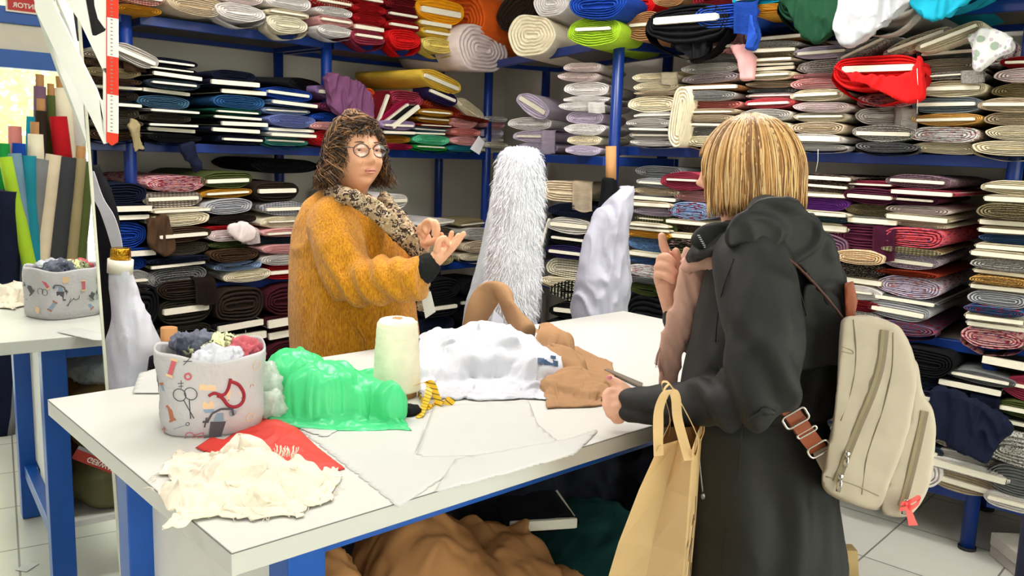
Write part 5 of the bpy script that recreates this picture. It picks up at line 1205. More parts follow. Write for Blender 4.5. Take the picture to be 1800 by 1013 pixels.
under([(1.60, .42, .50, (.22, .28, .30), 0), (1.45, .60, .55, (.25, .2, .28), 0), (1.15, .64, .5, (.2, .16, .28), 0)], cloth_mat('cloth_navyblack', '#0c0d18'), 'cloth_bundle', 'heap of black cloth in the dark under the table end', 'cloth', 11, .015)
p = onz(955, 925, .52); q_ = TB + TL * 1.02 + TW * .30
r = place_bolt('black', 't0', V(p.x, p.y, .50), math.atan2(TW.y, TW.x) - math.pi / 2 - R(30), .20, .05, .40, 'black bolt with pale card edge on the cloth under the table', 'bolts under the table')
# back side, seen in the mirror
under([(.34, .70, .34, (.14, .13, .11), 0)], cloth_mat('cloth_khakibag', '#6f6a48'), 'cloth_bundle', 'olive-khaki wrapped bundle under the table, seen in the mirror', 'cloth', 14, .008, 8)
under([(.34, .70, .56, (.14, .13, .13), 0)], cloth_mat('cloth_tanbag', '#93794c'), 'cloth_bundle', 'tan wrapped bundle above the khaki one, seen in the mirror', 'cloth', 16, .008, 8)
me = lump([(tb(.33, .71, .735), (.12, .12, .06), 42.8), (tb(.42, .70, .73), (.12, .11, .05), 42.8)], .008, .014, 12, 2, zmin=.66, seed=18)
tag(link('plastic_bag', me, base_mat('clear_grey_film', '#aeb3b6', .2, trans=.4)), 'crumpled clear plastic bag on top of the bundles, seen in the mirror', 'plastic bag')
lbm = frame(tb(.33, .80, .53), (-TL + V(0, 0, .32)), V(0, 0, 1), TW)
bandroot = empty('label_band', tb(.285, .84, .43), 'red label strip with white lettering on the bundle, seen in the mirror', 'label')
xa = (-TL * .85 + V(0, 0, .55)).normalized(); za = TW; ya = za.cross(xa)
lbm = frame(tb(.285, .842, .435), xa, ya, za)
bm = bmesh.new(); add_box(bm, (0, 0, 0), (.19, .034, .002), lbm); add_box(bm, (0, .022, -.0005), (.19, .012, .002), lbm, mi=1); a = bm_obj('strip', bm, [base_mat('label_red', '#b5352b', .5), base_mat('label_grey', '#9a9aa0', .5)])
b = text_mesh('lettering', 'GERWAY', .024, lbm @ Matrix.Rotation(math.pi, 4, 'Z') @ Matrix.Translation((0, 0, .0015)), base_mat('sign_white', '#efe9dc'), bold=True); adopt(bandroot, a, b)
bm = bmesh.new(); p = refl(onz(48, 998, 0)); add_box(bm, (p.x, p.y, .002), (.06, .045, .002), None); tag(bm_obj('paper_scrap', bm, M_paper), 'small white scrap on the floor tiles, seen in the mirror', 'paper')
# ------------------------------------------------------------------ people
M_skin1 = base_mat('skin_seller', '#dfa583', .5, vary=.05, scale=30, sss=.12, bump=.15, bscale=180, bdist=.002)
M_lip1 = base_mat('lips_seller', '#c47a6c', .4, vary=.05)
M_skin2 = base_mat('skin_customer', '#e0a98f', .5, vary=.05, scale=30, sss=.12, bump=.15, bscale=180, bdist=.002)
def g(x, z, cx, cz, sx, sz): return math.exp(-((x - cx) / sx) ** 2 - ((z - cz) / sz) ** 2)
def head_mesh(name, M, full=1.0, smile=0):
    """sculpted head, local: +y face, +z up, x to the person's left; about 0.23 m tall"""
    bm = bmesh.new(); NU, NV = 110, 84; rows = []
    for j in range(NV + 1):
        ph = math.pi * j / NV - math.pi / 2; row = []
        for i in range(NU):
            th = 2 * math.pi * i / NU; x, y, z = math.cos(ph) * math.sin(th), math.cos(ph) * math.cos(th), math.sin(ph)
            w = .076; d = .096; h = .118
            zz = z * h
            # jaw taper and fullness
            low = max(0, -z); jaw = 1 - .22 * low ** 1.6 * (1 if y > 0 else .55)
            px = x * w * jaw * (1 + .05 * full * g(0, zz, 0, -.045, 1, .03)); py = y * (d if y > 0 else d * 1.02) * (1 - .12 * low ** 2)
            if y < 0 and zz < -.03: py *= 1 - .35 * min(1, (-zz - .03) / .08)
            if y > 0:
                f = min(1, y * 1.6)
                py = py * .90 + .004 * f
                dy = 0
                dy += .026 * g(px, zz, 0, -.020, .0095, .012) + .017 * g(px, zz, 0, -.002, .0075, .020) + .010 * g(px, zz, 0, .012, .007, .018)
                dy += .010 * (g(px, zz, .0125, -.024, .007, .008) + g(px, zz, -.0125, -.024, .007, .008))
                dy += -.011 * (g(px, zz, .031, .012, .016, .011) + g(px, zz, -.031, .012, .016, .011))
                dy += .006 * (g(px, zz, .03, .030, .022, .008) + g(px, zz, -.03, .030, .022, .008)) + .003 * g(px, zz, 0, .03, .02, .01)
                dy += .007 * full * (g(px, zz, .040, -.022, .020, .020) + g(px, zz, -.040, -.022, .020, .020))
                dy += -.004 * (g(px, zz, .026, -.040, .008, .014) + g(px, zz, -.026, -.040, .008, .014))
                dy += .009 * g(px, zz, 0, -.052, .026, .013) + .005 * g(px, zz, 0, -.0475, .018, .0035) + .006 * g(px, zz, 0, -.059, .016, .0045) - .008 * g(px, zz, 0, -.053, .019, .0022)
                dy += -.005 * g(px, zz, 0, -.070, .02, .006) + .011 * g(px, zz, 0, -.088, .020, .016)
                py += dy * f
            row.append(bm.verts.new(M @ V(px, py, zz)))
        rows.append(row)
    for a, b in zip(rows, rows[1:]):
        for k_ in range(NU):
            f = bm.faces.new((a[k_], a[(k_ + 1) % NU], b[(k_ + 1) % NU], b[k_])); f.smooth = True
            c_ = M.inverted() @ f.calc_center_median()
            pass
    bmesh.ops.remove_doubles(bm, verts=bm.verts, dist=.0003)
    # ears
    for s_ in (-1, 1):
        for dz, r_ in ((.008, .016), (-.008, .012)):
            add_ell(bm, M @ V(s_ * .078, -.006, dz - .004), (.007, r_ * .75, r_), M.to_3x3(), 12)
    return bm
def eyes(M, parent_objs, iris='#4a3628'):
    for s_ in (-1, 1):
        bm = bmesh.new(); c_ = M @ V(s_ * .031, .0715, .012); add_ell(bm, c_, (.0125, .0105, .0085), M.to_3x3(), 20)
        dv = (M.to_3x3() @ V(0.05 * 0, 1, 0)).normalized(); add_ell(bm, c_ + dv * .0085, (.0052, .0034, .0052), M.to_3x3(), 14, 1)
        add_ell(bm, c_ + dv * .0105, (.0024, .0018, .0024), M.to_3x3(), 10, 2)
        parent_objs.append(bm_obj('eye', bm, [base_mat('eye_white', '#cfc4bb', .35), base_mat('iris', iris, .3), base_mat('pupil', '#050505', .1)]))
        bm = bmesh.new()   # lids
        for zo, r_ in ((.0062, .0040), (-.0060, .0030)):
            pts = [M @ V(s_ * .031 + x, .082 - 22 * x * x + (0.001 if zo > 0 else -.001), .012 + zo * (1 - (x / .0155) ** 2)) for x in [-.015 + .005 * k_ for k_ in range(7)]]
            add_tube(bm, pts, [.0012, r_ * .8, r_, r_, r_, r_ * .8, .0012], 8)
        parent_objs.append(bm_obj('eyelids', bm, M_skin1))
        bm = bmesh.new(); pts = [M @ V(s_ * .031 + x, .0905 - 14 * x * x, .034 + .002 * (1 - (x / .02) ** 2)) for x in [-.018 + .006 * k_ for k_ in range(7)]]
        add_tube(bm, pts, [.001, .002, .0026, .0026, .0024, .002, .0008], 6); parent_objs.append(bm_obj('eyebrow', bm, base_mat('eyebrow_brown', '#5a4232', .9)))
def strands(M, n, zend, spread, wav, seed, rad=(.0018, .0034), R0=(.084, .104, .124), part=0.0, cmat=2, drop=1.0, a0=-math.pi, a1=math.pi):
    bm = bmesh.new(); rnd = random.Random(seed)
    for i in range(n):
        al = rnd.uniform(a0, a1); ze = zend(al) + rnd.uniform(-.012, .010); lay = rnd.uniform(.93, 1.06)
        ph0 = rnd.uniform(.02, .35) if rnd.random() < .6 else rnd.uniform(.05, 1.2)
        pts = []; N = 12; wv_ = rnd.uniform(0, 6.28); wf = rnd.uniform(7, 12)
        for k_ in range(N):
            t_ = k_ / (N - 1)
            zc = math.cos(ph0) * R0[2]; 
            z = zc + (ze - zc) * t_ ** 1.15
            if z > 0: rr = math.sqrt(max(.02, 1 - (z / R0[2]) ** 2))
            else: rr = 1 + spread * min(1, -z / .1)
            rr *= lay
            a = al + wav * .35 * math.sin(wf * t_ + wv_) * t_ + part * (1 - t_)
            x, y = math.sin(a) * R0[0] * rr, math.cos(a) * R0[1] * rr
            k2 = 1 + wav * .10 * math.sin(wf * 1.3 * t_ + wv_ * 2) * t_
            pts.append(M @ V(x * k2, y * k2 - .004, z + wav * .006 * math.sin(wf * t_)))
        r_ = rnd.uniform(*rad); mi = rnd.randrange(cmat)
        add_tube(bm, pts, [(r_ * (.6 + .6 * math.sin(math.pi * min(1, .2 + k_ / (N - 1) * .75))), r_ * .55) for k_ in range(N - 1)] + [(.0004, .0004)], 5, mi=mi)
    return bm
def hand(name, chains, palms, voxel=.0032, mat=None):
    """chains: lists of (px, py, depth, radius); palms: (px,py,depth,(rx,ry,rz),rotation)"""
    bm = bmesh.new()
    for ch in chains:
        pts = [ony(c_[0], c_[1], c_[2]) for c_ in ch]; rr = [c_[3] for c_ in ch]
        P = catmull(pts, 3); RR = []
        for i in range(len(P)):
            t_ = i / 3; a = int(min(t_, len(rr) - 1)); b = min(a + 1, len(rr) - 1); RR.append(rr[a] + (rr[b] - rr[a]) * (t_ - a))
        add_tube(bm, P, RR, 10); add_ell(bm, P[-1], (RR[-1],) * 3, None, 10); add_ell(bm, P[0], (RR[0],) * 3, None, 10)
    for px, py, dd, r_, M_ in palms: add_ell(bm, ony(px, py, dd), r_, M_, 20)
    me = remesh(bm, voxel, 3, name); displace(me, lambda c_, n_: .0006 * noise.noise(c_ * 90))
    return link(name, me, mat)
def look(px, py, dep, ang, pitch=0, roll=0, s=1.0):
    c_ = ony(px, py, dep); y = V(math.cos(R(ang)), math.sin(R(ang)), 0); x = V(0, 0, 1).cross(y) * -1
    x = y.cross(V(0, 0, 1)); x = x.normalized()
    M_ = Matrix(((x.x, y.x, 0, c_.x), (x.y, y.y, 0, c_.y), (x.z, y.z, 1, c_.z), (0, 0, 0, 1)))
    return M_ @ Matrix.Rotation(R(pitch), 4, 'X') @ Matrix.Rotation(R(roll), 4, 'Y') @ Matrix.Scale(s, 4)
def garment(bm, voxel, smooth, folds, name):
    me = remesh(bm, voxel, smooth, name); displace(me, folds); return me
def cap(bm, pts, n=4):
    """tapered limb: list of (px,py,depth,radius)"""
    P = [ony(*p[:3]) for p in pts]; Q = catmull(P, n); rr = [p[3] for p in pts]; RR = []
    for i in range(len(Q)):
        t_ = i / n; a = int(min(t_, len(rr) - 1)); b = min(a + 1, len(rr) - 1); RR.append(rr[a] + (rr[b] - rr[a]) * (t_ - a))
    add_tube(bm, Q, RR, 20); add_ell(bm, Q[0], (RR[0],) * 3); add_ell(bm, Q[-1], (RR[-1],) * 3)

# ================================================================= seller
DS = 2.85
seller = empty('person', ony(628, 1040, DS) * 1, 'woman with short wavy brown hair, glasses and mustard cardigan, gesturing behind the table', 'person')
seller.location.z = 0
SK = []
def knit():
    m = bpy.data.materials.new('mustard_knit'); m.use_nodes = True; t = NT(m); b = t.n['Principled BSDF']; b.inputs['Roughness'].default_value = .9; b.inputs['Specular IOR Level'].default_value = .15
    b.inputs['Sheen Weight'].default_value = .25
    tc = t.new('ShaderNodeTexCoord'); mp = t.new('ShaderNodeMapping'); mp.inputs['Scale'].default_value = (230, 230, 60); t.link(tc, 'Object', mp, 0)
    n = t.new('ShaderNodeTexNoise', i_Scale=1.0, i_Detail=3.0, i_Distortion=.6); t.link(mp, 0, n, 0)
    mr = t.new('ShaderNodeMapRange', i_1=.35, i_2=.65); t.link(n, 'Fac', mr, 0)
    mx = t.new('ShaderNodeMix', data_type='RGBA'); mx.inputs['A'].default_value = lin('#b06c0c'); mx.inputs['B'].default_value = lin('#dc981f'); t.link(mr, 0, mx, 'Factor'); t.link(mx, 'Result', b, 'Base Color')
    bp = t.new('ShaderNodeBump', i_Strength=.9, i_Distance=.006); t.link(n, 'Fac', bp, 'Height'); t.link(bp, 'Normal', b, 'Normal'); return m
M_knit = knit()
# body (continuous skin figure): neck, trunk, arms, legs
bm = bmesh.new()
cap(bm, [(612, 350, 2.84, .055), (622, 320, 2.82, .052), (626, 300, 2.80, .050)])
cap(bm, [(618, 440, 2.85, .12), (622, 520, 2.85, .14), (624, 640, 2.85, .14), (624, 720, 2.85, .13)])
for px, dd in ((592, 2.80), (658, 2.90)): cap(bm, [(px, 730, dd, .085), (px + 4, 860, dd, .065), (px + 2, 960, dd, .050), (px, 1028, dd, .038)])
cap(bm, [(590, 400, 2.70, .05), (612, 500, 2.64, .045), (690, 492, 2.60, .038), (752, 470, 2.58, .027)])
cap(bm, [(672, 400, 3.0, .05), (706, 490, 2.94, .042), (738, 445, 2.74, .027)])
me = remesh(bm, .008, 3, 'body'); SK.append(link('body', me, M_skin1))
# cardigan
bm = px_loft([(334, 572, 622), (342, 553, 650), (362, 534, 678), (400, 519, 704), (440, 513, 716), (500, 511, 724), (560, 511, 733), (622, 514, 742), (700, 512, 744), (770, 516, 740)], DS, .88, 44)
cap(bm, [(583, 388, 2.72, .080), (596, 440, 2.66, .084), (618, 492, 2.62, .076), (670, 492, 2.59, .070), (716, 493, 2.575, .066)]); add_tube(bm, [ony(700, 493, 2.58), ony(742, 490, 2.565)], [.066, .068], 24)
cap(bm, [(676, 392, 3.0, .06), (708, 480, 2.96, .055), (728, 462, 2.86, .05)])
def cardf(co, n):
    p = co * 7; e = ony(650, 500, 2.6); d = (co - e).length
    a = .008 * (ridged(V(p.x, p.y, p.z * .6), 1.7) - .5)
    s_ = .012 * math.exp(-(d / .13) ** 2) * math.sin((co.x * .9 + co.z * .5) * 95 + 3 * noise.noise(co * 9))
    return a + s_
me = garment(bm, .008, 4, cardf, 'cardigan'); cd = link('cardigan', me, M_knit); SK.append(cd)
def on_mesh(px, py, me, off=.002):
    h, n = on_top(px, py, me); 
    return (h + n * off) if h else ony(px, py, 2.62)
bm = bmesh.new(); P = [on_mesh(x, y, me, .0) for x, y in ((618, 568), (627, 582), (637, 600), (638, 616))]
add_tube(bm, catmull(P, 4), .0045, 6); add_tube(bm, catmull([p + V(.010, -.003, .004) for p in P], 4), .003, 6); SK.append(bm_obj('pocket_edge', bm, M_knit))
bm = bmesh.new(); cap(bm, [(716, 489, 2.575, .045), (741, 476, 2.575, .043), (752, 468, 2.575, .038)]); me = remesh(bm, .004, 2); displace(me, lambda c_, n_: .003 * ridged(c_ * 40)); SK.append(link('black_cuff', me, cloth_mat('cuff_black', '#1b1d1d')))
# trousers, shoes
bm = px_loft([(690, 540, 715), (760, 545, 712), (800, 552, 704)], DS, .8, 30)
for px, dd in ((592, 2.80), (658, 2.90)): cap(bm, [(px, 770, dd, .105), (px + 4, 860, dd, .085), (px + 2, 960, dd, .07), (px, 1022, dd, .058)])
me = garment(bm, .01, 3, lambda c_, n_: .004 * ridged(c_ * 12), 'trousers'); SK.append(link('trousers', me, cloth_mat('trousers_black', '#15151a')))
for px, dd in ((592, 2.80), (658, 2.90)):
    bm = bmesh.new(); b0_ = ony(px, 1030, dd); add_ell(bm, V(b0_.x + .04, b0_.y - .03, .045), (.12, .05, .044), Matrix.Rotation(R(-35), 3, 'Z')); me = remesh(bm, .006, 1)
    for v in me.vertices: v.co.z = max(v.co.z, .001)
    SK.append(link('shoe', me, base_mat('shoe_black', '#121212', .4)))
# head
HS = look(624, 274, 2.80, -50, 5, 0, 1.03)
bm = head_mesh('head', HS, 2.4); SK.append(bm_obj('head', bm, [M_skin1, M_lip1])); eyes(HS, SK)
bm = bmesh.new(); lipb = bmesh.new(); add_tube(lipb, [HS @ V(x, .0985 - 12 * x * x, -.0490 + (.0012 if abs(x) < .008 and abs(x) > .002 else 0) - .10 * abs(x)) for x in (-.021, -.014, -.007, 0, .007, .014, .021)], [.0006, .0028, .0038, .0034, .0038, .0028, .0006], 8); add_tube(lipb, [HS @ V(x, .0980 - 12 * x * x, -.0575 + .12 * abs(x)) for x in (-.020, -.013, -.006, 0, .006, .013, .020)], [.0006, .0030, .0042, .0045, .0042, .0030, .0006], 8); SK.append(bm_obj('lips', lipb, M_lip1))
add_tube(bm, [HS @ V(-.019, .0905, -.0525), HS @ V(-.008, .0985, -.0515), HS @ V(.008, .0985, -.0515), HS @ V(.019, .0905, -.0525)], [.0006, .0022, .0022, .0006], 6); SK.append(bm_obj('mouth_line', bm, base_mat('mouth_dark', '#5a2420', .5)))
mh = [base_mat('hair_brown', '#432b17', .65, vary=.2, scale=40), base_mat('hair_brown_light', '#7d5630', .6, vary=.2, scale=40), base_mat('hair_brown_dark', '#231710', .7, vary=.1)]
def zs(al):
    a = abs(math.atan2(math.sin(al), math.cos(al)))
    return .108 if a < .95 else (.108 - (a - .95) / .3 * .18 if a < 1.25 else -.09)
bm = strands(HS, 1900, zs, .26, 1.3, 3, (.0011, .0026), (.090, .108, .130), .25, 3)
hb = bm_obj('hair', bm, mh); SK.append(hb)
bm = bmesh.new(); add_ell(bm, HS @ V(0, -.022, .016), (.086, .092, .112), HS.to_3x3(), 30); add_ell(bm, HS @ V(0, -.055, -.045), (.085, .055, .07), HS.to_3x3(), 24)
for v in bm.verts:
    q_ = HS.inverted() @ v.co
    if q_.y > .045 and q_.z < .085: q_.y = .045; v.co = HS @ q_
me = remesh(bm, .006, 3, 'hair_base'); displace(me, lambda c_, n_: .006 * noise.noise(c_ * 40)); SK.append(link('hair_base', me, mh[2]))
bm = strands(HS, 60, lambda a: .100, .0, 2.0, 8, (.002, .0036), (.090, .100, .136), .7, 2, a0=-.8, a1=.8); SK.append(bm_obj('fringe', bm, mh[:2]))
bm = bmesh.new(); rnd = random.Random(9)
for i in range(46):
    al = rnd.uniform(0, 6.28); r_ = rnd.uniform(0, .06); c_ = HS @ V(math.sin(al) * r_, math.cos(al) * r_ + .01, .128 - r_ * .35); a1 = rnd.uniform(0, 6.28)
    pts = [c_ + V(math.cos(a1 + k_ * .6) * .012 * k_ * .5, math.sin(a1 + k_ * .6) * .010 * k_ * .5, .006 * math.sin(k_ * 1.0)) for k_ in range(6)]
    add_tube(bm, pts, [.003, .0036, .0034, .003, .002, .0006], 5, mi=rnd.randrange(2))
SK.append(bm_obj('curls', bm, mh[:2]))
# glasses
bm = bmesh.new()
for s_ in (-1, 1):
    pts = [HS @ V(s_ * .0315 + .0235 * math.cos(a) * (1 + .06 * math.cos(2 * a)), .1005 - .35 * abs(s_ * .0315 + .0235 * math.cos(a)) ** 1.5 * 2, .010 + .0205 * math.sin(a)) for a in [2 * math.pi * k_ / 24 for k_ in range(24)]]
    add_tube(bm, pts, .0017, 6, closed=True)
    add_tube(bm, [HS @ V(s_ * .054, .088, .018), HS @ V(s_ * .074, .075, .02), HS @ V(s_ * .080, .03, .018), HS @ V(s_ * .080, -.01, .012)], .0018, 6)
add_tube(bm, [HS @ V(-.009, .101, .014), HS @ V(0, .104, .017), HS @ V(.009, .101, .014)], .0016, 6)
gf = bm_obj('glasses', bm, base_mat('spectacle_frame', '#3a3630', .3, spec=.6)); SK.append(gf)
ml = bpy.data.materials.new('lens'); ml.use_nodes = True; t = NT(ml); gl = t.new('ShaderNodeBsdfGlossy'); gl.inputs['Roughness'].default_value = .02; tr = t.new('ShaderNodeBsdfTransparent'); mx = t.new('ShaderNodeMixShader', i_0=.07)
t.link(tr, 0, mx, 1); t.link(gl, 0, mx, 2); t.link(mx, 0, t.n['Material Output'], 'Surface')
for s_ in (-1, 1):
    bm = bmesh.new(); add_ell(bm, HS @ V(s_ * .0315, .0975, .010), (.0225, .0012, .0195), HS.to_3x3(), 20); SK.append(bm_obj('lens', bm, ml))
bm = bmesh.new(); add_tube(bm, [HS @ V(.080 + .004 * math.sin(a), -.004 + .010 * math.cos(a), -.045 + .014 * math.sin(a)) for a in [2 * math.pi * k_ / 16 for k_ in range(16)]], .0011, 6, closed=True); SK.append(bm_obj('earring', bm, base_mat('silver', '#c9c9c9', .2, metal=1)))
# scarf
M_leo = cloth_mat('leopard_scarf', '#a98f70', 'leopard', '#3a2a22', 2.0, c3='#c9b8a2')
def flatchain(pts, w, th, voxel=.006, amp=.007, fr=30, smooth=2):
    bm = bmesh.new(); Q = catmull([ony(*p[:3]) for p in pts], 5); n_ = len(Q); ws = [p[3] for p in pts]
    RR = []
    for i in range(n_):
        t_ = i / 5; a = int(min(t_, len(ws) - 1)); b = min(a + 1, len(ws) - 1); RR.append(ws[a] + (ws[b] - ws[a]) * (t_ - a))
    add_tube(bm, Q, [(th * r_, w * r_) for r_ in RR], 16); me = remesh(bm, voxel, smooth); displace(me, lambda c_, n2: amp * (ridged(c_ * fr, 2.0) - .5)); return me
me = flatchain([(572, 336, 2.90, .8), (585, 338, 2.74, .9), (612, 346, 2.66, 1), (648, 362, 2.64, 1.1), (680, 385, 2.645, 1.2), (708, 412, 2.65, 1.3), (732, 438, 2.66, 1.1), (742, 470, 2.68, .9), (744, 510, 2.70, .7), (741, 545, 2.72, .5)], .026, .020, amp=.011, fr=22); SK.append(link('scarf', me, M_leo))
me = flatchain([(672, 345, 2.80, .8), (690, 372, 2.74, .9), (712, 398, 2.70, 1), (735, 425, 2.69, .8)], .03, .025); SK.append(link('scarf', me, M_leo))
bm = bmesh.new(); prism(bm, [ony(740, 520, 2.69), ony(757, 512, 2.69), ony(766, 548, 2.69), ony(748, 560, 2.69)], V(0, -1, 0), .0015); prism(bm, [ony(741, 516, 2.695), ony(752, 508, 2.695), ony(755, 520, 2.695), ony(744, 528, 2.695)], V(0, -1, 0), .001); SK.append(bm_obj('scarf_tag', bm, base_mat('tag_cream', '#e6e2d6', .7)))
# hands
r9 = .0095
SK.append(hand('hand', [
    [(756, 466, 2.58, .025), (770, 452, 2.575, .024)],
    [(783, 449, 2.57, .011), (799, 432, 2.56, .0105), (815, 411, 2.555, .0085)],
    [(782, 443, 2.585, .011), (796, 428, 2.58, .0105), (806, 414, 2.58, .0085)],
    [(780, 438, 2.60, .0105), (790, 424, 2.60, .0095), (794, 409, 2.60, .008)],
    [(774, 436, 2.61, .010), (778, 424, 2.615, .009), (776, 412, 2.615, .0075)],
    [(768, 440, 2.56, .012), (772, 424, 2.555, .0105), (782, 418, 2.56, .009), (786, 428, 2.565, .008)]],
    [(772, 450, 2.58, (.032, .018, .024), Matrix.Rotation(R(-35), 3, 'Y'))], mat=M_skin1))
SK.append(hand('hand', [
    [(738, 446, 2.70, .025), (745, 425, 2.66, .024)],
    [(742, 410, 2.65, .0105), (746, 393, 2.63, .0095), (757, 388, 2.61, .009), (763, 402, 2.60, .008), (762, 412, 2.60, .0075)],
    [(750, 408, 2.64, .0105), (758, 392, 2.62, .0095), (767, 392, 2.60, .009), (770, 406, 2.59, .008), (768, 416, 2.59, .0075)],
    [(738, 416, 2.67, .0105), (737, 402, 2.66, .0095), (744, 397, 2.64, .009), (750, 408, 2.62, .008)],
    [(736, 424, 2.68, .010), (734, 412, 2.67, .009), (740, 408, 2.65, .008), (745, 416, 2.64, .0075)],
    [(752, 428, 2.63, .012), (762, 424, 2.60, .0105), (770, 420, 2.59, .009)]],
    [(745, 423, 2.66, (.026, .018, .030), None)], mat=M_skin1))
adopt(seller, *SK)

# ================================================================= customer
DC = 1.78
cust = empty('person', V(.52, 1.72, 0), 'woman with blond bob in a black hooded coat, seen from behind at the right', 'person')
CK = []
M_coat = base_mat('black_raincoat', '#222223', .62, vary=.06, spec=.35, bump=.25, bscale=500, bdist=.001)
bm = bmesh.new()
cap(bm, [(1322, 440, 1.80, .055), (1312, 400, 1.82, .052), (1308, 350, 1.84, .05)])
cap(bm, [(1345, 500, DC, .085), (1345, 600, DC, .085), (1330, 760, DC, .085), (1330, 900, DC, .09)])
for px, dd in ((1290, 1.74), (1385, 1.84)): cap(bm, [(px, 900, dd, .07), (px, 1150, dd, .06), (px, 1350, dd, .045), (px, 1480, dd, .035)])
cap(bm, [(1330, 475, 1.66, .045), (1348, 680, 1.55, .038), (1180, 712, 1.72, .033), (1108, 710, 1.80, .027)])
cap(bm, [(1275, 450, 1.92, .05), (1238, 600, 1.98, .042), (1186, 540, 1.96, .026)])
me = remesh(bm, .009, 3, 'body'); mn = min(v.co.z for v in me.vertices); 
for v in me.vertices: v.co.z = max(v.co.z, .01)
CK.append(link('body', me, M_skin2))
bm = px_loft([(392, 1275, 1400), (412, 1262, 1425), (440, 1252, 1452), (500, 1240, 1478), (560, 1226, 1484), (640, 1208, 1478), (700, 1198, 1466), (735, 1196, 1452), (780, 1194, 1460), (860, 1194, 1466), (940, 1196, 1474), (1013, 1198, 1480), (1120, 1200, 1492), (1230, 1204, 1500)], DC, .80, 56, power=.88)
cap(bm, [(1322, 462, 1.66, .078), (1336, 540, 1.60, .074), (1346, 620, 1.56, .070), (1344, 686, 1.545, .064), (1285, 706, 1.60, .056), (1215, 712, 1.68, .050), (1150, 713, 1.75, .040), (1112, 713, 1.79, .037)])
cap(bm, [(1280, 455, 1.90, .07), (1246, 590, 1.96, .06), (1200, 560, 1.96, .045)])
def coatf(co, n):
    zz = co.z; a = 0
    p = V(co.x * 9 + co.y * 5, co.y * 9, zz * 3.2)
    a += .008 * (ridged(p, 1.6) - .5)
    e = ony(1330, 700, 1.56); d = (co - e).length
    a += .013 * math.exp(-(d / .12) ** 2) * math.sin((co.x * .8 + co.z * .7) * 75 + 4 * noise.noise(co * 7))
    zw = ony(1330, 722, DC).z; a -= .012 * math.exp(-((zz - zw) / .012) ** 2) * (1 if d > .1 else 0)
    if zz < zw: a += .006 * math.sin((co.x * 1.0 + co.y * .6) * 60 + 3 * noise.noise(co * 4)) * min(1, (zw - zz) * 6)
    return a
me_c = garment(bm, .0075, 4, coatf, 'coat'); CK.append(link('coat', me_c, M_coat))
def pillow(poly, dep, th, voxel=.006, smooth=10, name='m', folds=None, dfn=None):
    bm = bmesh.new(); pts = [ony(x, y, dep if not dfn else dfn(x, y)) for x, y in poly]
    a = [bm.verts.new(CAM + (p - CAM) * ((p.y - th / 2) / p.y)) for p in pts]; b = [bm.verts.new(CAM + (p - CAM) * ((p.y + th / 2) / p.y)) for p in pts]; n_ = len(a)
    bm.faces.new(a); bm.faces.new(b[::-1])
    for i in range(n_): bm.faces.new((a[i], b[i], b[(i + 1) % n_], a[(i + 1) % n_]))
    bmesh.ops.recalc_face_normals(bm, faces=bm.faces); bmesh.ops.triangulate(bm, faces=bm.faces)
    me = remesh(bm, voxel, smooth, name)
    if folds: displace(me, folds)
    return me
def pcurve(poly, n=5): return [(p.x, p.y) for p in catmull([V(x, y, 0) for x, y in poly], n, True)]
fd = lambda amp, fr, se=0: (lambda c_, n_: amp * (ridged(c_ * fr + V(se, 0, se)) - .5))
me = pillow(pcurve([(1280, 432), (1285, 392), (1330, 350), (1392, 352), (1438, 390), (1470, 432), (1490, 488), (1494, 545), (1484, 572), (1462, 548), (1428, 498), (1380, 455), (1325, 430)]), 1.665, .09, .006, 8, 'hood', fd(.012, 9), dfn=lambda x, y: 1.66 + .0002 * (x - 1380))
CK.append(link('hood', me, M_coat))
# shoulder cape (storm flap)
me = pillow(pcurve([(1418, 500), (1470, 520), (1486, 570), (1482, 634), (1460, 642), (1420, 650), (1392, 652), (1400, 600), (1410, 540)], 4), 1.66, .06, .005, 3, 'cape', fd(.004, 12))
CK.append(link('storm_flap', me, M_coat))
# stand collar
bm = bmesh.new(); pts = []
for k_ in range(28):
    a = 2 * math.pi * k_ / 28; pts.append(ony(1308 + 78 * math.cos(a), 410 - 26 * math.cos(a), 1.80 - .085 * math.sin(a)))
add_tube(bm, pts, [(.040, .016)] * 28, 12, closed=True)
me = remesh(bm, .005, 3, 'collar'); displace(me, fd(.006, 16, 3)); CK.append(link('collar', me, M_coat))
me = pillow(pcurve([(1216, 428), (1228, 402), (1262, 392), (1300, 400), (1296, 440), (1288, 466), (1252, 448)], 4), 1.76, .07, .004, 5, 'collar', fd(.004, 16)); CK.append(link('collar_front', me, M_coat))
bm = bmesh.new()
for i in range(11):
    p = on_mesh(1228 + i * 1.9, 414 + i * 3.4, me, .0006); add_box(bm, p, (.005, .002, .0016))
CK.append(bm_obj('reflective_print', bm, base_mat('zip_white', '#e9e9e6', .4)))
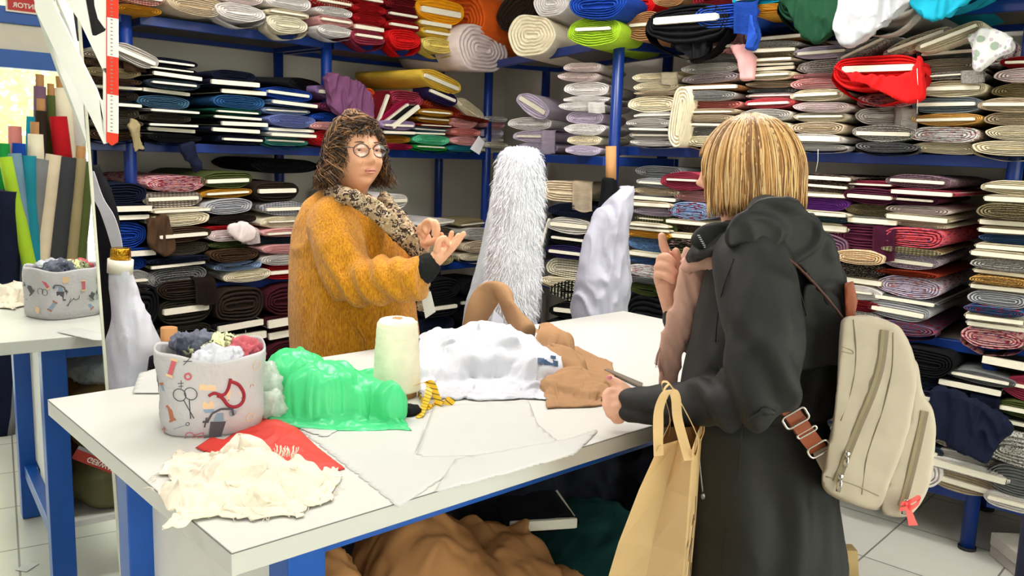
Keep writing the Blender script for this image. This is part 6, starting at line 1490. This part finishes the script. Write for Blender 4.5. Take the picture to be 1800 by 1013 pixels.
# seams
bm = bmesh.new()
for path in (((1390, 470), (1408, 520), (1420, 580), (1412, 640)), ((1290, 455), (1268, 520), (1258, 600), (1262, 650)), ((1305, 745), (1296, 840), (1275, 940), (1268, 1010))):
    add_tube(bm, catmull([on_mesh(x, y, me_c, .0005) for x, y in path], 5), .0013, 5)
CK.append(bm_obj('seam', bm, base_mat('seam_black', '#060606', .7)))
bm = bmesh.new(); P = [on_mesh(x, y, me_c, .001) for x, y in ((1228, 782), (1231, 820), (1236, 868))]; add_tube(bm, catmull(P, 4), .0022, 6); add_ell(bm, P[-1] + V(0, -.004, -.004), (.005, .003, .007)); CK.append(bm_obj('pocket_zip', bm, base_mat('dull_silver', '#8b8b8b', .35, metal=.9)))
bm = bmesh.new(); add_tube(bm, catmull([on_mesh(x, y, me_c, .003) for x, y in ((1318, 738), (1332, 728), (1345, 722), (1360, 724))], 4), .0045, 6); add_ell(bm, on_mesh(1345, 722, me_c, .004), (.012, .006, .008)); CK.append(bm_obj('waist_cord', bm, M_coat))
# legs and shoes
bm = bmesh.new()
for px, dd in ((1290, 1.74), (1385, 1.84)): cap(bm, [(px, 1150, dd, .085), (px, 1330, dd, .065), (px, 1470, dd, .055)])
me = garment(bm, .01, 2, fd(.005, 12), 'trousers')
for v in me.vertices: v.co.z = max(v.co.z, .03)
CK.append(link('trousers', me, cloth_mat('trousers_black', '#15151a')))
for px, dd in ((1290, 1.74), (1385, 1.84)):
    b0_ = ony(px, 1480, dd); bm = bmesh.new(); add_ell(bm, V(b0_.x - .03, b0_.y + .03, .045), (.125, .05, .044), Matrix.Rotation(R(140), 3, 'Z')); me = remesh(bm, .007, 1)
    for v in me.vertices: v.co.z = max(v.co.z, .001)
    CK.append(link('shoe', me, base_mat('shoe_black', '#121212', .4)))
# head
HC = look(1316, 306, 1.85, 143, -4, 0, .98)
bm = head_mesh('head', HC, 1.1); CK.append(bm_obj('head', bm, [M_skin2, base_mat('lips_customer', '#c07468', .4)]))
ek = []; eyes(HC, ek); CK += ek
hb_ = [base_mat('hair_blond', '#c69253', .42, vary=.15, scale=40), base_mat('hair_blond_light', '#e4bd84', .42, vary=.12, scale=40), base_mat('hair_blond_dark', '#8c5f31', .45, vary=.15, scale=40)]
def zc_(al):
    a = abs(math.atan2(math.sin(al), math.cos(al))); return .052 if a < .72 else (.052 - (a - .72) / .3 * .12 if a < 1.02 else -.078 - .012 * math.cos(a))
bm = strands(HC, 3000, zc_, .00, .06, 5, (.0011, .0024), (.096, .114, .130), .02, 3); CK.append(bm_obj('hair', bm, hb_))
bm = bmesh.new(); add_ell(bm, HC @ V(0, -.014, .012), (.089, .100, .114), HC.to_3x3(), 30); add_ell(bm, HC @ V(0, -.03, -.030), (.090, .080, .050), HC.to_3x3(), 24)
for v in bm.verts:
    q_ = HC.inverted() @ v.co
    if q_.y > .05 and q_.z < .08: q_.y = .05; v.co = HC @ q_
    if q_.z < -.066: q_.z = -.066; v.co = HC @ q_
CK.append(link('hair_base', remesh(bm, .006, 3, 'hair_base'), hb_[2]))
# scarf
M_pink = cloth_mat('dusty_pink_scarf', '#c99e8e', scale=2)
bm = px_loft([(436, 1205, 1280), (460, 1196, 1284), (500, 1190, 1262), (540, 1178, 1242), (590, 1162, 1214), (640, 1158, 1198), (694, 1162, 1192)], 1.86, .42, 30)
me = garment(bm, .005, 3, lambda c_, n_: .008 * (ridged(V(c_.x * 26 + c_.z * 12, c_.y * 10, c_.z * 5)) - .5), 'scarf'); sc = link('scarf', me, M_pink); CK.append(sc)
bm = bmesh.new(); rnd = random.Random(3)
for i in range(16):
    px = 1152 + i * .9; y0 = 618 + i * 1.2; a = ony(1160 + i * .3, y0 - 8, 1.85); b = ony(px + rnd.uniform(-2, 2), y0 + 22 + rnd.uniform(-5, 5), 1.85); add_tube(bm, [a, (a + b) / 2 + V(-.002, 0, 0), b], .0007, 4)
for i in range(22):
    px = 1163 + i * 1.3; a = ony(px, 690, 1.86); b = ony(px + rnd.uniform(-2, 2), 704 + rnd.uniform(-3, 3), 1.86); add_tube(bm, [a, b], .0007, 4)
CK.append(bm_obj('scarf_fringe', bm, M_pink))
me = flatchain([(1205, 470, 1.84, .7), (1232, 452, 1.80, 1), (1262, 458, 1.76, 1), (1290, 470, 1.74, .8)], .026, .02, .005, .006, 40); CK.append(link('scarf', me, M_pink))
# hands
CK.append(hand('hand', [
    [(1184, 546, 1.97, .026), (1176, 515, 1.96, .027), (1172, 498, 1.955, .028)],
    [(1176, 470, 1.955, .0125), (1172, 448, 1.95, .0115), (1166, 430, 1.945, .0105), (1163, 415, 1.94, .009)],
    [(1164, 474, 1.95, .012), (1161, 456, 1.935, .011), (1172, 452, 1.92, .0105), (1183, 462, 1.92, .0095)],
    [(1160, 485, 1.95, .012), (1158, 468, 1.93, .011), (1172, 469, 1.915, .0105), (1186, 480, 1.915, .0095)],
    [(1158, 496, 1.95, .0115), (1157, 482, 1.93, .0105), (1171, 486, 1.915, .010), (1184, 494, 1.915, .009)],
    [(1182, 500, 1.95, .014), (1192, 478, 1.945, .012), (1192, 458, 1.94, .0105), (1188, 442, 1.935, .009)]],
    [(1172, 492, 1.955, (.026, .017, .036), None)], .0034, M_skin2))
CK.append(hand('hand', [
    [(1112, 712, 1.80, .026), (1096, 710, 1.82, .027)],
    [(1104, 690, 1.81, .0135), (1090, 677, 1.82, .0115), (1072, 666, 1.83, .009)],
    [(1088, 690, 1.81, .012), (1070, 690, 1.81, .0115), (1066, 702, 1.80, .0105), (1078, 706, 1.80, .009)],
    [(1086, 702, 1.80, .012), (1069, 704, 1.80, .0115), (1067, 716, 1.79, .0105), (1080, 719, 1.79, .009)],
    [(1087, 714, 1.79, .012), (1073, 718, 1.79, .0115), (1073, 729, 1.785, .0105), (1085, 731, 1.785, .009)],
    [(1090, 724, 1.79, .0115), (1080, 730, 1.785, .0105), (1083, 739, 1.785, .0095), (1092, 738, 1.785, .009)]],
    [(1092, 707, 1.81, (.026, .022, .034), None)], .0034, M_skin2))
bm = bmesh.new(); p = ony(1071, 664, 1.822); add_ell(bm, p, (.0065, .003, .005)); CK.append(bm_obj('thumbnail', bm, base_mat('nail_pink', '#d9818c', .3)))
adopt(cust, *CK)

# ================================================================= backpack
M_bp = base_mat('beige_nylon', '#bfb1a0', .6, vary=.05, bump=.15, bscale=700, bdist=.001)
M_lea = base_mat('tan_leather', '#8f4526', .5, vary=.12, scale=40, bump=.3, bscale=300, bdist=.001)
M_sil = base_mat('polished_metal', '#d9d4cc', .18, metal=1.0)
M_zip = base_mat('zip_tape', '#9f917e', .7)
BK = []; DB = 1.66
body = pillow(pcurve([(1478, 566), (1500, 556), (1540, 558), (1578, 574), (1600, 610), (1612, 660), (1606, 720), (1588, 790), (1562, 850), (1546, 896), (1500, 886), (1447, 860), (1450, 810), (1466, 730), (1474, 640)], 5), DB, .20, .006, 12, 'main_body', lambda c_, n_: .003 * noise.noise(c_ * 14) + .0015 * noise.noise(c_ * 40))
BK.append(link('main_body', body, M_bp))
pk = pillow(pcurve([(1596, 632), (1612, 640), (1622, 690), (1640, 722), (1644, 770), (1634, 850), (1606, 900), (1575, 909), (1548, 896), (1562, 840), (1588, 770), (1602, 700)], 5), DB - .01, .17, .005, 8, 'front_pocket', lambda c_, n_: .002 * noise.noise(c_ * 20))
BK.append(link('front_pocket', pk, M_bp))
def trace(me, pts, off=.0015, n=6): return catmull([on_mesh(x, y, me, off) for x, y in pts], n)
def zipper(me, pts):
    bm = bmesh.new(); Q = trace(me, pts, .0015)
    def nrm(t_, p, d): return d.cross((CAM - p).normalized())
    ribbon(bm, [q_ for q_ in Q], .020, nrm, .0022, 1, 0); ribbon(bm, [q_ + (CAM - q_).normalized() * .0016 for q_ in Q], .006, nrm, .002, 1, 1)
    return bm_obj('zip', bm, [M_zip, base_mat('zip_teeth', '#d9cba6', .4, metal=.6)])
BK.append(zipper(body, [(1552, 580), (1545, 640), (1530, 690), (1505, 750), (1485, 800), (1468, 846)]))
BK.append(zipper(pk, [(1622, 722), (1612, 770), (1598, 830), (1582, 890)]))
bm = bmesh.new()
for me_, pts in ((body, ((1570, 585), (1568, 650), (1552, 720), (1525, 800), (1515, 870))), (body, ((1500, 562), (1505, 620), (1498, 680), (1478, 740))), (body, ((1452, 838), (1500, 852), (1545, 872))), (body, ((1480, 610), (1497, 616), (1499, 622), (1480, 618)))): add_tube(bm, trace(me_, pts, .0), .0014, 5)
BK.append(bm_obj('seam', bm, M_zip))
for (x, y, L_) in ((1487, 796, 22), (1476, 836, 26), (1590, 880, 22)):
    bm = bmesh.new(); a = on_mesh(x, y, body if x < 1550 else pk, .006); b = a + V(-.004, -.004, -L_ * DB / F_PX); add_tube(bm, [a, (a + b) / 2, b], [(.003, .002), (.0055, .002), (.0045, .002)], 8); add_ell(bm, a, (.006, .004, .006))
    BK.append(bm_obj('zip_pull', bm, M_sil))
me = pillow([(1428, 796), (1440, 790), (1474, 776), (1470, 850), (1450, 838)], DB - .03, .02, .004, 3, 'strap_tab'); BK.append(link('strap_tab', me, M_bp))
# strap with rings
bm = bmesh.new(); sp = [ony(1350, 668, 1.56), ony(1372, 700, 1.54), ony(1395, 732, 1.545), ony(1418, 764, 1.56), ony(1438, 790, 1.585)]
ribbon(bm, sp, .034, V(.82, 0, .55), .004, 5); ribbon(bm, [sp[1] + V(0, -.006, 0), sp[2] + V(0, -.008, 0), sp[3] + V(0, -.006, 0)], .030, V(.82, 0, .55), .004, 4); BK.append(bm_obj('shoulder_strap', bm, M_lea))
def ring_rect(c_, ax, ay, hx, hy, r_, rad=.0022):
    pts = []
    for sx, sy, a0 in ((1, 1, 0), (-1, 1, 90), (-1, -1, 180), (1, -1, 270)):
        for k_ in range(4):
            a = R(a0 + k_ * 30); pts.append(c_ + ax * (sx * (hx - r_) + r_ * math.cos(a)) + ay * (sy * (hy - r_) + r_ * math.sin(a)))
    bm = bmesh.new(); add_tube(bm, pts, rad, 8, closed=True); return bm
ax = V(.82, 0, .55).normalized(); ay = V(-.55, 0, .82).normalized()
BK.append(bm_obj('strap_buckle', ring_rect(sp[2] + V(0, -.012, 0), ax, ay, .0235, .0125, .006, .0024), M_sil))
BK.append(bm_obj('strap_slider', ring_rect(sp[3] + V(-.004, -.011, .008), ax, ay, .020, .004, .0035, .0022), M_sil))
BK.append(bm_obj('strap_ring', ring_rect(sp[4] + V(-.002, -.010, .004), ax, ay, .022, .011, .008, .0024), M_sil))
me = pillow([(1484, 498), (1500, 494), (1508, 530), (1502, 560), (1486, 560)], 1.64, .05, .004, 4, 'grab_handle'); BK.append(link('grab_handle', me, M_lea))
me = flatchain([(1300, 430, 1.61, .3), (1380, 452, 1.60, .3), (1440, 508, 1.60, .3), (1485, 564, 1.615, .3)], .012, .008, .003, 0, 10, 1); BK.append(link('strap_edge', me, base_mat('dark_leather', '#4a2018', .5)))
bm = bmesh.new(); a = on_mesh(1592, 886, pk, .0); a = a + (CAM - a).normalized() * .03; nn = V(1, 0, 0)
def rb(x, y): return a + RIGHT * ((x - 1592) * 1.55 / F_PX) + DOWN * ((y - 886) * 1.55 / F_PX) + V(0, -.004, 0)
ribbon(bm, [a, rb(1600, 880), rb(1612, 874), rb(1616, 880), rb(1600, 892), a], .012, V(.2, 0, 1), .001)
ribbon(bm, [a, rb(1582, 884), rb(1580, 894), rb(1592, 892)], .008, V(.2, 0, 1), .001)
ribbon(bm, [a, rb(1598, 904), rb(1604, 924)], lambda t_: .008 + .010 * t_, V(1, 0, .1), .001); add_ell(bm, a, (.005, .004, .005))
BK.append(bm_obj('ribbon_bow', bm, base_mat('coral_ribbon', '#f0504e', .4)))
rt = empty('backpack', ony(1540, 905, DB), 'beige nylon backpack with tan leather strap on the customer back', 'backpack'); adopt(rt, *BK)

# ================================================================= kraft paper bag
M_kb = base_mat('kraft_paper_bag', '#e6c08a', .7, vary=.05, scale=6, trans=.12)
bd = V(.30, .954, 0).normalized(); bg_ = V(-bd.y, bd.x, 0)
cN = ony(1150, 900, 1.50); cN.z = 0
zt_ = ony(1170, 772, 1.55).z; zb2 = zt_ - .42
def bp_(w, d, z, lean=0): return cN + bg_ * (w + lean) + bd * d + V(0, 0, z)
# near gusset folds inwards at the top; leans because the bag hangs from the arm
def row(z, hw, d0, d1, inset, lean): return [bp_(hw, d0, z, lean), bp_(0, d0 + inset, z, lean), bp_(-hw, d0, z, lean), bp_(-hw, d1, z, lean), bp_(0, d1 - inset, z, lean), bp_(hw, d1, z, lean)]
rows_ = [row(zb2, .078, 0, .24, .0, .022), row(zb2 + .10, .074, 0, .24, .004, .016), row(zb2 + .22, .062, .004, .24, .014, .002), row(zb2 + .33, .046, .008, .24, .028, -.014), row(zt_, .030, .012, .24, .045, -.030)]
bm = bmesh.new(); vr = [[bm.verts.new(p) for p in r_] for r_ in rows_]
for A, B in zip(vr, vr[1:]):
    for k_ in range(6): bm.faces.new((A[k_], A[(k_ + 1) % 6], B[(k_ + 1) % 6], B[k_]))
bm.faces.new(vr[0][::-1]); bmesh.ops.recalc_face_normals(bm, faces=bm.faces); bmesh.ops.solidify(bm, geom=list(bm.faces), thickness=.0012)
K_ = [bm_obj('paper_body', bm, M_kb)]
bm = bmesh.new()
for sgn, x0 in ((1, 1148), (-1, 1205)):
    hw = .032 * sgn; a = bp_(hw, .07, zt_ - .03, -.030); b = bp_(hw, .17, zt_ - .03, -.030); top = ony(1176, 680, 1.62)
    ribbon(bm, [a, a + V(0, 0, .04), top + V(-.012 * sgn - .004, -.03, -.005), top + V(0, .0, .006), top + V(-.008 * sgn, .035, -.006), b + V(0, 0, .04), b], .015, bd if False else V(.1, .99, 0), .0012, 5)
strap = [bp_(.030, .012, zt_ - .02, -.030), ony(1157, 730, 1.53), ony(1168, 694, 1.535), ony(1180, 686, 1.54), ony(1188, 700, 1.535), ony(1192, 740, 1.53), bp_(-.026, .010, zt_ - .02, -.030)]
ribbon(bm, strap, .018, V(.95, .0, .15), .0014, 6)
K_.append(bm_obj('handle', bm, base_mat('kraft_handle', '#e2bc85', .7)))
bm = bmesh.new(); Mx = frame(bp_(-.0775, .05, zb2 + .10, .014), bd, V(0, 0, 1), -bg_)
def stroke(pts, w):
    Q = [Mx @ V(x, y, .003) for x, y in pts]; ribbon(bm, Q, w, lambda t_, p, d: d.cross(-bg_), .001, 4)
stroke([(.0, .16), (.02, .17), (.025, .15), (.01, .13), (.0, .12), (.02, .11), (.03, .12)], .006); stroke([(-.03, .10), (-.02, .118), (0, .12), (.03, .115)], .004); stroke([(-.005, .115), (-.002, .08), (-.006, .05), (-.015, .045)], .005); stroke([(.02, .11), (.024, .07), (.03, .04), (.05, .06)], .005); stroke([(.04, .2), (.05, .17), (.045, .15)], .005)
K_.append(bm_obj('printed_script', bm, base_mat('brown_print', '#5b4038', .7)))
rt = empty('paper_bag', cN + V(0, 0, zb2), 'tan kraft paper carrier bag hanging from the customer forearm', 'bag'); adopt(rt, *K_)
# red bag on the floor behind the coat, grey boards at the corner
rt = empty('red_bag', V(1.02, 2.42, 0), 'red and tan bag on the floor just right of the coat hem', 'bag')
bm = bmesh.new(); pp = onz(1482, 1150, 0); rt.location = (pp.x, pp.y, 0)
def fr_box(x, y, z, w, d, h, top=.7):
    v0 = [V(x - w, y - d, z), V(x + w, y - d, z), V(x + w, y + d, z), V(x - w, y + d, z)]; v1 = [V(x - w * top, y - d * top, z + h), V(x + w * top, y - d * top, z + h), V(x + w * top, y + d * top, z + h), V(x - w * top, y + d * top, z + h)]
    return v0, v1
v0, v1 = fr_box(pp.x - .02, pp.y, .001, .10, .07, .26, .42); add_rings(bm, [v0, v1]); a = bm_obj('red_body', bm, base_mat('red_bag', '#e2452f', .6))
v0, v1 = fr_box(pp.x - .03, pp.y, .261, .042, .03, .09, .75); bm = bmesh.new(); add_rings(bm, [v0, v1]); b = bm_obj('tan_top', bm, base_mat('tan_paper', '#9c8255', .8)); adopt(rt, a, b)
for i in range(2):
    p = onz(1812, 985 + i * 10, .05 - i * .03); bm = bmesh.new(); add_box(bm, (p.x + .06, p.y + .05 * 0, .026 + (1 - i) * .052 - .0 ), (.30, .24, .05), Matrix.Identity(4), .004)
    tag(bm_obj('flat_box', bm, base_mat('grey_card', '#a49d94', .8)), ['upper', 'lower'][i] + ' grey flat box on the floor at the lower right corner', 'box')

# ================================================================= loose ends of cloth hanging from the shelves
def hang(u, poly, spec, label, off=-.20, th=.03, cat='cloth', amp=.009, voxel=.006, group=None, mat=None, name='hanging_cloth', raw=False):
    o, d, n = UN[u]; pts = [front_pt(u, x, y, off) for x, y in (poly if raw else pcurve(poly, 4))]
    bm = bmesh.new(); a = [bm.verts.new(p) for p in pts]; b = [bm.verts.new(p + n * th) for p in pts]; k_ = len(a)
    bm.faces.new(a); bm.faces.new(b[::-1])
    for i in range(k_): bm.faces.new((a[i], b[i], b[(i + 1) % k_], a[(i + 1) % k_]))
    bmesh.ops.recalc_face_normals(bm, faces=bm.faces); bmesh.ops.triangulate(bm, faces=bm.faces)
    me = remesh(bm, voxel, 1, name); displace(me, lambda c_, n_: amp * (ridged(V(c_.x * 14, c_.y * 14, c_.z * 5), 2) - .5) * 2)
    return tag(link(name, me, mat or fab(spec)[0]), label, cat, group)
hang('B', [(1466, 118), (1500, 128), (1545, 134), (1600, 128), (1614, 98), (1621, 130), (1622, 168), (1596, 178), (1560, 166), (1500, 143)], 'scarlet', 'bright red cloth end hanging below the red bolt with white card', -.235, .03)
hang('L', [(578, 133), (604, 134), (640, 150), (657, 176), (656, 206), (640, 213), (604, 203), (584, 180)], 'purple', 'purple cloth draped over the shelf edge above the seller head', -.17, .05)
hang('B', [(1146, 30), (1190, 20), (1240, 50), (1236, 100), (1216, 108), (1196, 94), (1164, 64)], 'black', 'black cloth end hanging from the top shelf left of the blue one', -.20, .05)
hang('B', [(1300, 14), (1318, 20), (1334, 66), (1324, 86), (1312, 84), (1308, 50)], 'royal', 'bright blue cloth end hanging from the top shelf', -.24, .03, raw=True)
hang('B', [(1700, 60), (1735, 52), (1772, 66), (1780, 82), (1752, 98), (1722, 120), (1712, 116), (1708, 90)], None, 'white flower-print cloth end hanging over the tall stack', -.19, .04, mat=cloth_mat('floral_small', '#e3e1e2', 'floral', '#9fb0a0', 2.6, c3='#c9b9c9'))
hang('B', [(1634, 700), (1652, 684), (1700, 702), (1762, 738), (1776, 758), (1752, 780), (1738, 808), (1722, 812), (1690, 795), (1640, 766)], 'navy', 'navy cloth end hanging out over the lower right shelf', -.22, .05)
hang('B', [(1284, 80), (1310, 80), (1324, 100), (1322, 138), (1302, 139), (1298, 104)], 'pink', 'pink cloth end hanging down the pink-grey stack', -.16, .025, raw=True)
hang('B', [(1376, -14), (1478, -14), (1470, 36), (1444, 70), (1418, 70), (1394, 38)], 'darkgreen', 'dark green cloth end sagging below the top shelf', -.27, .05)
hang('B', [(1490, -14), (1604, -14), (1570, 26), (1530, 56), (1486, 80), (1466, 48), (1474, 14)], 'lightgrey', 'grey-white cloth end sagging below the top shelf', -.29, .05)
hang('B', [(1600, -14), (1704, -14), (1672, 22), (1642, 34), (1612, 18)], 'cyan', 'turquoise cloth end sagging below the top shelf', -.29, .05)
hang('L', [(230, 206), (242, 212), (254, 262), (236, 269), (228, 232)], 'khaki', 'khaki cloth end hanging at the bottom right of the ruler', -.17, .02, raw=True)
hang('L', [(316, 256), (340, 250), (357, 298), (346, 307), (334, 288)], 'navy', 'dark strip of cloth hanging under the middle shelf', -.14, .02, raw=True)
hang('L', [(264, 388), (298, 380), (308, 432), (292, 450), (262, 428)], 'brown', 'dark brown cloth end hanging beside the pink lace stack', -.14, .03)
hang('L', [(404, 398), (430, 392), (448, 402), (446, 420), (430, 425), (408, 412)], 'palepink', 'pinkish beige cloth end bulging from the olive-topped stack', -.16, .03)
hang('L', [(842, 238), (853, 250), (843, 273), (826, 262)], 'white', 'white paper tag hanging on the pink stack', -.16, .002, 'tag', 0, .003, name='price_tag', raw=True, mat=base_mat('tag_card', '#edeaf0', .6))
def stag(px, py, dep, label):
    bm = bmesh.new(); add_tube(bm, [ony(px, py - 30, dep + .02), ony(px, py - 10, dep)], .0007, 5); s_ = bm_obj('string', bm, base_mat('white_cord', '#e0ddd4'))
    bm = bmesh.new(); prism(bm, [ony(px - 9, py - 10, dep), ony(px + 9, py - 10, dep), ony(px + 9, py + 12, dep), ony(px - 9, py + 12, dep)], V(0, 1, 0), .001); c_ = bm_obj('card', bm, base_mat('tag_card', '#edeaf0'))
    r_ = empty('price_tag', ony(px, py + 12, dep), label, 'tag'); adopt(r_, s_, c_)
p_ = front_pt('L', 432, 600, -.13)
stag(432, 610, p_.y, 'small white card tag on a string behind the sewing basket')
# ---- a few loose threads hanging from the right stacks
for i, (x0, y0, x1, y1) in enumerate(((1438, 262, 1434, 302), (1612, 120, 1612, 200))):
    bm = bmesh.new(); a = front_pt('B', x0, y0, -.24); b = front_pt('B', x1, y1, -.24); add_tube(bm, [a, (a + b) / 2 + V(.004, 0, 0), b], .0012, 5)
    tag(bm_obj('thread', bm, base_mat('white_cord', '#e0ddd4')), ['loose white thread hanging below the cream stack', 'loose white thread hanging in front of the red bolt'][i], 'thread')
